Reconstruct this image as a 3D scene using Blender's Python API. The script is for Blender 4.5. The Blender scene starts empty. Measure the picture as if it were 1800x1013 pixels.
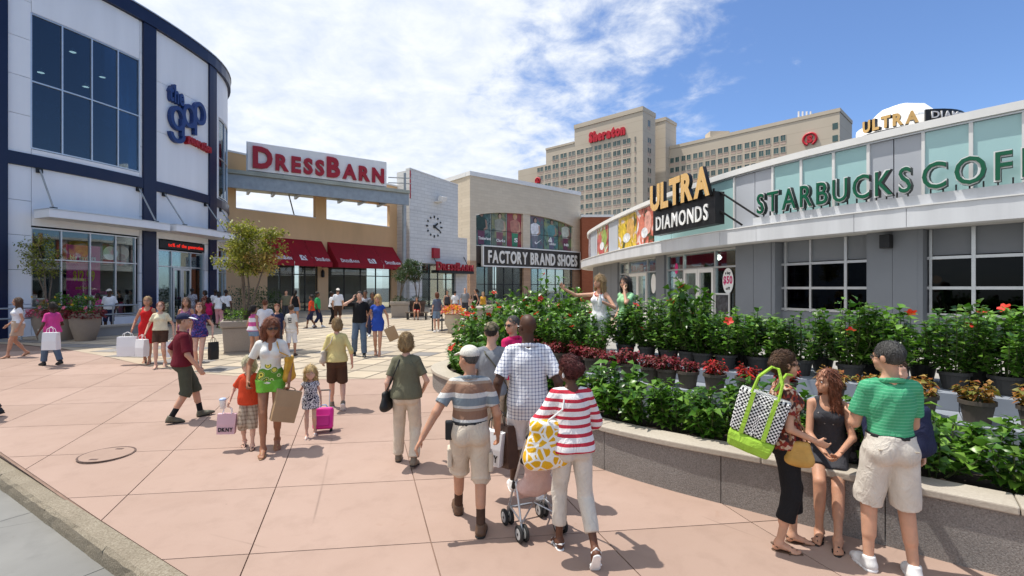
import bpy, math, random
import numpy as np
from mathutils import Vector, Matrix
random.seed(7); np.random.seed(7)
SC = bpy.context.scene
COL = SC.collection
R = math.radians
# ------------------------------------------------------------------ camera, sky, sun, exposure
FPX, CV, HC = 850.0, 506.5, 2.2          # focal length in photo pixels, horizon row, eye height
cam_d = bpy.data.cameras.new('camera'); cam = bpy.data.objects.new('camera', cam_d); COL.objects.link(cam)
cam.location = (0, 0, HC); cam.rotation_euler = (R(90), 0, 0)
cam_d.sensor_width = 36.0; cam_d.lens = 36.0 * FPX / 1800.0; cam_d.clip_start = 0.05; cam_d.clip_end = 4000
SC.camera = cam
SUN_EL, SUN_AZ = 68.0, -74.0              # elevation; azimuth clockwise from +Y
w = bpy.data.worlds.new('World'); SC.world = w; w.use_nodes = True
def build_sky():
    nt = w.node_tree; N = nt.nodes; L = nt.links; N.clear()
    out = N.new('ShaderNodeOutputWorld'); bg = N.new('ShaderNodeBackground'); bg.inputs['Strength'].default_value = 0.115
    sky = N.new('ShaderNodeTexSky'); sky.sky_type = 'NISHITA'; sky.sun_disc = False
    sky.sun_elevation = R(SUN_EL); sky.sun_rotation = R(SUN_AZ); sky.ozone_density = 3.0; sky.air_density = 0.9; sky.dust_density = 0.6
    tc = N.new('ShaderNodeTexCoord'); sep = N.new('ShaderNodeSeparateXYZ'); L.new(tc.outputs['Generated'], sep.inputs[0])
    def m(op, a, b=None, c=None):
        n = N.new('ShaderNodeMath'); n.operation = op
        for i, x in enumerate((a, b, c)):
            if x is None: continue
            if isinstance(x, (int, float)): n.inputs[i].default_value = x
            else: L.new(x, n.inputs[i])
        return n.outputs[0]
    zz = m('ADD', m('MAXIMUM', sep.outputs[2], 0.0), 0.22)
    px = m('DIVIDE', sep.outputs[0], zz); py = m('DIVIDE', sep.outputs[1], zz)
    cmb = N.new('ShaderNodeCombineXYZ'); L.new(px, cmb.inputs[0]); L.new(py, cmb.inputs[1])
    def noise(sc, det, rough, off):
        mp = N.new('ShaderNodeMapping'); L.new(cmb.outputs[0], mp.inputs[0]); mp.inputs['Location'].default_value = off
        n = N.new('ShaderNodeTexNoise'); n.inputs['Scale'].default_value = sc; n.inputs['Detail'].default_value = det
        n.inputs['Roughness'].default_value = rough; n.inputs['Distortion'].default_value = 0.25
        L.new(mp.outputs[0], n.inputs['Vector']); return n.outputs[0]
    n1 = noise(0.9, 9, 0.62, (3.1, 0.4, 0)); n2 = noise(6.5, 8, 0.62, (1.7, 5.2, 2))
    # a cloud bank over the left of the view thins out into open blue on the right
    bank = m('SUBTRACT', 0.34, m('MULTIPLY', m('SUBTRACT', sep.outputs[0], m('MULTIPLY', sep.outputs[2], 0.35)), 0.85))
    tot = m('ADD', m('ADD', m('MULTIPLY', n1, 0.75), m('MULTIPLY', n2, 0.62)), m('SUBTRACT', bank, 0.705))
    mr = N.new('ShaderNodeMapRange'); mr.interpolation_type = 'SMOOTHSTEP'; mr.clamp = True
    L.new(tot, mr.inputs[0]); mr.inputs[1].default_value = 0.12; mr.inputs[2].default_value = 0.42
    low = N.new('ShaderNodeMapRange'); low.clamp = True; L.new(sep.outputs[2], low.inputs[0]); low.inputs[1].default_value = -0.02; low.inputs[2].default_value = 0.05
    fac = m('MULTIPLY', m('MULTIPLY', mr.outputs[0], low.outputs[0]), 0.93)
    mr2 = N.new('ShaderNodeMapRange'); L.new(n2, mr2.inputs[0]); mr2.inputs[1].default_value = 0.3; mr2.inputs[2].default_value = 0.7
    cc = N.new('ShaderNodeMix'); cc.data_type = 'RGBA'; L.new(mr2.outputs[0], cc.inputs[0])
    cc.inputs[6].default_value = (4.7, 5.2, 6.0, 1); cc.inputs[7].default_value = (6.7, 6.85, 7.0, 1)
    mix = N.new('ShaderNodeMix'); mix.data_type = 'RGBA'
    L.new(fac, mix.inputs[0]); tint = N.new('ShaderNodeMix'); tint.data_type = 'RGBA'; tint.blend_type = 'MULTIPLY'; tint.inputs[0].default_value = 1; tint.inputs[7].default_value = (.90, 1.02, 1.2, 1)
    L.new(sky.outputs[0], tint.inputs[6]); L.new(tint.outputs[2], mix.inputs[6]); L.new(cc.outputs[2], mix.inputs[7])
    L.new(mix.outputs[2], bg.inputs['Color']); L.new(bg.outputs[0], out.inputs[0])
build_sky()
sun_d = bpy.data.lights.new('sun', 'SUN'); sun_d.energy = 3.35; sun_d.angle = R(0.53); sun_d.color = (1.0, 0.955, 0.88)
sun = bpy.data.objects.new('sun', sun_d); COL.objects.link(sun)
_sd = Vector((math.sin(R(SUN_AZ)) * math.cos(R(SUN_EL)), math.cos(R(SUN_AZ)) * math.cos(R(SUN_EL)), math.sin(R(SUN_EL))))
sun.rotation_euler = _sd.to_track_quat('Z', 'Y').to_euler(); sun.location = _sd * 60
SC.view_settings.view_transform = 'Standard'; SC.view_settings.look = 'None'; SC.view_settings.gamma = 1.0
SC.view_settings.exposure = 0.5; SC.view_settings.use_curve_mapping = False
SC.render.engine = 'CYCLES'; SC.cycles.use_denoising = True; SC.cycles.max_bounces = 6
SC.cycles.transparent_max_bounces = 12; SC.cycles.caustics_reflective = False; SC.cycles.caustics_refractive = False
# ------------------------------------------------------------------ ground profile and measuring
def g(y):
    pts = ((-60, 0), (4.5, 0), (13, .30), (22, .43), (36, .5), (5000, .5))
    for (a, za), (b, zb) in zip(pts, pts[1:]):
        if y <= b: return za + (zb - za) * max(0, (y - a)) / (b - a)
    return .5
def P(u, v, y): return Vector(((u - 900) / FPX * y, y, HC - (v - CV) / FPX * y))
def PX(u, y): return (u - 900) / FPX * y
def ZV(v, y): return HC - (v - CV) / FPX * y
def GY(v):                                # depth of a ground point seen on row v
    y = 8.0
    for _ in range(40): y = FPX * (HC - g(y)) / (v - CV)
    return y
def GP(u, v): y = GY(v); return (PX(u, y), y)
# ------------------------------------------------------------------ materials
MATS = {}
class NT:
    def __init__(s, name):
        s.mat = bpy.data.materials.new(name); s.mat.use_nodes = True
        s.t = s.mat.node_tree; s.N = s.t.nodes; s.L = s.t.links
        s.b = s.N['Principled BSDF']; s.out = s.N['Material Output']
    def n(s, typ, **kw):
        x = s.N.new(typ)
        for k, v in kw.items(): setattr(x, k, v)
        return x
    def put(s, inp, v):
        if hasattr(v, 'links'): s.L.new(v, inp)
        elif v is not None:
            if isinstance(v, (tuple, list)) and len(v) == 3 and inp.type == 'RGBA': v = (*v, 1)
            inp.default_value = v
    def m(s, op, a, b=None, c=None, clamp=False):
        x = s.n('ShaderNodeMath', operation=op); x.use_clamp = clamp
        for i, q in enumerate((a, b, c)):
            if q is not None: s.put(x.inputs[i], q)
        return x.outputs[0]
    def mix(s, f, a, b, blend='MIX'):
        x = s.n('ShaderNodeMix', data_type='RGBA', blend_type=blend)
        s.put(x.inputs[0], f); s.put(x.inputs[6], a); s.put(x.inputs[7], b); return x.outputs[2]
    def obj(s): return s.n('ShaderNodeTexCoord').outputs['Object']
    def pos(s): return s.n('ShaderNodeNewGeometry').outputs['Position']
    def island(s): return s.n('ShaderNodeNewGeometry').outputs['Random Per Island']
    def orand(s): return s.n('ShaderNodeObjectInfo').outputs['Random']
    def map(s, v, scale=(1, 1, 1), rot=(0, 0, 0), loc=(0, 0, 0)):
        x = s.n('ShaderNodeMapping'); s.L.new(v, x.inputs[0])
        x.inputs['Scale'].default_value = scale; x.inputs['Rotation'].default_value = rot; x.inputs['Location'].default_value = loc
        return x.outputs[0]
    def noise(s, v, scale, det=4, rough=.55, dist=0):
        x = s.n('ShaderNodeTexNoise'); s.L.new(v, x.inputs['Vector']); x.inputs['Scale'].default_value = scale
        x.inputs['Detail'].default_value = det; x.inputs['Roughness'].default_value = rough; x.inputs['Distortion'].default_value = dist
        return x.outputs[0]
    def voro(s, v, scale, feature='F1', out='Distance'):
        x = s.n('ShaderNodeTexVoronoi', feature=feature); s.L.new(v, x.inputs['Vector']); x.inputs['Scale'].default_value = scale
        return x.outputs[out]
    def sep(s, v): x = s.n('ShaderNodeSeparateXYZ'); s.L.new(v, x.inputs[0]); return x.outputs
    def rng(s, v, a, b, c=0., d=1., smooth=False):
        x = s.n('ShaderNodeMapRange'); x.interpolation_type = 'SMOOTHSTEP' if smooth else 'LINEAR'
        s.put(x.inputs[0], v)
        for i, q in enumerate((a, b, c, d)): x.inputs[i + 1].default_value = q
        return x.outputs[0]
    def ramp(s, f, stops, const=False):
        x = s.n('ShaderNodeValToRGB'); e = x.color_ramp; e.interpolation = 'CONSTANT' if const else 'LINEAR'
        s.put(x.inputs[0], f)
        while len(e.elements) < len(stops): e.elements.new(.5)
        for el, (p, c) in zip(e.elements, stops): el.position = p; el.color = (*c, 1)
        return x.outputs[0]
    def bump(s, h, strength=.3, dist=.01):
        x = s.n('ShaderNodeBump'); s.L.new(h, x.inputs['Height']); x.inputs['Strength'].default_value = strength
        x.inputs['Distance'].default_value = dist; s.L.new(x.outputs[0], s.b.inputs['Normal'])
    def fin(s, col=None, rough=None, metal=None, spec=None):
        if col is not None: s.put(s.b.inputs['Base Color'], col)
        if rough is not None: s.put(s.b.inputs['Roughness'], rough)
        if metal is not None: s.put(s.b.inputs['Metallic'], metal)
        if spec is not None: s.put(s.b.inputs['Specular IOR Level'], spec)
        MATS[s.mat.name] = s.mat; return s.mat
def sc3(c, k): return tuple(min(1, x * k) for x in c)
def mat(name, col, rough=.6, var=.12, scale=3., bump=0., bscale=60., metal=0., spec=.4, world=False, streak=None, objvar=0.):
    if name in MATS: return MATS[name]
    t = NT(name); v = t.pos() if world else t.obj()
    n = t.noise(t.map(v, streak) if streak else v, scale, 5, .6)
    c = t.mix(t.rng(n, .3, .7), sc3(col, 1 - var), sc3(col, 1 + var))
    if objvar: c = t.mix(1.0, c, t.mix(t.orand(), (1 - objvar,) * 3, (1 + objvar,) * 3), 'MULTIPLY')
    if bump: t.bump(t.noise(v, bscale, 4, .6), bump, .01)
    r = t.m('ADD', t.m('MULTIPLY', t.m('SUBTRACT', n, .5), .2), rough)
    return t.fin(c, r, metal, spec)
def glass_mat(name, tint, refl=.5, rough=.02, base=.04):
    # shop glass: a see-through tint plus a mirror coat that grows toward grazing angles
    if name in MATS: return MATS[name]
    t = NT(name); t.N.remove(t.b)
    tr = t.n('ShaderNodeBsdfTransparent'); tr.inputs[0].default_value = (*tint, 1)
    gl = t.n('ShaderNodeBsdfGlossy'); gl.inputs['Roughness'].default_value = rough; gl.inputs[0].default_value = (.92, .97, 1, 1)
    lw = t.n('ShaderNodeLayerWeight'); lw.inputs[0].default_value = .35
    f = t.rng(lw.outputs['Fresnel'], 0, 1, base, refl)
    mx = t.n('ShaderNodeMixShader'); t.L.new(f, mx.inputs[0]); t.L.new(tr.outputs[0], mx.inputs[1]); t.L.new(gl.outputs[0], mx.inputs[2])
    t.L.new(mx.outputs[0], t.out.inputs[0]); MATS[name] = t.mat; return t.mat
def emit_mat(name, col, st):
    if name in MATS: return MATS[name]
    t = NT(name); t.put(t.b.inputs['Emission Color'], col); t.b.inputs['Emission Strength'].default_value = st
    return t.fin(col, .5)
# ------------------------------------------------------------------ mesh building
class MB:
    def __init__(s): s.v = []; s.f = []; s.m = []
    def add(s, vs, fs, m=0):
        o = len(s.v); s.v += [tuple(x) for x in vs]; s.f += [tuple(i + o for i in f) for f in fs]; s.m += [m] * len(fs); return s
    def box(s, x0, x1, y0, y1, z0, z1, m=0, M=None):
        vs = [Vector((x, y, z)) for z in (z0, z1) for y in (y0, y1) for x in (x0, x1)]
        if M is not None: vs = [M @ v for v in vs]
        return s.add(vs, [(0, 2, 3, 1), (4, 5, 7, 6), (0, 1, 5, 4), (1, 3, 7, 5), (3, 2, 6, 7), (2, 0, 4, 6)], m)
    def prism(s, poly, z0, z1, m=0, top=None):
        n = len(poly); f0 = (lambda p: z0) if not callable(z0) else z0; f1 = (lambda p: z1) if not callable(z1) else z1
        vs = [(p[0], p[1], f0(p)) for p in poly] + [(p[0], p[1], f1(p)) for p in poly]
        fs = [tuple(range(n - 1, -1, -1)), tuple(range(n, 2 * n))] + [(i, (i + 1) % n, n + (i + 1) % n, n + i) for i in range(n)]
        return s.add(vs, fs, m)
    def tube(s, pts, rad, n=8, m=0, caps=True):
        pts = [Vector(p) for p in pts]; k = len(pts)
        if not isinstance(rad, (list, tuple)): rad = [rad] * k
        vs = []; fs = []; up = None
        for i, p in enumerate(pts):
            d = (pts[min(i + 1, k - 1)] - pts[max(i - 1, 0)])
            d = d.normalized() if d.length > 1e-9 else Vector((0, 0, 1))
            if up is None: up = Vector((0, 0, 1)) if abs(d.z) < .9 else Vector((1, 0, 0))
            a = d.cross(up).normalized(); b = a.cross(d).normalized(); up = b
            for j in range(n):
                t = 2 * math.pi * j / n; vs.append(p + (a * math.cos(t) + b * math.sin(t)) * rad[i])
        for i in range(k - 1):
            for j in range(n):
                fs.append((i * n + j, i * n + (j + 1) % n, (i + 1) * n + (j + 1) % n, (i + 1) * n + j))
        if caps: fs += [tuple(range(n - 1, -1, -1)), tuple(range((k - 1) * n, k * n))]
        return s.add(vs, fs, m)
    def lathe(s, prof, n=24, c=(0, 0, 0), m=0, sx=1., sy=1.):
        vs = []; fs = []; k = len(prof)
        for r, z in prof:
            for j in range(n):
                t = 2 * math.pi * j / n; vs.append((c[0] + r * sx * math.cos(t), c[1] + r * sy * math.sin(t), c[2] + z))
        for i in range(k - 1):
            for j in range(n): fs.append((i * n + j, i * n + (j + 1) % n, (i + 1) * n + (j + 1) % n, (i + 1) * n + j))
        fs += [tuple(range(n - 1, -1, -1)), tuple(range((k - 1) * n, k * n))]
        return s.add(vs, fs, m)
    def quad(s, a, b, c, d, m=0): return s.add([a, b, c, d], [(0, 1, 2, 3)], m)
    def mesh(s, name, mats, smooth=False):
        me = bpy.data.meshes.new(name); me.from_pydata([tuple(v) for v in s.v], [], s.f)
        for x in (mats if isinstance(mats, (list, tuple)) else [mats]): me.materials.append(x)
        if any(s.m): me.polygons.foreach_set('material_index', s.m)
        if smooth: me.polygons.foreach_set('use_smooth', [True] * len(s.f))
        me.update(); return me
    def build(s, name, mats, parent=None, smooth=False, loc=None, rz=0, **tags):
        return link(name, s.mesh(name, mats, smooth), parent, loc, rz, **tags)
def link(name, me, parent=None, loc=None, rz=0, label=None, cat=None, group=None, kind=None, M=None):
    o = bpy.data.objects.new(name, me); COL.objects.link(o)
    if parent is not None: o.parent = parent
    if loc is not None: o.location = loc
    if rz: o.rotation_euler = (0, 0, rz)
    if M is not None: o.matrix_basis = M
    if label: o['label'] = label
    if cat: o['category'] = cat
    if group: o['group'] = group
    if kind: o['kind'] = kind
    return o
def thing(name, label, cat, loc=(0, 0, 0), rz=0, group=None): return link(name, None, None, loc, rz, label, cat, group)
def bevel(o, wd=.01, seg=2):
    b = o.modifiers.new('bevel', 'BEVEL'); b.width = wd; b.segments = seg; b.limit_method = 'ANGLE'; b.angle_limit = R(40); return o
class Path:
    """plan curve of a facade, left to right as seen; outward side is the right-hand normal"""
    def __init__(s, pts, step=.25):
        out = []
        for a, b in zip(pts, pts[1:]):
            a = Vector(a); b = Vector(b); n = max(1, int((b - a).length / step))
            out += [a.lerp(b, i / n) for i in range(n)]
        out.append(Vector(pts[-1])); s.p = out; s.s = [0.]
        for a, b in zip(out, out[1:]): s.s.append(s.s[-1] + (b - a).length)
        s.L = s.s[-1]
    def at(s, q):
        import bisect
        i = min(max(bisect.bisect_right(s.s, q) - 1, 0), len(s.p) - 2)
        t = (q - s.s[i]) / (s.s[i + 1] - s.s[i]); p = s.p[i].lerp(s.p[i + 1], t)
        j0 = max(i - 1, 0); j1 = min(i + 2, len(s.p) - 1); d = (s.p[j1] - s.p[j0]).normalized()
        return p, d, Vector((d.y, -d.x))
    def pt(s, q, off, z): p, d, n = s.at(q); return Vector((p.x + n.x * off, p.y + n.y * off, z))
    def hit(s, u, off=0.):
        k = (u - 900) / FPX; best = None; prev = None; qs = np.linspace(-1.5, s.L + 1.5, 500)
        for q in qs:
            w_ = s.pt(q, off, 0); e = w_.x - k * w_.y
            if prev is not None and prev[1] * e <= 0 and w_.y > 0:
                t = prev[1] / (prev[1] - e) if prev[1] != e else 0; r = prev[0] + (q - prev[0]) * t
                y = s.pt(r, off, 0).y
                if best is None or y < best[1]: best = (r, y)
            prev = (q, e)
        if best is None:
            q = min(qs, key=lambda q: abs(s.pt(q, off, 0).x / s.pt(q, off, 0).y - k) if s.pt(q, off, 0).y > 1 else 9); best = (float(q), s.pt(q, off, 0).y)
        return best
    def sz(s, u, v, off=0.): q, y = s.hit(u, off); return q, ZV(v, y)
    def frame(s, q, off, z):
        p, d, n = s.at(q)
        return Matrix(((d.x, -n.x, 0, p.x + n.x * off), (d.y, -n.y, 0, p.y + n.y * off), (0, 0, 1, z), (0, 0, 0, 1)))
def pbox(mb, path, s0, s1, o0, o1, z0, z1, m=0, step=.7):
    """a box that follows the facade: s along, o outward, z up (z may be a function of s)"""
    n = max(1, int(math.ceil(abs(s1 - s0) / step))); vs = []; fs = []
    Z0 = z0 if callable(z0) else (lambda q: z0); Z1 = z1 if callable(z1) else (lambda q: z1)
    for i in range(n + 1):
        q = s0 + (s1 - s0) * i / n
        vs += [path.pt(q, o0, Z0(q)), path.pt(q, o1, Z0(q)), path.pt(q, o1, Z1(q)), path.pt(q, o0, Z1(q))]
    for i in range(n):
        a = 4 * i; b = a + 4
        for j in range(4): k = (j + 1) % 4; fs.append((a + j, b + j, b + k, a + k))
    fs += [(0, 1, 2, 3), (4 * n + 3, 4 * n + 2, 4 * n + 1, 4 * n)]
    return mb.add(vs, fs, m)
def PB(name, mats, parent, path, *a, step=.7, **k): return pbox(MB(), path, *a, step=step).build(name, mats, parent, **k)
def spline(pts, n=8):
    pts = [Vector(p) for p in pts]; out = []; q = [2 * pts[0] - pts[1]] + pts + [2 * pts[-1] - pts[-2]]
    for i in range(1, len(q) - 2):
        a, b, c, d = q[i - 1:i + 3]
        for j in range(n):
            t = j / n; out.append(.5 * ((2 * b) + (c - a) * t + (2 * a - 5 * b + 4 * c - d) * t * t + (3 * b - a - 3 * c + d) * t ** 3))
    out.append(pts[-1]); return out
# ------------------------------------------------------------------ lettering (built-in font, glyphs turned into meshes once)
GLYPH = {}
KEYS = {'sign': (.012, .05), 'bold': (.03, .05), 'fat': (.045, .07), 'fatx': (.07, .1), 'ultra': (.05, .09), 'outl': (.04, .07), 'green': (.004, .07)}
def glyphs(chars, key):
    tmp = []; offset, extrude = KEYS[key]; bev = 0.
    for ch in dict.fromkeys(chars):
        if ch == ' ' or (key, ch) in GLYPH: continue
        cu = bpy.data.curves.new('glyph', 'FONT'); cu.body = ch; cu.size = 1; cu.offset = offset; cu.extrude = extrude
        cu.bevel_depth = bev; cu.resolution_u = 3; o = bpy.data.objects.new('glyph', cu); COL.objects.link(o); tmp.append((ch, o))
    bpy.context.view_layer.update(); dg = bpy.context.evaluated_depsgraph_get()
    for ch, o in tmp:
        me = bpy.data.meshes.new_from_object(o.evaluated_get(dg)); n = len(me.vertices)
        co = np.empty(n * 3); me.vertices.foreach_get('co', co); co = co.reshape(-1, 3)
        lo = co.min(0); hi = co.max(0); co[:, 0] -= lo[0]
        c2 = np.stack([co[:, 0], -co[:, 2], co[:, 1]], 1)      # stand the glyph up: x along, -y outward, z up
        me.vertices.foreach_set('co', c2.ravel()); me.update(); me.name = 'letter'
        GLYPH[key, ch] = (me, hi[0] - lo[0], lo[1], hi[1])
    for ch, o in tmp:
        cu = o.data; bpy.data.objects.remove(o); bpy.data.curves.remove(cu)
GM = {}
def gmesh(key, ch, mts):
    k = (key, ch, tuple(m.name for m in mts))
    if k not in GM:
        me = GLYPH[key, ch][0].copy(); me.materials.clear()
        for m in mts: me.materials.append(m)
        if len(mts) > 1:   # face colour in front, return colour on the sides
            for p in me.polygons: p.material_index = 0 if p.normal.y < -.9 else 1
        GM[k] = me
    return GM[k]
def text_line(parent, txt, key, mts, frame_fn, width, cap, gap=.08, depth=1., sizes=None, name='letter', lift=None):
    """lay txt over `width` metres; frame_fn(x) gives the matrix at x; cap = capital height in metres"""
    if any(c != ' ' and (key, c) not in GLYPH for c in txt): glyphs(txt, key)
    sizes = sizes or [1.] * len(txt); k = cap / .72; adv = []; tot = 0
    for ch, sz in zip(txt, sizes):
        a = .32 if ch == ' ' else GLYPH[key, ch][1] * sz + gap; adv.append(a); tot += a
    tot -= gap; sx = width / tot; x = 0; res = []
    for i, (ch, a, sz) in enumerate(zip(txt, adv, sizes)):
        if ch != ' ':
            M = frame_fn(x * sx) @ Matrix.Diagonal((sx * sz, depth, k * sz, 1))
            if lift: M = Matrix.Translation((0, 0, lift(i))) @ M
            res.append(link(name, gmesh(key, ch, mts), parent, M=M))
        x += a
    return res
def flat_text(parent, txt, key, m, M, width, cap, gap=.08, name='lettering'):
    return text_line(parent, txt, key, [m], lambda x: M @ Matrix.Translation((x, 0, 0)), width, cap, gap, .12, name=name)
def np_mesh(name, V, F, mats, mi=None, smooth=True):
    me = bpy.data.meshes.new(name); V = np.asarray(V, np.float32); F = np.asarray(F, np.int32); k = F.shape[1]
    me.vertices.add(len(V)); me.vertices.foreach_set('co', V.ravel()); me.loops.add(F.size); me.loops.foreach_set('vertex_index', F.ravel())
    me.polygons.add(len(F)); me.polygons.foreach_set('loop_start', np.arange(0, F.size, k, dtype=np.int32))
    if smooth: me.polygons.foreach_set('use_smooth', np.ones(len(F), bool))
    for m in (mats if isinstance(mats, (list, tuple)) else [mats]): me.materials.append(m)
    if mi is not None: me.polygons.foreach_set('material_index', np.asarray(mi, np.int32))
    me.update(calc_edges=True); return me
# ------------------------------------------------------------------ shared materials
M_white = mat('white_panel', (.86, .86, .87), .45, .05, .5, .05, 8, objvar=.025, streak=(2.5, 2.5, .25))
M_navy = mat('navy_metal', (.007, .013, .05), .35, .1, 2)
M_alu = mat('aluminium', (.62, .63, .64), .35, .06, 6, metal=.6)
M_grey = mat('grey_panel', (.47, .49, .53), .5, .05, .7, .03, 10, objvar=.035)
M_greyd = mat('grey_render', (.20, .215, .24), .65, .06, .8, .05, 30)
M_fascia = mat('fascia_metal', (.62, .63, .65), .5, .11, .6, .04, 6, streak=(3, 3, .25), objvar=.04)
M_trim = mat('white_trim', (.78, .77, .75), .5, .05, 1)
M_teal = mat('teal_glass_panel', (.40, .62, .615), .12, .05, .6, spec=.6)
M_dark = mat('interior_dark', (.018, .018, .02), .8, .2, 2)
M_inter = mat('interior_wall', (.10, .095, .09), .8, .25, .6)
M_black = mat('black_metal', (.012, .012, .013), .4, .1, 4)
M_glass = glass_mat('shop_glass', (.84, .90, .89), .7)
M_glassb = glass_mat('tinted_glass', (.30, .42, .52), .85)
M_glassd = glass_mat('dark_glass', (.07, .07, .08), .10, .02, .008)
M_lamp = emit_mat('lamp_glow', (1, .85, .62), 2.2)
M_red = mat('sign_red', (.36, .012, .022), .4, .1, 3)
M_awn = mat('awning_red', (.34, .008, .02), .75, .12, 2, .2, 120)
M_wht = mat('print_white', (.85, .85, .84), .5, .02, 3)
M_gold = mat('sign_gold', (.72, .45, .16), .4, .1, 2)
M_green = mat('sign_green', (.0, .10, .045), .4, .08, 2)
M_steel = mat('galvanised', (.33, .35, .36), .45, .15, 3, .05, 20, metal=.35)
for _k, _c in (('sign', 'tohfegnriaDIMONSdbwlyvs% 0123456789.'), ('bold', 'abcdefghijklmnopqrstuvwyTCSNBDREAFOYH$.0123456789'), ('fat', 'thegnraioDRESBAN'), ('fatx', 'Sheraton'), ('ultra', 'ULTRA'), ('outl', 'STARBUCKOFE'), ('green', 'STARBUCKOFE')): glyphs(_c, _k)
# ------------------------------------------------------------------ ground, road, kerb
def asphalt_mat():
    t = NT('asphalt'); v = t.pos(); n = t.noise(v, 90, 3, .7); n2 = t.noise(v, .8, 4)
    c = t.mix(n, (.03, .03, .032), (.085, .083, .08)); c = t.mix(t.rng(n2, .35, .7), c, (.05, .05, .05))
    t.bump(n, .5, .01); return t.fin(c, .9)
def concrete_mat(name, c0, c1, wscale=1.):
    t = NT(name); v = t.pos()
    big = t.noise(v, .55 * wscale, 5, .6, .4); mid = t.noise(v, 3.2 * wscale, 6, .65, .3); fine = t.noise(v, 160, 2, .6)
    c = t.mix(t.rng(big, .3, .72), c0, c1)
    c = t.mix(t.m('MULTIPLY', t.rng(mid, .5, .75), .55), c, sc3(c0, .86)); c = t.mix(t.m('MULTIPLY', t.rng(fine, .45, .8), .35), c, sc3(c1, 1.12))
    stain = t.rng(t.noise(v, 1.3, 5, .7, 1.2), .62, .72, smooth=True)
    c = t.mix(t.m('MULTIPLY', stain, .26), c, (c0[0] * .78, c0[1] * .66, c0[2] * .56))
    spots = t.rng(t.voro(v, 2.6), .0, .035, 1, 0); c = t.mix(t.m('MULTIPLY', spots, .6), c, sc3(c0, .36)); gum = t.rng(t.voro(t.map(v, loc=(3.3, 1.1, 0)), 7.5), .0, .03, 1, 0); c = t.mix(t.m('MULTIPLY', t.m('MULTIPLY', gum, t.rng(t.noise(v, .9, 2), .5, .6)), .55), c, sc3(c0, .45))
    crk = t.rng(t.voro(t.map(v, loc=(.4, .2, 0)), .35, 'DISTANCE_TO_EDGE'), .0, .004, 1, 0); c = t.mix(t.m('MULTIPLY', t.m('MULTIPLY', crk, t.rng(t.noise(v, .5, 2), .52, .58)), .5), c, sc3(c0, .4))
    c = t.mix(1.0, c, t.mix(t.orand(), (.93, .925, .92), (1.05, 1.05, 1.06)), 'MULTIPLY')
    t.bump(t.m('ADD', t.m('MULTIPLY', fine, .5), mid), .12, .01); return t.fin(c, .82, spec=.25)
M_asph = asphalt_mat()
M_slab = concrete_mat('pink_concrete', (.35, .242, .189), (.41, .293, .237))
M_gut = concrete_mat('gutter_concrete', (.175, .172, .16), (.25, .245, .228))
M_mort = mat('joint_sand', (.25, .165, .125), .9, .2, 4, world=True)
def stone_mat(name, c0, c1, sc=60, bump=.5):
    t = NT(name); v = t.pos(); n = t.noise(v, sc, 3, .7); b = t.noise(v, 2.0, 4)
    c = t.mix(t.rng(n, .3, .7), c0, c1); c = t.mix(t.m('MULTIPLY', t.rng(b, .4, .75), .4), c, sc3(c0, .8))
    t.bump(n, bump, .012); return t.fin(c, .85, spec=.25)
M_gran = stone_mat('granite_kerb', (.17, .135, .09), (.40, .35, .27), 70, .8)
M_cap = stone_mat('limestone_cap', (.41, .36, .295), (.50, .45, .375), 40, .3)
M_agg = stone_mat('exposed_aggregate', (.16, .145, .135), (.37, .345, .32), 85, .9)
M_cast = stone_mat('cast_stone', (.34, .29, .235), (.42, .36, .30), 50, .2)
def sheet(xs, ys, zf):
    mb = MB(); nx = len(xs); vs = [(x, y, zf(x, y)) for y in ys for x in xs]
    mb.add(vs, [(j * nx + i, j * nx + i + 1, (j + 1) * nx + i + 1, (j + 1) * nx + i) for j in range(len(ys) - 1) for i in range(nx - 1)]); return mb
KA = Vector((-6.65, 6.28)); KD = Vector((.849, -.5284)).normalized(); KN = Vector((KD.y, -KD.x)); KN = KN if KN.y < 0 else -KN
def kside(p): return (Vector(p) - KA).dot(KN)               # > 0 towards the road
sheet([-1500, -60, -30, -7, 0, 40, 1500], [36, 200, 3000], lambda x, y: .46).build('ground', M_asph, kind='structure')
sub = MB()
for y0, y1 in ((-14, 4.5), (4.5, 13), (13, 22), (22, 36)):
    def edge(y): return KA.x + KD.x * ((y - KA.y) / KD.y) - .02
    sub.quad((max(edge(y0), -60), y0, g(y0) - .014), (60, y0, g(y0) - .014), (60, y1, g(y1) - .014), (max(edge(y1), -60), y1, g(y1) - .014))
sub.build('joint_bed', M_mort, kind='structure')
def kp(t, o): q = KA + KD * t + KN * o; return (q.x, q.y)
road = MB(); road.quad((*kp(-60, 1.45), -.165), (*kp(-60, 60), -.165), (*kp(60, 60), -.165), (*kp(60, 1.45), -.165)); road.build('road', M_asph, kind='structure')
gt = link('gutter', None, kind='structure')
for i in range(-9, 10):
    a, b = i * 1.9 + .12, i * 1.9 + 1.89 + .12
    MB().prism([kp(a, .18), kp(b, .18), kp(b, 1.45), kp(a, 1.45)][::-1], -.3, -.15).build('gutter_slab', M_gut, gt)
kb = link('kerb', None, kind='structure')
random.seed(3); t0 = -24.
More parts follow.
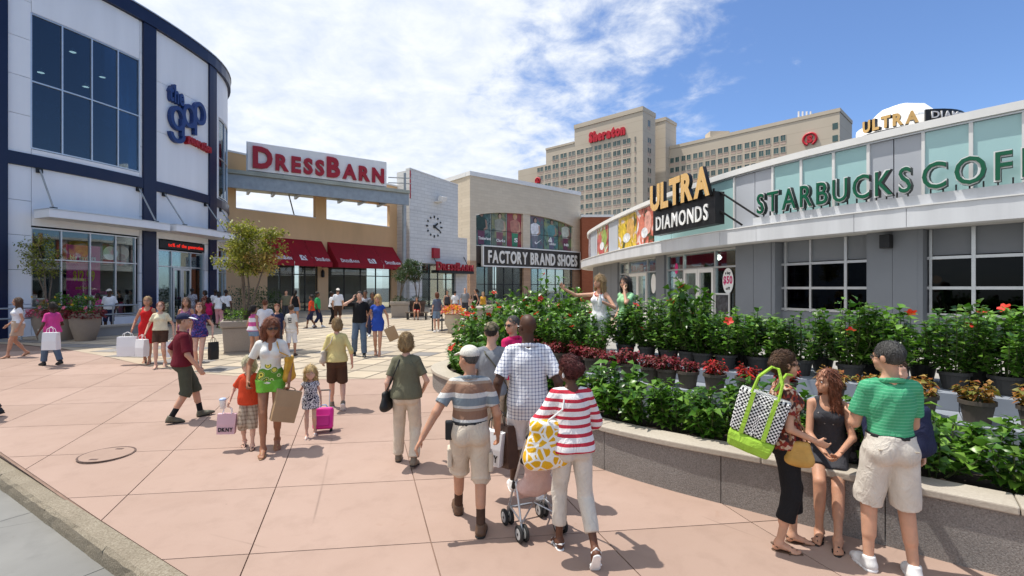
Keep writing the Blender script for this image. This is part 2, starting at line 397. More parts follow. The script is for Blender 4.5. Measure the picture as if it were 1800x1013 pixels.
while t0 < 16:
    ln = random.uniform(1.35, 1.75); o = MB()
    rows = []; n = 12; z1 = random.uniform(-.004, .004)
    for k in range(n + 1):
        t = t0 + ln * k / n - (.006 if k == n else 0); jit = [random.uniform(-.006, .006) for _ in range(5)]
        rows.append([(*kp(t, .0), -.3), (*kp(t, .0), z1 + .003), (*kp(t, .145 + jit[0]), z1 + jit[1] * .5), (*kp(t, .172 + jit[2]), z1 - .03 + jit[3]), (*kp(t, .18 + jit[4]), -.09 + jit[3]), (*kp(t, .185 + jit[0]), -.3)])
    m6 = 6; vs = [v for r in rows for v in r]; fs = [(k * m6 + j, k * m6 + j + 1, (k + 1) * m6 + j + 1, (k + 1) * m6 + j) for k in range(n) for j in range(m6 - 1)]
    fs = [f[::-1] for f in fs] + [tuple(range(m6)), tuple(range(n * m6 + m6 - 1, n * m6 - 1, -1))]
    o.add(vs, fs).build('kerb_stone', M_gran, kb); t0 += ln
# pink concrete slabs, laid on a skewed grid
def clip(poly, sd):
    out = []
    for i, a in enumerate(poly):
        b = poly[(i + 1) % len(poly)]; da, db = sd(a), sd(b)
        if da <= 0: out.append(a)
        if da * db < 0: t = da / (da - db); out.append((a[0] + (b[0] - a[0]) * t, a[1] + (b[1] - a[1]) * t))
    return out
pv = link('pavement', None, kind='structure')
SA, SB, SO = Vector((-.301, .954)), Vector((.9925, .122)), Vector((-.70, 4.18)); ja, jb, gp = 1.335, 1.484, .0055
for i in range(-14, 10):
    for j in range(-9, 9):
        c = [SO + SB * (jb * (i + x)) + SA * (ja * (j + y)) for x, y in ((0, 0), (1, 0), (1, 1), (0, 1))]
        ins = [(gp, gp), (-gp, gp), (-gp, -gp), (gp, -gp)]
        poly = [(p.x + SB.x * a + SA.x * b, p.y + SB.y * a + SA.y * b) for p, (a, b) in zip(c, ins)]
        cen = sum(c, Vector((0, 0))) / 4
        if cen.y > 15.5 or cen.y < -8 or cen.x > 9: continue
        poly = clip(poly, lambda p: kside(p) + .012)
        if len(poly) < 3: continue
        MB().prism(poly, lambda p: g(p[1]) - .1, lambda p: g(p[1])).build('slab', M_slab, pv)
# plaza of tan pavers beyond the pink walk
pb_px = [(-200, 600), (-60, 602), (40, 606), (110, 613), (180, 626), (260, 644), (340, 656), (420, 662), (560, 667), (680, 666), (770, 662), (860, 655)]
PB_ = [Vector(GP(*p)) for p in pb_px]
pl_poly = [(p.x, p.y) for p in PB_] + [(3.5, 13), (14, 30), (14, 58), (-40, 58), (-40, PB_[0].y)]
def inside(p, poly):
    r = False; j = len(poly) - 1
    for i in range(len(poly)):
        a, b = poly[i], poly[j]
        if (a[1] > p[1]) != (b[1] > p[1]) and p[0] < (b[0] - a[0]) * (p[1] - a[1]) / (b[1] - a[1]) + a[0]: r = not r
        j = i
    return r
M_bed = concrete_mat('plaza_bed', (.40, .325, .235), (.48, .40, .30))
M_bedd = mat('paver_joint', (.23, .19, .15), .9, .2, 3, world=True)
bed = MB()
bx = np.linspace(PB_[0].x, PB_[-1].x, 90)
def bnd(x):
    for a, b in zip(PB_, PB_[1:]):
        if a.x <= x <= b.x: return a.y + (b.y - a.y) * (x - a.x) / (b.x - a.x)
    return PB_[-1].y
for a, b in zip(bx, bx[1:]):
    ya, yb = bnd(a), bnd(b); ys_ = lambda y: [y] + [q for q in (13, 22, 36) if q > y + .05] + [58]
    for k in range(4):
        LA = [ya + max(0, q - ya) for q in (ya, max(ya, 13), max(ya, 22), 36, 58)]; LB = [max(yb, q) for q in (yb, 13, 22, 36, 58)]
        p = [(a, LA[k]), (b, LB[k]), (b, LB[k + 1]), (a, LA[k + 1])]
        bed.quad(*[(q[0], q[1], g(q[1]) + .005) for q in p])
xr = PB_[-1].x
for y0, y1 in ((PB_[-1].y, 13), (13, 22), (22, 36), (36, 58)):
    bed.quad((xr, y0, g(y0) + .005), (xr + 14, y0, g(y0) + .005), (xr + 14, y1, g(y1) + .005), (xr, y1, g(y1) + .005))
plaza = bed.build('plaza', M_bed, kind='structure')
def paver_mat():
    t = NT('tan_paver'); v = t.pos(); n = t.noise(v, 1.2, 5, .6); f = t.noise(v, 60, 3)
    c = t.mix(t.rng(n, .3, .7), (.43, .36, .265), (.52, .445, .34)); c = t.mix(t.m('MULTIPLY', t.rng(f, .4, .8), .3), c, (.58, .49, .37))
    r = t.orand(); c = t.mix(1.0, c, t.mix(r, (.84, .84, .85), (1.08, 1.07, 1.05)), 'MULTIPLY')
    t.bump(f, .15, .01); return t.fin(c, .8, spec=.25)
M_tan = paver_mat(); M_gpav = mat('grey_paver', (.24, .225, .21), .8, .15, 2, .2, 60, world=True, objvar=.12)
TS = .72; ang = R(-9); tb = Vector((math.cos(ang), math.sin(ang))); ta = Vector((-tb.y, tb.x))
TSK = .25                                                   # the courses run slightly askew
cand = []
for i in range(-60, 40):
    for j in range(0, 70):
        c = Vector((-3, 8)) + tb * (TS * (i + .18 * j)) + ta * (TS * j)
        if inside((c.x, c.y), pl_poly) and c.y - bnd(min(max(c.x, PB_[0].x), xr)) > .42 and abs(c.x) / c.y < 1.15 and c.y < 48: cand.append((c, i, j))
cand.sort(key=lambda q: q[0].y)
def tile_mb(mb, c, m=0):
    h = TS / 2 - .03; sk = .18 * TS / 2
    poly = [c + tb * (-h - sk) - ta * h, c + tb * (h - sk) - ta * h, c + tb * (h + sk) + ta * h, c + tb * (-h + sk) + ta * h]
    mb.prism([(p.x, p.y) for p in poly], lambda p: g(p[1]) - .03, lambda p: g(p[1]) + .012, m)
def grey_tile(c, i, j): return (c.y - bnd(min(max(c.x, PB_[0].x), xr)) < 1.0 and c.x < -6.5) or (j % 9 == 8 and i % 2 == 0)
far = MB()
for q, (c, i, j) in enumerate(cand):
    if q < 290: mb = MB(); tile_mb(mb, c); mb.build('paver', M_gpav if grey_tile(c, i, j) else M_tan, plaza)
    else: tile_mb(far, c, 1 if grey_tile(c, i, j) else 0)
far.build('far_pavers', [M_tan, M_gpav], plaza, kind='stuff')
# dark joints between the pavers
jb_ = MB()
for c, i, j in cand:
    h = TS / 2; sk = .18 * h
    poly = [c + tb * (-h - sk) - ta * h, c + tb * (h - sk) - ta * h, c + tb * (h + sk) + ta * h, c + tb * (-h + sk) + ta * h]
    jb_.quad(*[(p.x, p.y, g(p.y) + .008) for p in poly])
jb_.build('paver_joints', M_bedd, plaza, kind='stuff')
# manhole in the walk
mc = GP(188, 800)
mh = thing('manhole_cover', 'round manhole cover let into the pink paving near the kerb', 'manhole cover', (mc[0], mc[1], g(mc[1])))
M_iron = mat('iron_ring', (.12, .075, .06), .7, .25, 20)
ring = MB(); r0, r1 = .280, .30; n = 40
vs = [(r * math.cos(2 * math.pi * k / n), r * math.sin(2 * math.pi * k / n), .014) for r in (r0, r1) for k in range(n)]
ring.add(vs, [(k, n + k, n + (k + 1) % n, (k + 1) % n) for k in range(n)]).build('ring', M_iron, mh)
MB().lathe([(.277, .001), (.277, .012), (.0, .012)], 40).build('lid', M_slab, mh)
for sx in (1, -1): MB().box(-.045, .045, sx * .2 - .02, sx * .2 + .02, .002, .015).build('lifting_slot', M_iron, mh)
# ------------------------------------------------------------------ the white curved store
def arc(cx, cy, r, t0, t1, n=90): return [(cx + r * math.cos(R(t0 + (t1 - t0) * i / n)), cy + r * math.sin(R(t0 + (t1 - t0) * i / n))) for i in range(n + 1)]
GA = Path(arc(-36.5, 26, 20, -58, 0) + arc(-24.1, 26, 7.6, 0, 100, 50)[1:])
def gs(u, off=0.): return GA.hit(u, off)[0]
c1a, c1b, c2a, c2b, c3a, c3b = gs(-9), gs(12), gs(250), gs(272), gs(366), gs(378)
w1a, w1b = gs(55), gs(245); e1a, e1b = gs(279), gs(359); GE = GA.L
store = thing('white_store', 'white curved store with navy bands and tall windows on the left', 'building', (-20, 24, 0))
def gpart(name, m, *a, **k):
    o = PB(name, m, None, GA, *a, **k); o.parent = store; o.matrix_parent_inverse = Matrix.Translation((20, -24, 0)); return o
def child(o, t): o.parent = t; o.matrix_parent_inverse = Matrix.Translation(-Vector(t.location)); return o
gz = .3
# wall panels, each with a real joint
def panels(s0, s1, z0, z1, nz, ns=1, d=.12, name='wall_panel'):
    for i in range(ns):
        for j in range(nz):
            a = s0 + (s1 - s0) * i / ns; b = s0 + (s1 - s0) * (i + 1) / ns; c = z0 + (z1 - z0) * j / nz; e = z0 + (z1 - z0) * (j + 1) / nz
            gpart(name, M_white, a + .008, b - .008, -d, 0, c + .008, e - .008)
panels(c1b, w1a, gz, 6.75, 5); panels(c1b, w1a, 7.22, 14.35, 5)
panels(w1b, c2a, gz, 6.75, 5); panels(w1b, c2a, 7.22, 14.35, 5)
panels(w1a, w1b, 4.55, 6.75, 1, 1); panels(w1a, w1b, 12.58, 14.35, 1, 1); panels(w1a, w1b, 7.22, 7.44, 1, 1); panels(w1a, w1b, gz, .95, 1, 1)
panels(c2b, e1a, gz, 4.55, 3); panels(e1b, c3a, gz, 4.55, 3); panels(c2b, c3a, 4.55, 6.75, 1); panels(c2b, c3a, 7.22, 14.35, 3)
g4a, g4b = c3b + .45, c3b + 4.6
panels(c3b, g4a, gz, 14.35, 4); panels(g4b, GE, gz, 14.35, 4, 3); panels(g4a, g4b, 4.5, 7.3, 1); panels(g4a, g4b, 11.9, 14.35, 1)
panels(0, c1a, gz, 6.75, 5, 3); panels(0, c1a, 7.22, 14.35, 5, 3)
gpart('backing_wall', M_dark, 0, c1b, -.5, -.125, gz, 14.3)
for a, b in ((c1a, c1b), (c2a, c2b), (c3a, c3b)): gpart('pilaster', M_navy, a, b, -.15, .10, gz, 14.36)
for a, b in ((0, c1a), (c1b, c2a), (c2b, c3a), (c3b, GE)): gpart('band', M_navy, a, b, -.15, .085, 6.75, 7.22)
gpart('parapet', M_navy, 0, GE, -.4, .16, 14.36, 14.95); gpart('coping', M_alu, 0, GE, -.45, .2, 14.955, 15.0)
# end return and core behind
gpart('roof', M_inter, 0, GE, -6.5, -.5, 13.9, 14.2); gpart('floor_slab', M_inter, 0, GE, -6.5, -.2, 6.8, 7.1)
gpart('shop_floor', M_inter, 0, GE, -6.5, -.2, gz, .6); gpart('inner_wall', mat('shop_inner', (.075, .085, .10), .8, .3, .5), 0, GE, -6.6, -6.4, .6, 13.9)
for q in (w1a - .3, w1b + .2, c3b): gpart('partition', M_inter, q, q + .1, -6.4, -.2, .6, 13.9)
def window(s0, s1, z0, z1, cols, rows, glass, path=GA, add=gpart, rec=-.12, fr=.05, fm=None, cuts=None, pane='window_pane'):
    fm = fm or M_alu
    cs = cuts or [s0 + (s1 - s0) * i / cols for i in range(cols + 1)]
    for q in cs: add('mullion', fm, q - fr / 2, q + fr / 2, rec - .05, rec + .05, z0, z1)
    for zz in rows: add('transom', fm, s0 + fr / 2, s1 - fr / 2, rec - .045, rec + .045, zz - fr / 2, zz + fr / 2)
    zs = [z0] + [r for r in rows if z0 + .1 < r < z1 - .1] + [z1]
    for a, b in zip(cs, cs[1:]):
        for c, d in zip(zs, zs[1:]): add(pane, glass, a + fr / 2, b - fr / 2, rec - .012, rec, c + .02, d - .02)
cutsU = [gs(55), gs(110), gs(162), gs(208), gs(245)]
window(w1a, w1b, 7.45, 12.57, 4, [7.48, 10.0, 12.54], M_glassb, cuts=cutsU, rec=-.05)
window(w1a, w1b, .95, 4.5, 4, [.98, 3.3, 4.47], M_glass, cuts=[gs(57), gs(110), gs(161), gs(206), gs(240)])
cutsE = [e1a, gs(304), gs(338), e1b]
window(e1a, e1b, .48, 4.05, 3, [3.25, 4.02], M_glass, cuts=cutsE)
gpart('led_board', M_black, e1a + .02, e1b - .02, -.1, .03, 4.1, 4.5)
window(g4a, g4b, 7.35, 11.85, 4, [7.38, 9.6, 11.82], M_glassb, rec=-.04)
window(g4a, g4b, .48, 4.4, 4, [3.1, 4.37], M_glass)
# entrance door leaves
for a, b in ((gs(305.5), gs(321)), (gs(321.5), gs(337))):
    for x0, x1 in ((a, a + .09), (b - .09, b)): gpart('door_stile', M_alu, x0, x1, -.09, -.03, .5, 3.2)
    for z0, z1 in ((.5, .65), (3.08, 3.2)): gpart('door_rail', M_alu, a + .091, b - .091, -.09, -.03, z0, z1)
    gpart('door_handle', M_black, b - .16, b - .13, -.03, .03, 1.3, 1.75)
# canopies with tie rods
def canopy(s0, s1, z0, z1, pr, rods):
    c = gpart('canopy', M_white, s0, s1, .09, pr, z0, z1); gpart('canopy_edge', M_alu, s0 - .02, s1 + .02, .09, pr + .03, z1 + .004, z1 + .03)
    for q in rods:
        m = MB(); m.tube([GA.pt(q, .1, z1 + 1.55), GA.pt(q, pr - .15, z1 + .05)], .032, 8); child(m.build('tie_rod', M_steel), store)
        m = MB(); m.box(-.09, .09, -.05, .05, -.1, .1, M=GA.frame(q, .05, z1 + 1.55)); m.box(-.1, .1, -.05, .05, 0, .06, M=GA.frame(q, pr - .15, z1 + .03)); child(m.build('rod_bracket', M_black), store)
canopy(gs(57), gs(262), 4.82, 5.12, 1.15, [gs(68), gs(242)]); canopy(gs(268), gs(372), 4.84, 5.14, 1.3, [gs(287), gs(360)])
canopy(c3b + .1, g4b + .4, 4.8, 5.1, 1.1, [c3b + .6, g4b - .3])
# pendant lamps in the upper window
for u, v in ((128, 92), (72, 128), (180, 136), (151, 153), (213, 121), (217, 172)):
    y = GA.hit(u)[1] + 1.5; p = P(u, v, y)
    lt = thing('pendant_lamp', 'lit pendant lamp inside the upper window at %s' % {128: 'the top of the second pane', 72: 'the left pane', 180: 'the third pane', 151: 'the second pane, low', 213: 'the right pane, high', 217: 'the right pane, low'}[u], 'lamp', tuple(p), group='lamps in the upper window')
    MB().lathe([(.03, .2), (.05, .14), (.15, .02), (.16, 0)], 14).build('shade', M_alu, lt, True); MB().lathe([(.12, .0), (.12, .012)], 14).build('bulb', M_lamp, lt)
    MB().tube([(0, 0, .2), (0, 0, 13.8 - p.z)], .008, 5).build('cord', M_black, lt)
# large faint lettering on the inner wall of the upper window
M_faint = mat('faint_lettering', (.10, .12, .15), .8, .1, 2)
fl = thing('wall_lettering', 'faint grey slogan lettering inside the upper window of the white store', 'lettering', tuple(GA.pt(w1a, -1.6, 7.5)))
for k, (tx, z, wd) in enumerate((('every generation', 9.45, 3.6), ("has a gap", 9.0, 2.2), ('real. people', 7.95, 2.6))):
    for o in text_line(None, tx, 'bold', [M_faint], lambda x, z=z: GA.frame(w1a + .25 + x, -1.0, z), wd, .27, depth=.1): child(o, fl)
# wall sign: the / gap / generation
M_gapb = mat('sign_blue', (.018, .05, .19), .4, .08, 3); M_gred = mat('sign_scarlet', (.42, .012, .02), .4, .1, 3)
gsn = thing('store_sign', 'round blue and red raised lettering high on the white curved store', 'sign', tuple(GA.pt(gs(320), .15, 8.4)))
def fr(u0, z, off=.12, tilt=0.):
    s0 = gs(u0)
    return lambda x: GA.frame(s0 + x, off, z) @ Matrix.Rotation(-tilt, 4, 'Y')
def gtext(tx, key, m, u0, u1, z, cap, tilt=0, rise=0):
    s0, s1 = gs(u0), gs(u1)
    for o in text_line(None, tx, key, [m], lambda x: GA.frame(s0 + x, .1, z + rise * x), s1 - s0, cap, .06, 2.2): child(o, gsn)
gtext('the', 'bold', M_gapb, 292, 317.5, 11.3, .85, rise=-.02)
def ring_letter(u, z, rx, rz, tk, m=M_gapb, a0=0, a1=360, name='letter'):
    s0 = gs(u); n = 28; mb = MB(); vs = []; fs = []
    for i in range(n + 1):
        t = R(a0 + (a1 - a0) * i / n)
        for dr in (-tk / 2, tk / 2):
            for off in (.02, .22): vs.append(GA.pt(s0 + (rx + dr) * math.cos(t), off, z + (rz + dr) * math.sin(t)))
    for i in range(n):
        a = 4 * i; b = a + 4; fs += [(a + 1, a + 3, b + 3, b + 1), (a, b, b + 2, a + 2), (a + 2, b + 2, b + 3, a + 3), (a, a + 1, b + 1, b)]
    if a1 - a0 < 360: fs += [(0, 2, 3, 1), (4 * n + 1, 4 * n + 3, 4 * n + 2, 4 * n)]
    child(mb.add(vs, fs).build(name, m), gsn)
def bar_letter(u, z0, z1, wd=.2, name='letter_stem'):
    s0 = gs(u); child(pbox(MB(), GA, s0 - wd / 2, s0 + wd / 2, .02, .215, z0, z1).build(name, M_gapb), gsn)
ring_letter(307, 10.55, .37, .50, .19); bar_letter(315.4, 9.75, 10.6, .19); ring_letter(306.6, 9.78, .37, .36, .18, a0=180, a1=360)
ring_letter(326.8, 10.92, .36, .50, .19); bar_letter(334.9, 10.4, 11.3, .17)
ring_letter(345.5, 11.32, .37, .50, .19); bar_letter(337.8, 10.1, 11.5, .17)
gtext('generation', 'fat', M_gred, 322.5, 364, 9.62, .40, rise=-.06)
led = thing('led_ticker', 'red scrolling message board over the entrance of the white store', 'sign', tuple(GA.pt(e1a, .04, 4.2)))
M_led = emit_mat('led_red', (1, .03, .015), .45)
for o in text_line(None, 'to% of the generation', 'sign', [M_led], lambda x: GA.frame(e1a + .5 + x, .036, 4.22), (e1b - e1a) * .78, .17, depth=.15): child(o, led)
# pink sale poster and shop displays behind the glass
def inner_poster(name, label, s0, s1, z0, z1, off, m, lines):
    t = thing(name, label, 'poster', tuple(GA.pt(s0, off, z0))); child(pbox(MB(), GA, s0, s1, off - .02, off, z0, z1).build('sheet', m), t)
    for tx, key, mm, x0, wd, z, cap in lines:
        for o in text_line(None, tx, key, [mm], lambda x: GA.frame(s0 + x0 + x, off + .01, z), wd, cap, depth=.1, name='lettering'): child(o, t)
M_pink = mat('poster_pink', (.75, .035, .25), .6, .1, 1); M_yel = mat('print_yellow', (.80, .55, .03), .6, .05, 1)
pw = gs(182) - gs(122)
inner_poster('sale_poster', 'pink sale poster with yellow price behind the shop glass', gs(122), gs(182), 1.55, 3.95, -.19, M_pink,
             [('$', 'bold', M_yel, pw * .18, .12, 2.55, .35), ('12.99', 'bold', M_yel, pw * .32, pw * .5, 2.5, .42), ('and below', 'sign', M_yel, pw * .25, pw * .5, 2.15, .14), ('now only', 'sign', M_wht, pw * .2, pw * .62, 1.8, .13), ('big savings', 'sign', M_wht, pw * .1, pw * .75, 3.35, .2)])
M_skinp = mat('print_skin', (.55, .33, .24), .6, .25, 2); M_prred = mat('print_red', (.42, .06, .07), .6, .3, 2)
ph = thing('photo_panel', 'photo print hanging beside the pink sale poster in the shop window', 'poster', tuple(GA.pt(gs(190), -.4, 3.2)))
child(pbox(MB(), GA, gs(184), gs(228), -.22, -.2, 3.15, 4.3).build('sheet', mat('print_dark', (.05, .045, .05), .6, .5, 3)), ph)
for uu, zz, rr, m in ((200, 3.7, .3, M_wht), (219, 3.75, .34, M_skinp), (217, 3.45, .28, M_prred)): child(MB().lathe([(rr, 0), (rr, .006)], 20).build('printed_shape', m), ph).matrix_basis = GA.frame(gs(uu), -.19, zz) @ Matrix.Rotation(R(90), 4, 'X')
for k, (q, hh) in enumerate(((gs(75), 1.2), (gs(100), .8), (gs(215), 1.3), (gs(228), .9), (gs(290), 1.1), (gs(350), 1.0))):
    dt = thing('display_table', ['low white display table behind the left shop pane', 'small white display stand next to the sale poster', 'tall white display stand behind the fourth pane', 'white stand at the right end of the shop window', 'display stand left of the entrance door', 'display stand right of the entrance door'][k], 'display', tuple(GA.pt(q, -1.2, .6)), group='shop displays')
    m = MB(); m.box(-.5, .5, -.3, .3, hh - .06, hh); m.build('top', M_wht, dt)
    for sx in (-.4, .4): MB().box(sx - .04, sx + .04, -.25, .25, 0, hh - .061).build('leg', M_alu, dt)
    for z in range(3): MB().box(-.4 + z * .25, -.2 + z * .25, -.15, .15, hh + .001, hh + .06 + .05 * z).build('folded_clothes', [M_gapb, M_pink, M_skinp][(k + z) % 3], dt)
# blade sign on the corner
bs = thing('blade_sign', 'small white projecting sign with round black lettering on navy bracket', 'sign', tuple(GA.pt(gs(378), .1, 3.0)))
p0 = GA.pt(gs(377), .12, 0); bl = P(388, 463, 26.2)
MB().box(-.38, .38, -.05, .05, -.33, .33).build('board', M_wht, bs, loc=bl - Vector(bs.location)); MB().box(-.58, -.385, -.045, .045, -.4, .4).build('bracket', M_navy, bs, loc=bl - Vector(bs.location))
for k, x in enumerate((-.2, 0, .2)):
    m = MB(); vs = []; fs = []; n = 16
    for i in range(n):
        for rr in (.07, .1): vs.append((x + rr * math.cos(i * 2 * math.pi / n), -.056, .02 + k * .03 + rr * math.sin(i * 2 * math.pi / n)))
    m.add(vs, [(2 * i, 2 * i + 1, (2 * i + 3) % (2 * n), (2 * i + 2) % (2 * n)) for i in range(n)])
    m.box(x + (.075 if k < 2 else -.1), x + (.1 if k < 2 else -.075), -.058, -.054, -.12 if k != 1 else -.06, .1 + k * .03); m.build('letter', M_black, bs, loc=bl - Vector(bs.location))
# ramp wall, handrail and benches at the foot of the store
rw = thing('ramp_wall', 'low pale concrete ramp wall along the foot of the white store', 'wall', tuple(GA.pt(gs(60), 2.2, .3)))
M_conc = mat('pale_concrete', (.33, .31, .28), .8, .1, 1.2, .1, 40)
child(pbox(MB(), GA, gs(75, 2.6), gs(252, 2.6), 2.3, 2.6, .2, .72).build('wall_body', M_conc), rw); child(pbox(MB(), GA, gs(75, 2.6), gs(252, 2.6), 2.25, 2.65, .722, .79).build('wall_cap', M_cap), rw)
hr = thing('handrail', 'grey tubular handrail on posts in front of the shop window', 'railing', tuple(GA.pt(gs(60), 1.5, .4)))
for z in (1.15, 1.5):
    child(MB().tube([GA.pt(gs(-40, 1.6) + q * (gs(245, 1.6) - gs(-40, 1.6)) / 12, 1.6, z) for q in range(13)], .03, 8).build('rail', M_steel), hr)
for q in range(6): child(MB().tube([GA.pt(gs(-30, 1.6) + q * (gs(240, 1.6) - gs(-30, 1.6)) / 5, 1.6, .4), GA.pt(gs(-30, 1.6) + q * (gs(240, 1.6) - gs(-30, 1.6)) / 5, 1.6, 1.5)], .028, 8).build('post', M_steel), hr)
# ------------------------------------------------------------------ tan shop wall with open parapet, canopy and sign
TD = Vector((.610, .792)); TW0 = Vector((-18.6, 31.5)); TA = Path([TW0 - TD * 6, TW0 + TD * 14.3], 1.)
M_tanw = mat('tan_stucco', (.76, .49, .265), .85, .12, .35, .3, 30, streak=(1, 1, .35))
shop = thing('tan_shop', 'tan stucco shop front with open parapet windows and red awnings', 'building', (-14, 37, .45))
def tpart(name, m, *a, **k): return child(PB(name, m, None, TA, *a, **k), shop)
def ts(u, off=0.): return TA.hit(u, off)[0]
qa, qb, qc, qd, qe = ts(415), ts(555), ts(574), ts(685), TA.L
zt0, zt1, zpt = 7.45, 9.3, 11.1
sfa = [(ts(470), ts(559)), (ts(577), ts(688))]            # shop openings
tpart('wall', M_tanw, 0, qe, -.35, 0, 4.75, zt0); tpart('wall', M_tanw, 0, sfa[0][0], -.35, 0, .3, 4.75); tpart('wall', M_tanw, sfa[0][1], sfa[1][0], -.35, 0, .3, 4.75); tpart('wall', M_tanw, sfa[1][1], qe, -.35, 0, .3, 4.75)
for a, b in ((0, qa), (qb, qc), (qd, qe)): tpart('parapet_pier', M_tanw, a, b, -.35, 0, zt0, zt1)
tpart('parapet_head', M_tanw, 0, qe, -.35, 0, zt1, zpt); tpart('coping', M_trim, 0, qe, -.4, .05, zpt, zpt + .12)
for a, b in ((qa, qb), (qc, qd)): tpart('sill', M_trim, a, b, -.38, .03, zt0 + .003, zt0 + .06)
child(MB().tube([TA.pt(ts(524), -.5, zt0), TA.pt(ts(538), -2.5, 9.4)], .05, 8).build('brace', M_steel), shop)
for a, b in sfa:
    window(a, b, .5, 4.7, 4, [3.2, 4.66], M_glass, TA, tpart, -.2, .07, M_black); tpart('shop_back_wall', M_inter, a - .2, b + .2, -4, -3.8, .3, 4.7)
    tpart('shop_ceiling', M_inter, a - .2, b + .2, -3.8, -.36, 4.76, 4.8); tpart('shop_floor', M_inter, a - .2, b + .2, -3.8, -.36, .3, .46)
def awning(label, s0, s1, z1, z0, pr, names):
    t = thing('awning', label, 'awning', tuple(TA.pt(s0, 0, z0)), group='red shop awnings'); n = 3
    for i in range(n):
        a = s0 + (s1 - s0) * i / n; b = s0 + (s1 - s0) * (i + 1) / n; e = .012
        v = [TA.pt(a + e, .02, z1), TA.pt(b - e, .02, z1), TA.pt(b - e, pr, z0 + .32), TA.pt(a + e, pr, z0 + .32), TA.pt(b - e, pr, z0), TA.pt(a + e, pr, z0)]
        v2 = [q + Vector((0, 0, -.03)) for q in v[:4]] + [TA.pt(b - e, pr - .03, z0), TA.pt(a + e, pr - .03, z0)]
        child(MB().add(v + v2, [(3, 2, 1, 0), (5, 4, 2, 3), (6, 7, 8, 9), (9, 8, 10, 11), (0, 6, 9, 3), (3, 9, 11, 5), (1, 2, 8, 7), (2, 4, 10, 8), (0, 1, 7, 6), (5, 11, 10, 4)]).build('cloth_panel', M_awn), t)
    for s_ in (s0, s1):
        child(MB().add([TA.pt(s_, .02, z1 - .03), TA.pt(s_, pr - .03, z0 + .3), TA.pt(s_, pr - .03, z0), TA.pt(s_, .02, z0)] + [TA.pt(s_ + .02, .02, z1 - .03), TA.pt(s_ + .02, pr - .03, z0 + .3), TA.pt(s_ + .02, pr - .03, z0), TA.pt(s_ + .02, .02, z0)], [(0, 1, 2, 3), (7, 6, 5, 4), (0, 4, 5, 1), (1, 5, 6, 2), (2, 6, 7, 3), (3, 7, 4, 0)]).build('side_panel', M_awn), t)
    sl = math.atan2(z1 - z0 - .32, pr)
    def fr_(s_): return TA.frame(s_, pr * .93, z0 + .42) @ Matrix.Rotation(-(R(90) - sl), 4, 'X') @ Matrix.Translation((0, -.012, 0))
    wd = (s1 - s0)
    for f0 in (.06, .72):
        for o in text_line(None, names, 'bold', [M_wht], lambda x: fr_(s0 + wd * f0 + x), wd * .25, .36, depth=.15, sizes=[1, .75, .75, .75, .75, 1, .75, .75, .75]): child(o, t)
    M0 = fr_(s0 + wd * .46)
    lg = MB(); lg.box(0, wd * .11, -.004, .004, 0, .75); o = child(lg.build('logo_square', M_wht), t); o.matrix_basis = M0
    sw = MB(); sw.tube([(.05, -.01, .5), (.2, -.01, .62), (.3, -.01, .45), (.12, -.01, .25), (.3, -.01, .1)], .03, 6); sw.tube([(.3, -.01, .7), (.38, -.01, .4), (.5, -.01, .05)], .03, 6)
    o = child(sw.build('logo_swirl', M_awn), t); o.matrix_basis = M0
awning('red fabric awning over the left shop window behind the potted tree', ts(470) - .3, ts(565), 5.75, 3.75, 1.5, 'DRESSBARN')
awning('red fabric awning over the right shop window beside the clock wall', ts(575), ts(690), 5.75, 3.75, 1.5, 'DRESSBARN')
wl = thing('wall_lantern', 'small black lantern on the tan pier between the two awnings', 'lamp', tuple(TA.pt(ts(566), .12, 3.3)))
MB().lathe([(.06, -.3), (.13, -.25), (.13, .15), (.05, .28), (.02, .34)], 6).build('lantern_body', M_black, wl); MB().box(-.05, .05, -.02, .14, -.03, .05).build('bracket', M_black, wl)
# steel canopy
CN = Path([(-19.6, 29.1), (-7.84, 37.0)], 1.)
cano = thing('steel_canopy', 'long grey steel canopy carrying the red lettered sign above the tan shop', 'canopy', (-12, 34, 9))
def cpart(name, m, *a, **k): return child(PB(name, m, None, CN, *a, **k), cano)
cpart('roof_deck', mat('weathered_deck', (.36, .38, .33), .7, .2, 1), 0, CN.L, -6.2, .1, 9.42, 9.66); cpart('edge_beam', M_steel, 0, CN.L, -.3, -.1, 8.55, 9.415)
for k in range(9): q = .5 + k * (CN.L - 1) / 8; cpart('joist', M_steel, q - .08, q + .08, -6.0, -.31, 9.16, 9.4)
for q in (CN.L - .35,): child(MB().tube([CN.pt(q, -.2, .4), CN.pt(q, -.2, 8.5)], .16, 12).build('post', M_steel), cano)
for z in (10.1, 10.5): child(MB().tube([CN.pt(CN.L - 1.6, -.2, z), CN.pt(CN.L + .2, -.2, z + .15)], .04, 6).build('guard_rail', M_steel), cano)
child(MB().tube([CN.pt(CN.L - .3, -.2, 9.66), CN.pt(CN.L - .3, -.2, 11.0)], .09, 8).build('guard_post', M_steel), cano)
dbs = thing('roof_sign', 'long white panel sign with big red letters on the steel canopy', 'sign', (-12, 34, 9.7))
q0, q1 = CN.hit(435)[0], CN.hit(679)[0]
child(PB('panel', mat('sign_white', (.8, .8, .79), .5, .03, 1), None, CN, q0, q1, -.1, .06, 9.74, 11.55), dbs); child(PB('frame', M_alu, None, CN, q0 - .05, q1 + .05, -.16, -.11, 9.69, 11.6), dbs)
for o in text_line(None, 'DRESSBARN', 'fat', [M_red], lambda x: CN.frame(q0 + .28 + x, .12, 9.98), q1 - q0 - .5, 1.32, .1, 1.2, [1, .76, .76, .76, .76, 1, .76, .76, .76]): child(o, dbs)
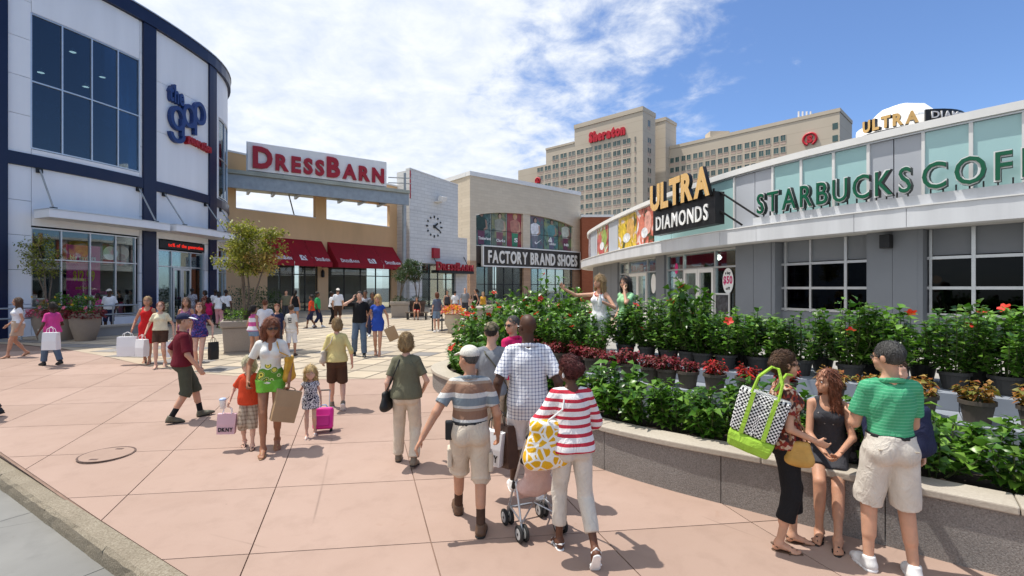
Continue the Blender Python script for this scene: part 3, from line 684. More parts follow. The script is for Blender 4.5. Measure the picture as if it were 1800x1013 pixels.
# ------------------------------------------------------------------ white clock wall
CK0 = Vector((-8.79, 41.5)); CK = Path([CK0, CK0 + TD * 7.3], 1.); CS = Path([CK0 + Vector((-.792, .61)) * 1.7, CK0], 1.)
def course_mat(name, c0, c1, bw, bh, mort, rough=.8):
    t = NT(name); v = t.pos(); sx = t.sep(v)
    cmb = t.n('ShaderNodeCombineXYZ'); t.L.new(t.m('ADD', t.m('MULTIPLY', sx[0], .75), t.m('MULTIPLY', sx[1], .85)), cmb.inputs[0]); t.L.new(sx[2], cmb.inputs[1])
    b = t.n('ShaderNodeTexBrick'); t.L.new(cmb.outputs[0], b.inputs['Vector']); b.inputs['Scale'].default_value = 1
    b.inputs['Brick Width'].default_value = bw; b.inputs['Row Height'].default_value = bh; b.inputs['Mortar Size'].default_value = mort
    b.inputs['Color1'].default_value = (*c0, 1); b.inputs['Color2'].default_value = (*c1, 1); b.inputs['Mortar'].default_value = (*sc3(c0, .82), 1)
    n = t.noise(v, .6, 5, .6); c = t.mix(t.m('MULTIPLY', t.rng(n, .4, .75), .25), b.outputs[0], sc3(c0, .78))
    t.bump(b.outputs['Fac'], -.25, .02); return t.fin(c, rough, spec=.25)
M_wbrk = course_mat('painted_block', (.66, .65, .63), (.72, .71, .69), .9, .3, .02)
M_lime = course_mat('limestone_block', (.62, .53, .41), (.67, .58, .455), .9, .3, .008)
M_limed = course_mat('sandstone_base', (.42, .27, .18), (.50, .33, .22), .7, .3, .012)
ckt = thing('clock_wall', 'white block wall with big clock marks beside the tan shop', 'building', (-6.5, 44, .45))
def kpart(name, m, *a, **k): return child(PB(name, m, None, CK, *a, **k), ckt)
kq = CK.hit(805)[0]; ke = CK.hit(821)[0]; dq0, dq1 = CK.hit(742)[0], CK.hit(801)[0]
kpart('wall', M_wbrk, 0, kq, -.5, 0, 4.4, lambda s: 12.45 - .075 * s); kpart('wall', M_wbrk, 0, dq0, -.5, 0, .3, 4.4); kpart('wall', M_wbrk, dq1, ke, -.5, 0, .3, 4.4); kpart('wall', M_wbrk, kq, ke, -.5, 0, 4.4, 6.95)
kpart('coping', M_trim, 0, kq, -.55, .04, lambda s: 12.455 - .075 * s, lambda s: 12.54 - .075 * s); kpart('coping', M_trim, kq, ke, -.55, .04, 6.953, 7.03)
child(PB('side_wall', M_wbrk, None, CS, 0, CS.L - .51, -.3, 0, .3, 12.35), ckt)
kpart('flashing', M_red, .0, .10, .002, .05, 9.9, 12.3)
window(dq0, dq1, .5, 4.35, 4, [3.0], M_glass, CK, kpart, -.25, .08, M_black); kpart('shop_back_wall', M_inter, dq0 - .3, dq1 + .3, -4, -3.8, .3, 4.4); kpart('shop_ceiling', M_inter, dq0 - .3, dq1 + .3, -3.8, -.51, 4.41, 4.45)
for z in (8.9, 6.5): kpart('joint_strip', mat('joint_grey', (.45, .44, .43), .8), 0.02, kq if z > 7 else ke, .001, .012, z, z + .03)
ck = thing('wall_clock', 'black clock marks and hands on the white block wall', 'clock', tuple(CK.pt(CK.hit(763)[0], .04, 7.75)))
cq, cz = CK.hit(763)[0], 7.75
for h in range(12):
    a = R(90 - 30 * h); m = MB(); l = .17 if h % 3 else .24
    m.box(-.07, .07, -.03, .0, -l / 2, l / 2, M=CK.frame(cq + .88 * math.cos(a), .03, cz + .88 * math.sin(a)) @ Matrix.Rotation(R(90) - a, 4, 'Y')); child(m.build('hour_mark', M_black), ck)
for a, l, wd in ((118, .72, .06), (50, .52, .075)):
    m = MB(); m.box(-wd, wd, -.03, 0, -.12, l, M=CK.frame(cq, .07, cz) @ Matrix.Rotation(R(a), 4, 'Y')); child(m.build('clock_hand', M_black), ck)
child(MB().box(-.14, .14, -.04, 0, -.14, .14, M=CK.frame(cq, .05, cz)).build('hub', M_black), ck)
rb = thing('red_sign_box', 'small square red sign box below the clock marks', 'sign', tuple(CK.pt(CK.hit(764)[0], .15, 5.1)))
child(MB().box(-.38, .38, -.2, .1, -.45, .45, M=CK.frame(CK.hit(764)[0], .1, 5.35)).build('box', M_red), rb)
wcm = thing('wall_floodlight', 'white floodlight on an arm near the top of the clock wall', 'lamp', tuple(CK.pt(CK.hit(768)[0], .4, 10.4)))
child(MB().box(-.3, .3, -.5, .0, -.22, .22, M=CK.frame(CK.hit(770)[0], .35, 10.35) @ Matrix.Rotation(R(20), 4, 'X')).build('housing', M_trim), wcm); child(MB().box(-.4, .3, -.4, .02, -.04, .04, M=CK.frame(CK.hit(768)[0], .02, 10.0)).build('arm', M_trim), wcm)
dls = thing('canopy_sign', 'red lettering on the small dark canopy below the clock', 'sign', tuple(CK.pt(dq0, .5, 4.1)))
child(PB('canopy', M_black, None, CK, CK.hit(758)[0], ke - .1, .0, 1.0, 3.55, 3.8), dls)
for o in text_line(None, 'DRESSBARN', 'fat', [M_red], lambda x: CK.frame(CK.hit(753)[0] + x, 1.05, 3.82), ke - CK.hit(753)[0] - .3, .72, .1, 1.4, [1, .78, .78, .78, .78, 1, .78, .78, .78]): child(o, dls)
for q in (CK.hit(760)[0], ke - .5): child(MB().tube([CK.pt(q, .9, 3.8), CK.pt(q, .03, 5.2)], .035, 6).build('tie_rod', M_black), dls)
# ------------------------------------------------------------------ stone shoe store
FD = Vector((.766, .643)); F0 = Vector((-4.26, 49.0)); FA = Path([F0, F0 + FD * 16.6], 1.); FS = Path([F0 + Vector((-.643, .766)) * 16, F0], 1.)
fct = thing('stone_store', 'beige limestone store with arched poster window', 'building', (2, 54, .5))
def fpart(name, m, *a, **k): return child(PB(name, m, None, FA, *a, **k), fct)
def fs_(u): return FA.hit(u)[0]
fl0, fm0, fm1, fr1 = fs_(837), fs_(920), fs_(932.5), fs_(1008); FL = FA.L
def arch(s): x = (s - fl0) / (fr1 - fl0) * 2 - 1; return 8.65 + 1.55 * math.sqrt(max(0, 1 - (x * .82) ** 2)) * 1.15
fpart('wall_upper', M_lime, fl0, fr1, -.6, 0, lambda s: arch(s), 13.6); fpart('wall_pier', M_lime, 0, fl0, -.6, 0, 5.0, 13.6); fpart('wall_pier', M_lime, fr1, FL, -.6, 0, 5.0, 13.6); fpart('wall_pier', M_lime, fm0, fm1, -.6, -.05, 5.0, lambda s: arch(s))
for a, b in ((0, fl0), (fm0, fm1), (fr1, FL)): fpart('base_pier', M_limed, a, b, -.6, .02, .3, 5.0)
child(PB('side_wall', M_lime, None, FS, 0, FS.L - .6, -.6, 0, .3, 13.6), fct)
fpart('coping', M_trim, -.08, FL, -.7, .1, 13.605, 14.05); child(PB('coping', M_trim, None, FS, 0, FS.L - .7, -.7, .1, 13.605, 14.05), fct)
for a, b in ((fl0, fm0), (fm1, fr1)):
    window(a, b, .6, 4.75, 5, [2.6, 4.7], M_glass, FA, fpart, -.3, .08, M_black); fpart('shop_back_wall', M_inter, a - .2, b + .2, -6, -5.8, .3, 5); fpart('shop_ceiling', M_inter, a - .2, b + .2, -5.8, -.61, 5.0, 5.1)
fpart('sign_spandrel', mat('spandrel_bronze', (.09, .07, .06), .6), fl0, fr1, -.5, -.32, 4.76, 6.6)
def print_mat(name, ca, cb, cc_, sc=.5):
    t = NT(name); v = t.obj(); n = t.noise(v, sc, 3, .5, .8); n2 = t.noise(v, sc * 3, 4, .6, .5)
    return t.fin(t.mix(t.rng(n2, .45, .65), t.mix(t.rng(n, .35, .65), ca, cb), cc_), .5)
GR = (.03, .10, .09); MA = (.20, .035, .07); SK = (.5, .3, .2)
pcols = [((.05, .12, .11), (.20, .28, .25), (.03, .05, .06)), ((.16, .2, .14), (.32, .30, .12), (.08, .12, .1)), ((.26, .03, .05), (.33, .06, .07), (.30, .12, .08)), ((.05, .16, .17), (.20, .10, .14), (.09, .22, .22)), ((.10, .26, .24), (.34, .35, .12), (.05, .10, .1)), ((.22, .28, .08), (.07, .16, .12), (.2, .05, .09))]
def figure(t, path, q, off, z, h, skin, top, bot, lean=0., hair=(.03, .02, .015), add=child):
    """a printed picture of a standing figure: flat ink shapes on the poster"""
    def blob(name, pts, m):
        vs = [path.pt(q + x * h, off, z + y * h) for x, y in pts]; n = len(vs); vs2 = [v + (path.pt(q, off + .004, 0) - path.pt(q, off, 0)) for v in vs]
        add(MB().add(vs2, [tuple(range(n))]).build(name, m), t)
    def el(cx, cy, rx, ry, k=14): return [(cx + rx * math.cos(i * 2 * math.pi / k), cy + ry * math.sin(i * 2 * math.pi / k)) for i in range(k)]
    blob('printed_legs', [(-.12, 0), (.1, 0), (.13, .45), (-.14, .45)], bot); off += .005
    blob('printed_top', [(-.15, .42), (.14, .42), (.19, .62), (.2, .78), (.06, .84), (-.06, .84), (-.2, .78), (-.2, .6)], top); off += .005
    blob('printed_arm', [(.14, .78), (.2, .74), (.24, .5), (.1, .42), (.08, .47), (.17, .54)], skin); off += .005
    blob('printed_hair', el(0, .935, .085, .095), mat('ink_hair_%d' % int(hair[0] * 100), hair, .6)); off += .005; blob('printed_face', el(.005, .92, .06, .08), skin)
pm = lambda n, c: mat(n, c, .55, .25, 2)
fig = [((.3, .2, .15), (.03, .06, .05), (.14, .05, .09)), ((.5, .35, .25), (.3, .3, .25), (.22, .10, .12)), ((.55, .32, .22), (.45, .2, .15), (.05, .22, .12)), ((.5, .33, .25), (.75, .75, .78), (.2, .2, .24)), ((.35, .25, .18), (.12, .28, .28), (.15, .14, .2)), ((.3, .2, .15), (.55, .58, .5), (.18, .06, .1))]
brands = ['Timberland', 'Clarks', 'S', 'swoosh', 'adidas', 'NB']
for b, (a0, b0) in enumerate(((fl0, fm0), (fm1, fr1))):
    for k in range(3):
        x0 = a0 + (b0 - a0) * k / 3; x1 = a0 + (b0 - a0) * (k + 1) / 3; i = b * 3 + k
        t = thing('shoe_poster', 'printed shoe poster panel, number %s from the left in the arched window' % ['one', 'two', 'three', 'four', 'five', 'six'][i], 'poster', tuple(FA.pt(x0, -.3, 6.6)), group='posters in the arched window')
        child(PB('sheet', print_mat('poster_print_%d' % i, *pcols[i]), None, FA, x0 + .04, x1 - .04, -.36, -.3, 6.62, lambda s: arch(s) - .02), t)
        m1, m2, m3 = (pm('poster_ink_%d%s' % (i, c), f) for c, f in zip('abc', fig[i]))
        figure(t, FA, (x0 + x1) / 2 + (.1 if k else -.2), -.295, 6.75, 3.4 if i != 2 else 3.5, m1, m2, m3, hair=(.03, .02, .015) if i != 2 else (.5, .35, .12))
        if i == 3:
            sw = [(0, .25), (.12, .05), (.3, .08), (1.1, .55), (.35, .0), (.12, -.1), (-.08, .02)]
            vs = [FA.pt(x0 + .95 + x, -.255, 7.3 + y) for x, y in sw]; child(MB().add(vs, [tuple(range(len(vs)))]).build('logo', M_wht), t)
        elif i == 4:
            for q in range(3): child(MB().box(.0, .16, -.01, 0, 0, .25 + .17 * q, M=FA.frame(x0 + .75 + .22 * q, -.255, 7.55) @ Matrix.Rotation(R(-22), 4, 'Y')).build('logo_stripe', M_wht), t)
        tx = brands[i]
        if tx != 'swoosh':
            key = 'bold'; wd = {'Timberland': 1.6, 'Clarks': 1.2, 'S': .5, 'adidas': 1.0, 'NB': .8}[tx]
            if tx in ('S', 'NB', 'Clarks', 'adidas', 'Timberland'):
                for o in text_line(None, tx, key, [M_wht], lambda x: FA.frame(x0 + (x1 - x0 - wd) / 2 + .2 + x, -.25, 7.25 if i != 1 else 7.15), wd, .3 if i != 2 else .45, depth=.1, name='lettering'): child(o, t)
fpart('glazing_bar', M_black, fl0, fr1, -.299, -.27, 8.28, 8.33)
for k in range(1, 6):
    q = fl0 + (fm0 - fl0) * k / 3 if k < 3 else fm1 + (fr1 - fm1) * (k - 3) / 3
    if k != 3: fpart('glazing_bar', M_black, q - .03, q + .03, -.299, -.265, 6.6, arch(q))
fsn = thing('shoe_sign', 'long black sign board with tall cream capitals on the stone store', 'sign', (2, 53, 5))
sq0, sq1 = fs_(847), fs_(1016)
child(PB('board', mat('sign_brown', (.05, .042, .036), .6, .2, 3), None, FA, sq0, sq1, .05, .3, 4.5, 6.55), fsn)
for z0, z1 in ((4.42, 4.55), (6.5, 6.63)): child(PB('frame', M_trim, None, FA, sq0 - .1, sq1 + .1, .04, .36, z0, z1), fsn)
for q in (sq0 - .12, sq1): child(PB('frame', M_trim, None, FA, q, q + .13, .04, .355, 4.551, 6.499), fsn)
for k in range(1, 14): q = sq0 + (sq1 - sq0) * k / 14; child(PB('board_rib', M_black, None, FA, q - .02, q + .02, .301, .315, 4.56, 6.49), fsn)
for o in text_line(None, 'FACTORY BRAND SHOES', 'bold', [mat('sign_cream', (.78, .75, .70), .5, .05, 2)], lambda x: FA.frame(sq0 + .55 + x, .34, 4.85), sq1 - sq0 - 1.1, 1.3, .09, 1.2): child(o, fsn)
brk = thing('brick_building', 'narrow strip of red brick building behind the shoe store', 'building', (8.6, 58, .5))
M_brick = course_mat('red_brick', (.30, .09, .045), (.36, .12, .06), .25, .09, .01)
child(MB().box(-.2, 3.5, 0, 4, 0, 10.2).build('wall', M_brick, brk), brk).location = (0, 0, 0); brk_c = MB().box(-.3, 3.6, -.1, 4.1, 10.2, 10.5).build('coping', M_trim, brk)
for o in brk.children: o.matrix_parent_inverse = Matrix.Identity(4)
# ------------------------------------------------------------------ curved grey store on the right
SBP = [(p.x, p.y) for p in spline([(8.2, 41), (5.9, 38.2), (4.85, 34), (4.8, 30), (5.1, 25.2), (5.78, 20), (6.95, 15.4), (8.5, 12.1), (10.2, 9.6), (12.6, 6.9), (15.5, 4.4), (19, 2.2)], 12)]
SB_ = Path(SBP, .3); TZ = .75
def ss(u, off=0.): return SB_.hit(u, off)[0]
cafe = thing('curved_store', 'grey curved store with teal glass panels and deep canopy on the right', 'building', (10, 16, TZ))
def spart(name, m, *a, **k): return child(PB(name, m, None, SB_, *a, **k), cafe)
EN = SB_.L; LW = -.85; UW = -.55
# canopy fascia in panels
js = [0] + [ss(u) for u in (1060, 1148, 1265, 1329, 1501, 1593)] + [ss(1593) + 5, ss(1593) + 9, EN]
for a, b in zip(js, js[1:]): spart('fascia_panel', M_fascia, a + .006, b - .006, -.4, 0, 3.6, 4.05)
spart('canopy_soffit', mat('soffit', (.55, .55, .54), .7, .06, 1), 0, EN, -2.2, -.405, 3.62, 3.72); spart('canopy_top', M_fascia, 0, EN, -.56, -.405, 3.98, 4.06)
spart('drip_trim', M_trim, 0, EN, -.03, .03, 4.055, 4.085)
# upper storey
def up(u): return ss(u, UW)
def upanel(a, b, m, name='wall_panel', z0=4.1, z1=5.83): spart(name, m, a + .012, b - .012, UW - .1, UW, z0, z1)
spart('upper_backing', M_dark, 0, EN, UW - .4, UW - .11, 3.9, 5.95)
spart('coping', M_trim, 0, EN, UW - .5, UW + .12, 5.88, 6.06); spart('coping_under_trim', M_alu, 0, EN, UW - .02, UW + .05, 5.835, 5.878)  # coping, with a slim aluminium strip between it and the panels
spart('roof', M_greyd, 0, EN, -12, UW - .41, 5.5, 5.7)
glass_us = [(1361, 1408), (1411, 1465), (1468, 1526), (1625, 1706), (1709, 1800)]
for a, b in glass_us: upanel(up(a), up(b), M_teal, 'teal_pane')
for u in (1359.5, 1409.5, 1466.5, 1527.5, 1623.5, 1707.5): q = up(u); spart('mullion', M_trim, q - .035, q + .035, UW - .05, UW + .05, 4.1, 5.83)
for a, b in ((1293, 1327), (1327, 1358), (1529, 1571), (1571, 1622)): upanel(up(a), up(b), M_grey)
upanel(up(1180), up(1291), M_teal, 'teal_pane'); q = up(1291.8); spart('mullion', M_trim, q - .03, q + .03, UW - .05, UW + .05, 4.1, 5.83)
q = up(1801)
while q < EN - 2: upanel(q, q + 1.9, M_teal, 'teal_pane'); spart('mullion', M_trim, q - .035, q + .035, UW - .05, UW + .05, 4.1, 5.83); q += 1.9
for a, b in ((1070, 1086), (1049.8, 1046.5), (1038, 1046)):
    upanel(min(up(a), up(b)), max(up(a), up(b)), M_grey)
upanel(0, up(1034), M_grey); upanel(up(1150), up(1180), M_teal, 'teal_pane')
# jewellery posters on the upper wall
def fruit_mat(name, c0, c1, c2, sc=1.2):
    t = NT(name); v = t.obj(); n = t.noise(v, sc, 4, .5, 1.5)
    return t.fin(t.ramp(n, [(.0, (.02, .02, .015)), (.36, (.05, .06, .02)), (.42, c0), (.52, c1), (.58, c2), (.66, (.75, .76, .78)), (1, (.8, .8, .82))]), .45)
for k, (a, b, cols, lab) in enumerate(((1087, 1119, ((.45, .30, .02), (.70, .50, .04), (.6, .35, .1)), 'yellow jewellery poster left of the black and gold sign'), (1119.5, 1149, ((.45, .08, .05), (.65, .2, .13), (.7, .35, .28)), 'red jewellery poster touching the black and gold sign'), (1050, 1069, ((.45, .05, .06), (.55, .14, .12), (.3, .4, .1)), 'pink and green jewellery poster near the far end'), (1034.5, 1037.5, ((.3, .25, .25), (.5, .4, .4), (.2, .1, .2)), 'narrow jewellery poster at the far tip of the curved store'))):
    t = thing('jewellery_poster', lab, 'poster', tuple(SB_.pt(up(a), UW, 4.2)), group='posters on the curved store')
    child(PB('sheet', fruit_mat('jewel_print_%d' % k, *cols), None, SB_, up(a) + .02, up(b) - .02, UW - .1, UW + .01, 4.15, 5.83), t)
    if k < 3:
        q0, q1 = up(a), up(b)
        for j, (fx, fz, rx, rz, c) in enumerate(((.3, .5, .16, .55, cols[1]), (.7, .55, .2, .62, cols[2]), (.5, .3, .2, .28, (.72, .73, .76)))):
            n = 16; vs = [SB_.pt(q0 + (q1 - q0) * (fx + rx * math.cos(i * 2 * math.pi / n)), UW + .013 + .003 * j, 4.2 + 1.7 * (fz + .5 * rz * math.sin(i * 2 * math.pi / n)) ) for i in range(n)]
            child(MB().add(vs, [tuple(range(n))]).build('printed_shape', mat('jewel_ink_%d%d' % (k, j), c, .5, .35, 4)), t)
    child(PB('ledge', M_trim, None, SB_, up(a), up(b), UW, UW + .3, 4.09, 4.16), t)
# lower storey: columns, windows, doors
def lo(u): return ss(u, LW)
def wall(a, b, m=M_greyd, d=0., name='wall_pier', z1=3.615): spart(name, m, a, b, LW - .4, LW + d, TZ - .1, z1)
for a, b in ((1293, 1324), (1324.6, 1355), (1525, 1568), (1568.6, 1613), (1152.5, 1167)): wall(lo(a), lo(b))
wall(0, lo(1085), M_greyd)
for a in (1050, 1062, 1074): q = lo(a); spart('wall_joint', M_black, q - .01, q + .01, LW - .01, LW + .004, TZ, 3.6)
def bay(u0, u1, cuts):
    a, b = lo(u0), lo(u1); cs = [lo(c) for c in cuts]; r = LW - .32
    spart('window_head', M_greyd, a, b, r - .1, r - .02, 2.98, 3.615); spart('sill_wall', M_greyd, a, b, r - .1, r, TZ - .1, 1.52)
    for q in cs: spart('mullion', M_alu, q - .035, q + .035, r - .05, r + .04, 1.5, 3.61)
    for z in (1.56, 2.2, 2.92): spart('transom', M_alu, a, b, r - .05, r + .035, z - .035, z + .035)
    for x0, x1 in zip(cs, cs[1:]):
        for z0, z1 in ((1.6, 2.16), (2.24, 2.88)): spart('window_pane', M_glassd, x0 + .035, x1 - .035, r - .02, r - .008, z0, z1)
    for q, e in ((a, -.12), (b, .12)): spart('reveal', M_greyd, min(q, q + e), max(q, q + e), r - .1, LW - .005, TZ, 3.61)
bay(1362, 1523, [1369, 1413, 1476, 1522]); bay(1622, 1830, [1628, 1706, 1800, 1829])
q = lo(1830); wall(q, q + 2); wall(q + 2, EN)
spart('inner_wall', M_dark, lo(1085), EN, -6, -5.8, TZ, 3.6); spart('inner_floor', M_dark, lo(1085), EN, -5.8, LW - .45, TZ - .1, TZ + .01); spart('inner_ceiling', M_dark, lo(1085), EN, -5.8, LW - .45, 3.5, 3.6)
def spart_r(name, m, *a, **k): return spart(name, m, *a, **k)
def front(u0, cuts, u1, door):
    a, b = lo(u0), lo(u1); r = LW - .15
    window(a, b, TZ, 3.6, 3, [2.95, 3.57], M_glass, SB_, spart_r, r, .06, M_alu, cuts=[a] + [lo(c) for c in cuts] + [b])
    d0, d1 = lo(door[0]), lo(door[1]); mid = (d0 + d1) / 2
    for x0, x1 in ((d0, mid - .01), (mid + .01, d1)):
        for p0, p1 in ((x0, x0 + .1), (x1 - .1, x1)): spart('door_stile', M_trim, p0, p1, r - .02, r + .07, TZ, 2.93)
        for z0, z1 in ((TZ, TZ + .25), (2.78, 2.93)): spart('door_rail', M_trim, x0 + .101, x1 - .101, r - .02, r + .07, z0, z1)
front(1168, [1197, 1252], 1291.5, (1198.5, 1250)); front(1086, [1102, 1134], 1152, (1103, 1133))
# interior lamp and pendant
for u, v, m, lab in ((1262, 453, emit_mat('downlight', (1, .95, .85), 6), 'small round lit lamp behind the pane with the price disc'), (1646, 492, emit_mat('amber_lamp', (1, .45, .05), 1.2), 'amber pendant lamp glowing behind the dark cafe window')):
    y = SB_.hit(u, LW)[1] + 1.2; p = P(u, v, y); t = thing('shop_lamp', lab, 'lamp', tuple(p))
    MB().lathe([(.02, .11), (.09, .07), (.11, 0), (.08, -.07), (.02, -.1)], 14).build('globe', m, t, True); MB().tube([(0, 0, .1), (0, 0, 3.48 - p.z)], .01, 5).build('cord', M_black, t)
# price disc on the glass
pq = lo(1274); pd = thing('price_disc', 'white oval window sticker with pink $50 price', 'sticker', tuple(SB_.pt(pq, LW - .1, 2.45)))
m = MB(); n = 28; vs = [(.27 * math.cos(i * 2 * math.pi / n), 0, .45 * math.sin(i * 2 * math.pi / n)) for i in range(n)]; m.add(vs, [tuple(range(n))])
o = child(m.build('disc', M_wht), pd); o.matrix_basis = SB_.frame(pq, LW - .13, 2.45)
for tx, z, wd, cap, mm in (('$50', 2.36, .44, .26, mat('print_magenta', (.6, .02, .16), .5)), ('a buy', 2.68, .26, .1, M_black), ('off', 2.14, .2, .1, M_black)):
    for o in text_line(None, tx, 'bold', [mm], lambda x: SB_.frame(pq - wd / 2 + x, LW - .125, z), wd, cap, depth=.08, name='lettering'): child(o, pd)
pd2 = thing('window_sticker', 'small white round sticker on the far shop door pane', 'sticker', tuple(SB_.pt(lo(1144), LW - .1, 2.4)))
o = child(MB().add(vs, [tuple(range(n))]).build('disc', M_wht), pd2); o.matrix_basis = SB_.frame(lo(1144), LW - .13, 2.4)
jt = thing('window_lettering', 'white juice lettering and pink shape on the left door pane', 'sticker', tuple(SB_.pt(lo(1180), LW - .1, 2.4)))
for o in text_line(None, 'juice', 'bold', [M_wht], lambda x: SB_.frame(lo(1179) + x, LW - .125, 2.35), .7, .35, depth=.08): child(o, jt)
mf = child(MB().add([(x * .5, 0, z * .5) for x, _, z in vs], [tuple(range(n))]).build('printed_shape', M_pink), jt); mf.matrix_basis = SB_.frame(lo(1184), LW - .125, 3.0)
fp = thing('framed_notice', 'small framed black notice on the shop wall under the price disc', 'notice', tuple(SB_.pt(lo(1267), LW - .05, 1.4)))
for nm, mm, r_, o_ in (('frame', M_trim, .36, 0), ('picture', mat('notice_print', (.06, .06, .07), .4, .9, 6), .31, .02)): o = child(MB().box(-r_, r_, -.02, .02, -r_ * 1.1, r_ * 1.1).build(nm, mm), fp); o.matrix_basis = SB_.frame(lo(1266), LW - .1 + o_, 1.62)
# outside speaker under the canopy
spk = thing('wall_speaker', 'black box speaker under the canopy between the cafe windows', 'speaker', tuple(SB_.pt(lo(1562), LW + .1, 3.3)))
o = child(MB().box(-.11, .11, -.12, .1, -.17, .17).build('cabinet', M_black), spk); o.matrix_basis = SB_.frame(lo(1562), LW + .12, 3.36); bevel(o, .015)
o = child(MB().box(-.05, .05, -.0, .12, -.05, .05).build('bracket', M_black), spk); o.matrix_basis = SB_.frame(lo(1562), LW + .0, 3.36)
# raised cafe lettering with its rail
def rail_sign(name, label, tx, u0, u1, u2):
    t = thing(name, label, 'sign', tuple(SB_.pt(ss(u0), -.2, 4.2)), group='green lettering'); a, b = ss(u0, -.12), ss(u1, -.12)
    child(PB('rail', M_fascia, None, SB_, a - .25, ss(u2, -.12), -.42, -.16, 4.09, 4.33), t)
    M_out = mat('sign_outline', (.78, .79, .78), .4, .03, 2)
    for key, mm, off, dp in (('outl', [M_out, M_black], -.13, 1.0), ('green', [M_green, M_black], -.055, .45)):
        for o in text_line(None, tx, key, mm, lambda x: SB_.frame(a + x, off, 4.42), b - a, .60, .2, dp): child(o, t)
    for k in range(len(tx) * 2): q = a + (b - a) * (k + .5) / len(tx) / 2; child(MB().box(-.012, .012, -.02, .02, 4.33, 4.46, M=SB_.frame(q, -.2, 0)).build('standoff', M_black), t)
rail_sign('cafe_sign', 'whole word of green raised letters with white outline above the canopy', 'STARBUCKS', 1334, 1604, 1606)
rail_sign('cafe_sign', 'second word of green raised letters, cut by the right picture edge', 'COFFEE', 1623, 1945, 1960)
# black and gold sign
US = Path([SB_.pt(ss(1148, .3), .3, 0).xy, SB_.pt(ss(1257, .3), .3, 0).xy], .5)
uts = thing('jeweller_sign', 'large gold letters over a black lettered board on the canopy', 'sign', (6.3, 18, 4.3))
UL = US.L
child(PB('board', M_black, None, US, 0, UL, -.35, 0, 4.28, 5.33), uts)
for o in text_line(None, 'DIAMONDS', 'sign', [M_wht], lambda x: US.frame(.28 + x, .03, 4.46), UL - .6, .54, .16, .4): child(o, uts)
M_goldr = None
t = NT('gold_rays'); v = t.obj(); sp = t.sep(v)
rays = t.m('ABSOLUTE', t.m('SINE', t.m('MULTIPLY', t.m('ARCTAN2', t.m('SUBTRACT', sp[2], .62), t.m('SUBTRACT', sp[0], .35)), 9.)))
M_rays = t.fin(t.mix(t.rng(rays, .0, .10), (.85, .8, .68), (.70, .43, .15)), .45)
for i, o in enumerate(text_line(None, 'ULTRA', 'ultra', [M_rays, M_black], lambda x: US.frame(.02 + x, .08, 5.28), UL - .1, .93, .05, .8)): child(o, uts)
for k in range(12): q = .2 + k * (UL - .4) / 11; child(MB().box(-.02, .02, -.03, .03, 5.33, 5.46, M=US.frame(q, -.1, 0)).build('post', M_black), uts)
child(MB().tube([US.pt(UL, -.2, 5.3), US.pt(UL + 1.1, -1.0, 4.2)], .035, 6).build('stay', M_black), uts); child(MB().tube([US.pt(UL, -.2, 4.7), US.pt(UL + .4, -.7, 4.2)], .035, 6).build('stay', M_black), uts)
# ------------------------------------------------------------------ rotunda with the second sign
rc = Vector((PX(1586, 46), 46.0)); rot = thing('rotunda', 'rotunda with white faceted dome and black sign band beyond the curved store', 'building', (rc.x, rc.y, 0))
MB().lathe([(4.15, .5), (4.15, 16.40), (3.6, 16.45), (3.6, 17.50)], 28).build('drum', M_trim, rot, True)
MB().lathe([(4.25, 16.30), (4.25, 16.50)], 28).build('ring_ledge', M_greyd, rot)
dm = MB(); dm.lathe([(3.1, 17.70), (3.05, 17.85), (1.9, 19.1), (.7, 19.55), (.0, 19.6)], 10); dm.build('dome', mat('dome_white', (.82, .82, .80), .5, .03, 1), rot)
MB().lathe([(2.85, 17.2), (2.85, 17.72)], 20).build('dome_drum', M_greyd, rot)
def rarc(a0, a1): return Path([(rc.x + 4.3 * math.cos(R(a0 + (a1 - a0) * i / 20)), rc.y + 4.3 * math.sin(R(a0 + (a1 - a0) * i / 20))) for i in range(21)], .3)
ra = rarc(186, 262); rb_ = rarc(252, 335)
rs = thing('rotunda_sign', 'gold letters and black lettered band wrapped round the rotunda', 'sign', (rc.x, rc.y - 5, 15))
for o in text_line(None, 'ULTRA', 'ultra', [M_gold, M_black], lambda x: ra.frame(.5 + x, .12, 16.6), ra.L * .70, 1.0, .05, 2.4): child(o, rs)
child(PB('band', M_black, None, rb_, 0, rb_.L, -.1, .1, 16.55, 17.65), rs)
for o in text_line(None, 'DIAMONDS', 'sign', [M_wht], lambda x: rb_.frame(.4 + x, .14, 16.85), rb_.L - 1.2, .6, .15, .8): child(o, rs)
# ------------------------------------------------------------------ hotel
HCn = Vector((40.6, 150)); HL = Vector((-.735, .678)); HN = Vector((.678, .735))
hot = thing('hotel', 'tall beige hotel with rows of paired windows on the skyline', 'building', (HCn.x, HCn.y, 0))
def hotel_mat():
    t = NT('hotel_concrete'); v = t.pos(); z = t.sep(v)[2]; n = t.noise(v, .12, 4)
    c = t.mix(t.rng(n, .3, .7), (.575, .49, .385), (.63, .545, .435))
    ln = t.rng(t.m('ABSOLUTE', t.m('SUBTRACT', t.m('FRACT', t.m('DIVIDE', z, 3.2)), .5)), .46, .49); c = t.mix(t.m('MULTIPLY', ln, .25), c, (.3, .23, .17))
    return t.fin(c, .85, spec=.2)
M_hot = hotel_mat(); t = NT('hotel_glass'); M_hwin = t.fin(t.mix(t.m('GREATER_THAN', t.orand(), .72), t.mix(t.orand(), (.02, .06, .058), (.07, .15, .14)), t.mix(t.noise(t.pos(), .9, 2), (.06, .11, .11), (.24, .25, .22))), .15, spec=.7); M_hfr = mat('hotel_spandrel', (.58, .44, .36), .85, .1, .2)
def hpath(a, b): return Path([a, b], 3.)
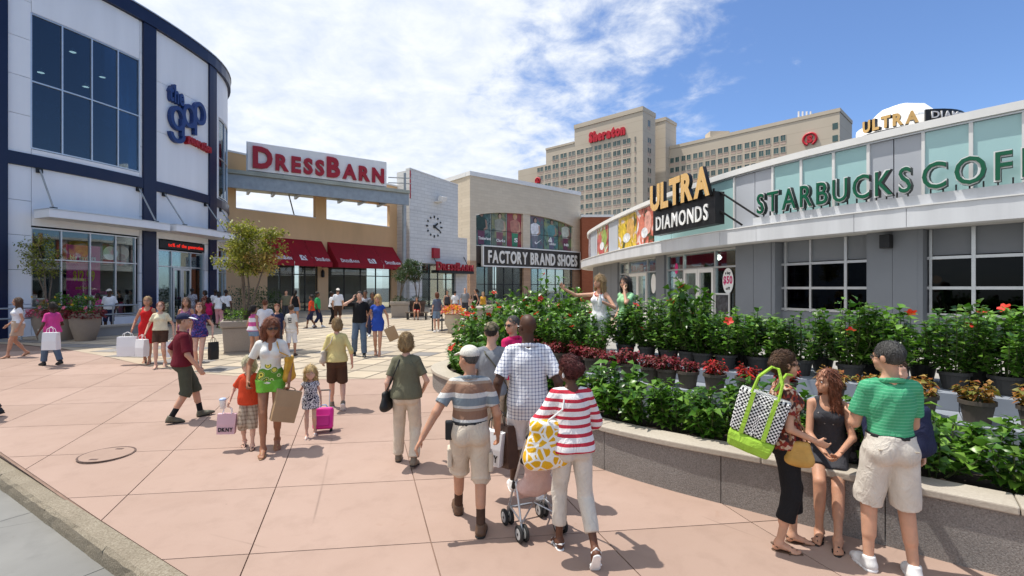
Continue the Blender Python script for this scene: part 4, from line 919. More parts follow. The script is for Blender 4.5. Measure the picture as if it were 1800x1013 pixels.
def hbox(path, s0, s1, depth, z0, z1, name='wall'): return child(PB(name, M_hot, None, path, s0, s1, -depth, 0, z0, z1, step=200), hot)
ML = hpath(HCn + HL * 48, HCn); MR = hpath(HCn, HCn + HN * 8.5)
hbox(ML, 48 - 25.8, 48, 8.4, 0, 57.2, 'tower_block'); hbox(ML, 48 - 38.4, 48 - 25.81, 8.4, 0, 52.3, 'step_block'); hbox(ML, -4, 48 - 38.41, 8.4, 0, 47.2, 'step_block')
child(PB('parapet', M_hot, None, ML, 48 - 25.9, 48.1, -8.6, .25, 57.2, 58.6, step=200), hot); child(PB('parapet', M_hot, None, ML, 48 - 38.5, 48 - 25.95, -8.5, .2, 52.3, 53.0, step=200), hot)
W0 = Vector((PX(1175, 160), 160)); W1 = Vector((PX(1476, 125.6), 125.6)); WG = Path([W0 - (W1 - W0).normalized() * 6, W1], 3.)
hbox(WG, 0, WG.L, 14, 0, 48.0, 'wing'); child(PB('parapet', M_hot, None, WG, -.1, WG.L + .15, -14, .15, 48.01, 49.0, step=200), hot)
st = Vector((PX(1170, 157.5), 157.5)); S1 = Path([st + Vector((-4.0, 3.7)), st], 3.); hbox(S1, 0, S1.L, 8, 0, 56.8, 'stair_block'); child(PB('parapet', M_hot, None, S1, -.1, S1.L + .2, -8.2, .2, 56.81, 57.9, step=200), hot)
def wmesh(wd, ht, gapw, two=True):
    m = MB(); xs = (-gapw / 2 - wd, gapw / 2) if two else (-wd / 2,)
    for x in xs:
        m.box(x, x + wd, -.02, .05, 0, ht, 0); m.box(x - .06, x + wd + .06, -.06, .06, -.95, -.12, 1)
        m.box(x - .09, x, -.1, .05, -.1, ht + .09, 2); m.box(x + wd, x + wd + .09, -.1, .05, -.1, ht + .09, 2); m.box(x, x + wd, -.1, .05, ht, ht + .09, 2); m.box(x - .12, x + wd + .12, -.14, .06, -.11, 0, 2)
        m.box(x + wd * .48, x + wd * .52, -.05, .04, 0, ht, 2)
    return m.mesh('window', [M_hwin, M_hfr, mat('hotel_frame', (.58, .51, .43), .8)])
WM = wmesh(1.15, 1.55, .32); WM1 = wmesh(.35, 1.6, 0, False); WM2 = wmesh(.9, 1.5, .4); WM3 = wmesh(1.25, 1.6, .55)
nw = 0
for r in range(11):
    z = 48.1 - 3.15 * r
    for c in range(12):
        t_ = 5.6 + 3.55 * c
        if t_ > 44 or (r < 0): continue
        if t_ > 37 and r < 1: continue
        if nw < 295: child(link('window', WM), hot).matrix_basis = ML.frame(48 - t_, .0, z); nw += 1
    child(link('window', WM1), hot).matrix_basis = ML.frame(48 - 2.6, .0, z)
    child(link('window', WM2), hot).matrix_basis = MR.frame(4.2, .0, z)
child(link('window', wmesh(1.6, 2.0, 0, False)), hot).matrix_basis = MR.frame(4.0, 0, 53.2)
for r in range(7):
    for c in range(9):
        child(link('window', WM3), hot).matrix_basis = WG.frame(8.2 + 3.93 * c, .0, 43.3 - 3.2 * r); nw += 1
for r in range(3): child(PB('end_window', M_hwin, None, WG, WG.L - 1.6, WG.L - .4, -.1, .06, 45.3 - 3.2 * r - 1.6, 45.3 - 3.2 * r), hot)
child(MB().box(-3, 3, -2, 2, 0, 2.4, M=Matrix.Translation((PX(1268, 149), 152, 48.5))).build('roof_plant', M_hot), hot)
for u in (1404, 1411, 1418, 1425): y = 137.; child(MB().tube([(PX(u, y), y, 48.5), (PX(u, y), y, 52.2)], .22, 6).build('antenna', M_trim), hot)
hs = thing('hotel_sign', 'red lettering near the top of the hotel tower', 'sign', tuple(ML.pt(30, .3, 52)))
for o in text_line(None, 'Sheraton', 'fatx', [mat('hotel_red', (.55, .012, .03), .5)], lambda x: ML.frame(48 - 19.6 + x, .25, 51.3), 13.6, 3.1, .03, 3.0): child(o, hs)
def emblem(name, label, path, q, z, rr):
    t = thing(name, label, 'sign', tuple(path.pt(q, .3, z)), group='hotel emblems'); m = MB(); n = 24
    for a0, a1 in ((-70, 250),):
        pts = [path.pt(q + rr * math.cos(R(a0 + (a1 - a0) * i / n)), .3, z + rr * math.sin(R(a0 + (a1 - a0) * i / n))) for i in range(n + 1)]; m.tube(pts, .32, 6)
    child(m.build('wreath', mat('hotel_red', (.55, .012, .03), .5)), t)
    for o in text_line(None, 'S', 'fatx', [MATS['hotel_red']], lambda x: path.frame(q - rr * .42 + x, .3, z - rr * .55), rr * .85, rr * 1.1, 0, 3.0): child(o, t)
emblem('hotel_emblem', 'round red wreath emblem on the hotel right wing', WG, WG.hit(1424)[0], ZV(245, WG.hit(1424)[1]), 1.55)
emblem('hotel_emblem', 'small red wreath emblem low on the hotel left end', ML, ML.hit(946)[0], ZV(318, ML.hit(946)[1]), 1.0)
# ------------------------------------------------------------------ foliage kit
def leaf_mat(name, cols, rough=.38, trans=.25):
    t = NT(name); c = t.ramp(t.island(), [(i / (len(cols) - 1), q) for i, q in enumerate(cols)])
    c = t.mix(1.0, c, t.mix(t.orand(), (.82, .86, .8), (1.15, 1.1, 1.1)), 'MULTIPLY')
    t.fin(c, rough, spec=.35); tl = t.n('ShaderNodeBsdfTranslucent'); t.L.new(t.mix(1.0, c, (1.3, 1.5, .7), 'MULTIPLY'), tl.inputs[0])
    mx = t.n('ShaderNodeMixShader'); mx.inputs[0].default_value = trans; t.L.new(t.b.outputs[0], mx.inputs[1]); t.L.new(tl.outputs[0], mx.inputs[2]); t.L.new(mx.outputs[0], t.out.inputs[0]); return t.mat
M_hib = leaf_mat('hibiscus_leaf', [(.024, .065, .01), (.042, .115, .015), (.065, .165, .02), (.11, .23, .03), (.20, .33, .06)], .32, .22)
M_hib2 = leaf_mat('fresh_leaf', [(.028, .08, .01), (.065, .16, .02), (.11, .25, .03), (.20, .36, .06)], .32, .22)
M_col = leaf_mat('coleus_leaf', [(.10, .010, .018), (.18, .015, .03), (.28, .03, .05), (.10, .03, .02), (.36, .06, .08)], .5)
M_colr = leaf_mat('scarlet_leaf', [(.10, .012, .014), (.45, .02, .02), (.55, .03, .03), (.16, .02, .02), (.05, .07, .02)], .5)
M_colo = leaf_mat('orange_leaf', [(.30, .12, .03), (.42, .22, .05), (.16, .20, .04), (.38, .10, .04), (.40, .32, .10)], .5)
M_tree = leaf_mat('tree_leaf', [(.08, .10, .012), (.17, .19, .02), (.28, .28, .04), (.38, .36, .08)], .5)
M_dry = leaf_mat('dry_leaf', [(.30, .19, .06), (.42, .29, .10), (.36, .28, .08), (.22, .22, .05)], .55)
M_dkl = leaf_mat('dark_leaf', [(.02, .045, .012), (.035, .075, .016), (.055, .10, .02)], .45)
M_box = leaf_mat('boxwood_leaf', [(.05, .12, .012), (.10, .20, .02), (.17, .27, .03)], .45)
M_bark = mat('bark', (.16, .12, .085), .9, .3, 12, .4, 40); M_stem = mat('green_stem', (.07, .09, .03), .7, .2, 8)
M_petal = leaf_mat('red_petal', [(.62, .02, .02), (.75, .04, .03), (.80, .10, .04)], .5); M_petp = leaf_mat('pink_petal', [(.62, .10, .20), (.72, .2, .3), (.55, .05, .12)], .5)
M_pety = leaf_mat('yellow_petal', [(.75, .45, .02), (.8, .55, .05), (.7, .25, .02)], .5)
def leaves(pos, dirs, L, W, rnd, droop=.25, fold=.3):
    """pointed folded leaves at pos, growing along dirs; returns verts, faces"""
    n = len(pos); d = dirs / np.linalg.norm(dirs, axis=1, keepdims=True); up = np.tile([0, 0, 1.], (n, 1)) + rnd.normal(0, .35, (n, 3))
    side = np.cross(d, up); side /= np.linalg.norm(side, axis=1, keepdims=True) + 1e-9; nm = np.cross(side, d)
    L = np.broadcast_to(L, n)[:, None]; W = np.broadcast_to(W, n)[:, None]
    a = pos; m = pos + d * L * .5 - nm * W * fold * .3; l = pos + d * L * .42 + side * W + nm * W * fold; r = pos + d * L * .42 - side * W + nm * W * fold; t = pos + d * L - np.array([0, 0, 1.]) * L * droop
    V = np.stack([a, m, l, r, t], 1).reshape(-1, 3); b = np.arange(n)[:, None] * 5
    F = np.concatenate([b + np.array([[0, 1, 2]]), b + np.array([[2, 1, 4]]), b + np.array([[0, 3, 1]]), b + np.array([[1, 3, 4]])]); return V, F
def shrub(seed, h, w, nb, per, L, Wd, mats, droop=.25, base=.05, bare=.25, up=.5):
    """branches fan up from the base, leaves spiral along each of them"""
    r = np.random.RandomState(seed); pos = []; dr = []; st = MB()
    for b in range(nb):
        a = r.uniform(0, 2 * np.pi); rad = w * .5 * np.sqrt(r.uniform(.02, 1)); hh = h * r.uniform(.62, 1.0) * (1 - .28 * (rad / (w * .5)) ** 2)
        tip = np.array([rad * np.cos(a), rad * np.sin(a), hh]); b0 = np.array([.12 * w * np.cos(a), .12 * w * np.sin(a), base]); mid = (b0 + tip) / 2 + np.array([np.cos(a), np.sin(a), 0]) * .08 * w
        ts = np.linspace(bare, 1, per) + r.normal(0, .02, per)
        p = (1 - ts)[:, None] ** 2 * b0 + 2 * (ts * (1 - ts))[:, None] * mid + (ts ** 2)[:, None] * tip
        th = np.arange(per) * 2.4 + r.uniform(0, 6); q = np.stack([np.cos(th), np.sin(th), np.full(per, up) + r.normal(0, .3, per)], 1) + np.array([np.cos(a), np.sin(a), 0]) * .5
        pos.append(p + r.normal(0, .012, (per, 3))); dr.append(q); st.tube([tuple(b0), tuple(mid), tuple(tip)], [.008, .006, .003], 4)
    pos = np.concatenate(pos); dr = np.concatenate(dr); n = len(pos)
    V, F = leaves(pos, dr, L * r.uniform(.6, 1.25, n), Wd * r.uniform(.7, 1.2, n), r, droop)
    tips = pos[per - 1::per]
    return np_mesh('foliage', V, F, mats), st.mesh('stems', M_stem), tips
def ball(seed, R3, n, L, Wd, mats, shell=.55):
    r = np.random.RandomState(seed); d = r.normal(0, 1, (n, 3)); d /= np.linalg.norm(d, axis=1, keepdims=True)
    lump = 1 + .18 * np.sin(d[:, 0] * 5 + seed) + .15 * np.sin(d[:, 1] * 6 + d[:, 2] * 4)
    pos = d * np.array(R3) * (lump * r.uniform(shell, 1, n) ** .6)[:, None]
    V, F = leaves(pos, d + r.normal(0, .5, (n, 3)) + [0, 0, .3], L * r.uniform(.6, 1.2, n), Wd * r.uniform(.7, 1.2, n), r); return np_mesh('foliage', V, F, mats)
def flower_mesh(name, m, rad=.055, n=5):
    V = []; F = []
    for k in range(n):
        a = 2 * math.pi * k / n; c, s_ = math.cos(a), math.sin(a); b = len(V)
        for x, y, z in ((0, 0, 0), (.55 * rad, .42 * rad, .35 * rad), (1.05 * rad, .22 * rad, .42 * rad), (1.05 * rad, -.22 * rad, .36 * rad), (.55 * rad, -.42 * rad, .3 * rad)): V.append((x * c - y * s_, x * s_ + y * c, z))
        F += [(b, b + 1, b + 2), (b, b + 2, b + 3), (b, b + 3, b + 4)]
    return np_mesh(name, V, F, m)
FL_R = flower_mesh('flower', M_petal, .06); FL_P = flower_mesh('flower', M_petp, .06); FL_Y = flower_mesh('flower', M_pety, .04)
ORDN = ['first', 'second', 'third', 'fourth', 'fifth', 'sixth', 'seventh', 'eighth', 'ninth', 'tenth', 'eleventh', 'twelfth', 'thirteenth', 'fourteenth', 'fifteenth', 'sixteenth', 'seventeenth', 'eighteenth', 'nineteenth', 'twentieth']
def ORD(i): return ORDN[i] if i < 20 else ('twenty-', 'thirty-', 'forty-')[i // 10 - 2] + ORDN[i % 10]
def put(root, me, name, loc=(0, 0, 0), rz=0., sc=1., kind=None, rx=0., ry=0.):
    o = link(name, me, root, loc, kind=kind); o.rotation_euler = (rx, ry, rz); o.scale = (sc,) * 3 if not isinstance(sc, tuple) else sc; return o
# ------------------------------------------------------------------ raised planter along the walk
PLW = Path([(p.x, p.y) for p in spline([(2.6, 11.7), (1.0, 12.0), (-.5, 11.8), (-1.3, 11.2), (-1.66, 10.4), (-1.5, 9.5), (-.95, 8.55), (-.3, 7.55), (.35, 6.65), (.956, 5.89), (1.27, 5.56), (1.70, 5.2), (2.18, 4.86), (2.66, 4.52), (3.07, 4.2), (3.46, 3.9), (4.5, 3.05), (6, 1.8), (8, .1)], 8)], .15)
def pls(y): return min((i for i in range(len(PLW.p)) if PLW.s[i] > 4), key=lambda i: abs(PLW.p[i].y - y))
def plq(y): return PLW.s[pls(y)]
planter = thing('raised_planter', 'long curved raised planter wall with aggregate face and limestone cap', 'planter', (1.0, 6.0, 0))
WH = .50; q = 0; PE = PLW.L
while q < PE - .1:
    e = min(q + 1.32, PE); child(pbox(MB(), PLW, q + .004, e - .004, -.22, 0, lambda s: g(PLW.at(s)[0].y) - .12, WH, step=.15).build('wall_panel', M_agg), planter); q = e
q = -.0
while q < PE - .1:
    e = min(q + 1.75, PE); o = child(pbox(MB(), PLW, q + .003, e - .003, -.30, .035, WH + .002, WH + .067, step=.15).build('cap_stone', M_cap), planter); bevel(o, .012, 2); q = e
M_soil = mat('soil', (.05, .035, .025), .95, .3, 8, .6, 30); M_tier = mat('grey_tier', (.29, .32, .37), .6, .12, 1.5, .05, 20)
s9 = plq(9.3)
loop = [PLW.pt(s_, -.2, 0) for s_ in np.linspace(.2, s9, 40)]
child(MB().add([(p.x, p.y, .46) for p in loop] + [(1.6, 9.8, .46)], [(i + 1, i, len(loop)) for i in range(len(loop) - 1)]).build('soil', M_soil), planter)
child(pbox(MB(), PLW, s9, PE, -1.06, -.2, .3, .46, step=.3).build('soil', M_soil), planter)
sn = plq(7.0); q = sn - 2.4
while q < PE:
    e = min(q + 2.4, PE)
    child(pbox(MB(), PLW, q + .004, e - .004, -1.68, -1.06, .2, .90, step=.3).build('tier_step', M_tier), planter)
    if q > sn - .1: child(pbox(MB(), PLW, q + .004, e - .004, -2.75, -1.69, .2, 1.08, step=.3).build('tier_step', M_tier), planter)
    q = e
terr = [PLW.pt(s_, -1.65, 0) for s_ in np.linspace(s9 - .6, sn - .02, 10)] + [PLW.pt(s_, -2.7, 0) for s_ in np.linspace(sn, PE, 24)] + [SB_.pt(s_, LW, 0) for s_ in np.linspace(EN, ss(1150, LW), 40)] + [Vector((5.2, 21, 0)), Vector((2.6, 14, 0))]
MB().prism([(p.x, p.y) for p in terr], 0.0, TZ).build('terrace', M_conc, kind='structure')
# plants
HV = [shrub(10 + i, .85 + .08 * (i % 3), .72 + .08 * (i % 2), 21 + i, 27, .105, .034, M_hib if i not in (1, 3) else M_hib2, bare=.08) for i in range(6)]; FV = [shrub(30 + i, .66, .70, 21, 22, .12, .038, M_hib2 if i % 2 else M_hib, .3, bare=.12) for i in range(5)]
CV_ = {c: [shrub(50 + i + 9 * k, .26, .34, 15, 13, .075, .024, m_, .35, .0, .3, .25) for i in range(3)] for k, (c, m_) in enumerate((('r', M_col), ('s', M_colr), ('o', M_colo)))}
M_pot = mat('nursery_pot', (.05, .048, .045), .6, .2, 4); M_potb = mat('brown_pot', (.085, .068, .055), .65, .2, 4)
def pot_mesh(r, h, m):
    mb = MB(); mb.lathe([(r * .72, 0), (r * .74, .01), (r * .95, h * .82), (r * 1.06, h * .83), (r * 1.06, h), (r * .95, h), (r * .92, h * .9)], 18); return mb.mesh('pot', m, False)
POT_S = pot_mesh(.135, .22, M_potb); POT_L = pot_mesh(.14, .20, M_pot)
rnd = random.Random(11)
def add_plant(name, label, cat, group, loc, v, sc, pot, ph, flowers=(), rz=None):
    t = thing(name, label, cat, loc, rnd.uniform(0, 6.28) if rz is None else rz, group)
    if pot: put(t, pot, 'pot')
    put(t, v[0], 'foliage', (0, 0, ph), 0, sc, 'stuff'); put(t, v[1], 'stems', (0, 0, ph), 0, sc, 'stuff')
    for fm in flowers:
        p = v[2][rnd.randrange(len(v[2]))]; s3 = sc if isinstance(sc, tuple) else (sc,) * 3
        put(t, fm, 'flower', (p[0] * s3[0] * 1.05, p[1] * s3[1] * 1.05, ph + p[2] * s3[2]), rnd.uniform(0, 6), 1.0, None, rnd.uniform(-.9, .9), rnd.uniform(-.9, .9))
    return t
# front row in the ground
qs = []; q = .9
while q < PE - 1.5: qs.append(q); q += rnd.uniform(.36, .46) if q < s9 else rnd.uniform(.42, .60)
for i, q in enumerate(qs):
    p = PLW.pt(q, -.55 + rnd.uniform(-.08, .06), .46); far_ = q < s9
    add_plant('hibiscus_shrub', 'leafy green hibiscus, %s from the far end in the front row of planter' % ORD(i), 'shrub', 'front row shrubs', tuple(p), FV[i % 5] if not far_ else HV[i % 6], rnd.uniform(.95, 1.3) if not far_ else rnd.uniform(.75, .95), None, 0, [FL_R] * rnd.choice([1, 2, 2]) if far_ else [FL_R] * rnd.choice([0, 0, 0, 1]))
# bed at the rounded far end
for i, (x, y, s_, c) in enumerate(((-.75, 10.3, 1.0, 'h'), (-.3, 9.5, .95, 'h'), (-.2, 10.9, 1.1, 'h'), (.4, 10.4, 1.15, 'h'), (.0, 9.0, .9, 'h'), (1.0, 11.0, 1.25, 'h'), (1.7, 11.3, 1.2, 'h'), (.62, 9.2, 1.05, 'h'), (1.05, 9.9, 1.1, 'h'), (1.5, 10.5, 1.1, 'h'), (.1, 11.5, 1.1, 'h'), (-.55, 9.75, .85, 'h'), (.3, 9.75, 1.0, 'h'), (-1.0, 10.8, .8, 'h'), (.75, 11.4, 1.15, 'h'))):
    add_plant('hibiscus_bush', 'red flowering hibiscus bush, %s one in the rounded end bed of the planter' % ORD(i), 'shrub', 'end bed bushes', (x, y, .46), HV[i % 6], (s_ * 1.35, s_ * 1.35, s_ * 1.75), None, 0, [FL_R] * 4)
for i, (x, y) in enumerate(((-.15, 8.55), (.12, 8.2), (.28, 8.75), (.55, 8.25), (-.42, 8.95))):
    add_plant('red_coleus', 'dark red coleus clump, %s of those behind the strolling men' % ORD(i), 'plant', 'red coleus clumps', (x, y, .62), CV_['r'][i % 3], 1.9, None, 0)
# potted coleus on the lower tier
qs = []; q = plq(8.0)
while q < PE - 2: qs.append(q); q += rnd.uniform(.35, .43)
for i, q in enumerate(qs):
    p = PLW.pt(q, -1.24, .90); u = 900 + FPX * p.x / p.y; c = 'o' if u > 1415 else ('s' if u > 1255 else 'r')
    nm = {'o': 'orange leaved', 's': 'scarlet leaved', 'r': 'dark red'}[c]
    add_plant('potted_coleus', '%s coleus in brown pot, %s from far end of the lower tier' % (nm, ORD(i)), 'potted plant', 'potted coleus on the tier', tuple(p), CV_[c][i % 3], rnd.uniform(.8, 1.08), POT_S, .18)
# tall potted hibiscus on the upper tier, two deep
k = 0
for row, off, stp in ((0, -2.0, .43), (1, -2.5, .46)):
    q = plq(8.9) if row == 0 else sn + .3; i = 0
    while q < PE - 1.5:
        p = PLW.pt(q, (off if q > sn else -1.52) + rnd.uniform(-.05, .05), 1.08 if q > sn else .90); u = 900 + FPX * p.x / p.y; big = row == 0 and abs(u - 1205) < 22; med = row == 1 and abs(u - 1480) < 25
        sc = (1.15, 1.15, 1.75) if big else (1.2, 1.2, 1.45) if med else (rnd.uniform(.85, 1.15),) * 2 + (rnd.uniform(.62, 1.0),)
        add_plant('potted_hibiscus', '%shibiscus in dark nursery pot, %s from far end of the %s upper row' % ('tall ' if big or med else '', ORD(i), 'front' if row == 0 else 'back'), 'potted plant', 'potted hibiscus on the tier', tuple(p), HV[(i * 5 + row * 2) % 6] if not big else FV[i % 5], sc, POT_L, .14, [FL_R] * (2 if big else rnd.choice([0, 0, 1])) + [FL_P] * rnd.choice([0, 0, 0, 1]))
        q += stp * rnd.uniform(.9, 1.1); i += 1
# spiky palm fronds behind the rows
for i, u in enumerate((1310, 1235, 985)):
    r = np.random.RandomState(i); y = 9.0 if u > 1000 else 12.5; n = 40; a = r.uniform(0, 6.28, n); V, F = leaves(np.tile([0, 0, .5], (n, 1)) + r.normal(0, .03, (n, 3)), np.stack([np.cos(a), np.sin(a), r.uniform(.4, 1.6, n)], 1), r.uniform(.5, .9, n), .012, r, .35, .1)
    t = thing('palm', 'spiky green palm fronds showing over the hibiscus %s' % ('by the grey pier', 'by the shop door', 'before the stone store')[i], 'plant', (PX(u, y), y, TZ)); link('fronds', np_mesh('fronds', V, F, M_hib2), t, kind='stuff'); put(t, POT_L, 'pot', (0, 0, 0), 0, 1.6)
# ------------------------------------------------------------------ trees
def tree(name, label, loc, z0, h, rx, rz_, seed, m1, m2=None, n=2600, L=.075, stems=4, group=None, clear=.9):
    r = np.random.RandomState(seed); t = thing(name, label, 'tree', loc, 0, group); trunk = MB(); pos = []; dr = []
    tips = []
    for s_ in range(stems):
        a = 2 * math.pi * s_ / stems + r.uniform(-.4, .4); p = np.array([.05 * math.cos(a), .05 * math.sin(a), z0]); pts = [p]; d = np.array([.10 * math.cos(a), .10 * math.sin(a), 1.])
        for k in range(7): d = d + r.normal(0, .09, 3) * [1, 1, .2]; p = p + d / np.linalg.norm(d) * (h - z0) * .13; pts.append(p)
        trunk.tube([tuple(q) for q in pts], [.035 - .0038 * k for k in range(8)], 6)
        for k in range(4, 8):
            for b in range(5):
                a2 = r.uniform(0, 6.28); ln = rx * r.uniform(.35, 1.0) * (1.15 - .09 * k); tp = pts[k] + np.array([math.cos(a2) * ln, math.sin(a2) * ln, ln * r.uniform(.1, .75)])
                trunk.tube([tuple(pts[k]), tuple((pts[k] + tp) / 2 + r.normal(0, .05, 3)), tuple(tp)], [.014, .009, .004], 4); tips.append((pts[k], tp))
    per = n // len(tips)
    for a, b in tips:
        tt = r.uniform(.45, 1.12, per)[:, None]; pp = a + (b - a) * tt + r.normal(0, .11 * rx, (per, 3)); pos.append(pp); dr.append(np.tile(b - a, (per, 1)) * .6 + r.normal(0, .5, (per, 3)) + [0, 0, .1])
    pos = np.concatenate(pos); dr = np.concatenate(dr); V, F = leaves(pos, dr, L * r.uniform(.6, 1.3, len(pos)), L * .33, r, .3)
    mi = None
    if m2 is not None: sel = ((pos[:, 0] > .25 * rx) & (pos[:, 2] < h - .3 * (h - z0))) & (r.rand(len(pos)) < .85); mi = np.tile(sel.astype(int), 4)
    link('trunk', trunk.mesh('trunk', M_bark, True), t); link('crown', np_mesh('crown', V, F, [m1] + ([m2] if m2 else []), mi), t, kind='stuff'); return t
def square_planter(name, label, x, y, wd, ht, rz, group=None, m=None):
    t = thing(name, label, 'planter', (x, y, g(y)), rz, group); h = wd / 2
    bm_ = MB(); vs = [(sx * h * k, sy * h * k, z) for z, k in ((.06, .88), (ht * .78, .97)) for sx, sy in ((-1, -1), (1, -1), (1, 1), (-1, 1))]
    bm_.add(vs, [(3, 2, 1, 0), (4, 5, 6, 7)] + [(i, (i + 1) % 4, 4 + (i + 1) % 4, 4 + i) for i in range(4)]); bevel(bm_.build('box', m or M_cast, t), .02)
    bevel(MB().box(-h * 1.08, h * 1.08, -h * 1.08, h * 1.08, ht * .785, ht).build('rim', m or M_cast, t), .045, 3); MB().box(-h * .9, h * .9, -h * .9, h * .9, 0, .058).build('foot', m or M_cast, t)
    MB().box(-h * .93, h * .93, -h * .93, h * .93, ht * .9, ht + .006).build('soil', M_soil, t); return t
px_, py_ = PX(424, 14.2), 14.2
square_planter('stone_planter', 'large square cast stone planter holding the potted tree', px_, py_, .95, .95, R(28))
put(thing('boxwood', 'low green bush filling the square planter under the potted tree', 'shrub', (px_, py_, g(py_) + .95)), ball(5, (.46, .46, .32), 900, .07, .022, M_box), 'foliage', kind='stuff')
tree('potted_tree', 'yellow green potted tree with a dry tan side, centre left', (px_ + .15, py_, g(py_) + .9), 0, 2.85, .80, .9, 4, M_tree, M_dry, 5400, .088)
# trees and planters before the clock wall
for i, (u, y, z) in enumerate(((703, 28.5, 2.0), (733, 29.5, 2.1))):
    square_planter('stone_planter', 'square stone planter %s before the clock wall' % ('with dark tree' if i == 0 else 'beside the seated woman'), PX(u, y), y, 1.05 if i == 0 else .95, .95, R(12), 'planters by the clock wall', M_cast if i == 0 else mat('brown_stone', (.12, .075, .055), .8))
    tree('dark_tree', 'small dark green tree %s of the pair before the clock wall' % ('left' if i == 0 else 'right'), (PX(u, y), y, g(y) + .9), 0, 2.5, .72, .9, 20 + i, M_dkl, None, 2200, .09, 3, 'trees before the clock wall')
    put(thing('boxwood', 'dark bush at the foot of the %s clock wall tree' % ('left' if i == 0 else 'right'), 'shrub', (PX(u, y), y, g(y) + .95), group='bushes by the clock wall'), ball(40 + i, (.55, .55, .3), 500, .08, .025, M_dkl), 'foliage', kind='stuff')
tree('store_tree', 'slim tree in a tall pot before the white store window', (PX(86, 17.4), 17.4, g(17.4) + .9), 0, 2.9, .75, .9, 9, M_tree, None, 1500, .08, 3)
for i, (u, y, s_) in enumerate(((425, 25.5, 1.0), (452, 26.5, 1.15), (478, 27.5, .9))): put(thing('dark_shrub', 'dark evergreen shrub, %s from the left before the tan shop' % ORD(i), 'shrub', (PX(u, y), y, g(y) + .7), group='dark shrubs by the tan shop'), ball(60 + i, (.8 * s_, .8 * s_, 1.0 * s_), 1100, .11, .035, M_dkl), 'foliage', kind='stuff')
# tall tapered pots by the white store
M_terra = mat('taupe_pot', (.30, .235, .18), .7, .12, 1.5, .1, 20)
for i, (u, y, lab) in enumerate(((84, 17.4, 'tall tapered taupe pot holding the slim tree'), (112, 17.1, 'tall taupe pot with trailing red flowers, middle of the three'), (150, 16.9, 'tall tapered taupe pot with round bush and dark red flowers'))):
    t = thing('tapered_pot', lab, 'planter', (PX(u, y), y, g(y)), group='tall pots by the white store')
    MB().lathe([(.26, 0), (.28, .02), (.42, .55), (.46, .93), (.44, .96), (.40, .95), (.38, .86)], 26).build('pot', M_terra, t, True)
    r = np.random.RandomState(i); n = 500; a = r.uniform(0, 6.28, n); rr = .42 + .12 * r.rand(n); V, F = leaves(np.stack([rr * np.cos(a), rr * np.sin(a), .93 + r.uniform(-.12, .14, n)], 1), np.stack([np.cos(a), np.sin(a), r.uniform(-.6, .6, n)], 1), .09, .03, r)
    link('trailing_flowers', np_mesh('trailing_flowers', V, F, [M_petp, M_col, M_col][i]), t, kind='stuff')
    if i: o = put(t, ball(70 + i, (.36, .36, .36), 800, .08, .026, M_hib), 'bush', (0, 0, 1.25), kind='stuff')
    else: o = put(t, ball(70, (.4, .4, .22), 400, .08, .026, M_tree), 'bush', (0, 0, 1.05), kind='stuff')
    for k in range(4): put(t, FL_Y if k % 2 else FL_P, 'flower', (.33 * math.cos(k * 1.7 + i - 1.5), -.3, 1.15 + .12 * k), k, 1.1, None, 1.2, 0)
# flower vase and stone plinth
vy = 19.4; vz = thing('flower_vase', 'rounded stone vase of yellow and pink flowers beyond the planter', 'planter', (PX(797, vy), vy, g(vy)))
MB().lathe([(.22, 0), (.24, .05), (.2, .12), (.34, .38), (.36, .56), (.33, .70), (.37, .74), (.34, .76), (.3, .72)], 24).build('vase', mat('vase_stone', (.48, .42, .33), .8, .1, 3, .1, 30), vz, True)
r = np.random.RandomState(3); n = 700; d = r.normal(0, 1, (n, 3)); d[:, 2] = np.abs(d[:, 2]); d /= np.linalg.norm(d, axis=1, keepdims=True); V, F = leaves(np.array([0, 0, .8]) + d * [.48, .48, .32] * r.uniform(.6, 1, (n, 1)), d, .10, .035, r)
link('flowers', np_mesh('flowers', V, F, [M_pety, M_petp, M_hib2], np.tile((r.rand(n) * 2.2).astype(int).clip(0, 2), 4)), vz, kind='stuff')
pln = thing('stone_plinth', 'stepped pale stone plinth wall behind the flower vase', 'wall', (PX(850, 17.5), 17.5, g(17.5)))
for nm, x0, x1, y0, y1, z0, z1, m_ in (('lower_wall', -.75, 4, -.3, 1.6, -.1, .62, M_cast), ('lower_cap', -.82, 4.05, -.37, 1.65, .622, .74, M_cap), ('upper_wall', -.5, 4, .35, 1.5, .742, 1.02, M_cast), ('upper_cap', -.58, 4.05, .27, 1.6, 1.022, 1.13, M_cap)): bevel(MB().box(x0, x1, y0, y1, z0, z1).build(nm, m_, pln), .02)
# park bench on the plaza
by = 20.5; bn = thing('park_bench', 'black metal bench beside the flower vase on the plaza', 'bench', (PX(778, by), by, g(by)), R(75))
for k in range(4): MB().box(-.6, .6, -.22 + k * .12, -.13 + k * .12, .42, .45).build('seat_slat', M_black, bn)
for k in range(3): MB().box(-.6, .6, .26, .29, .55 + k * .13, .64 + k * .13).build('back_slat', M_black, bn)
for sx in (-.5, .5):
    for sy in (-.18, .24): MB().box(sx - .02, sx + .02, sy - .02, sy + .02, 0, .42 if sy < 0 else .88).build('leg', M_black, bn)
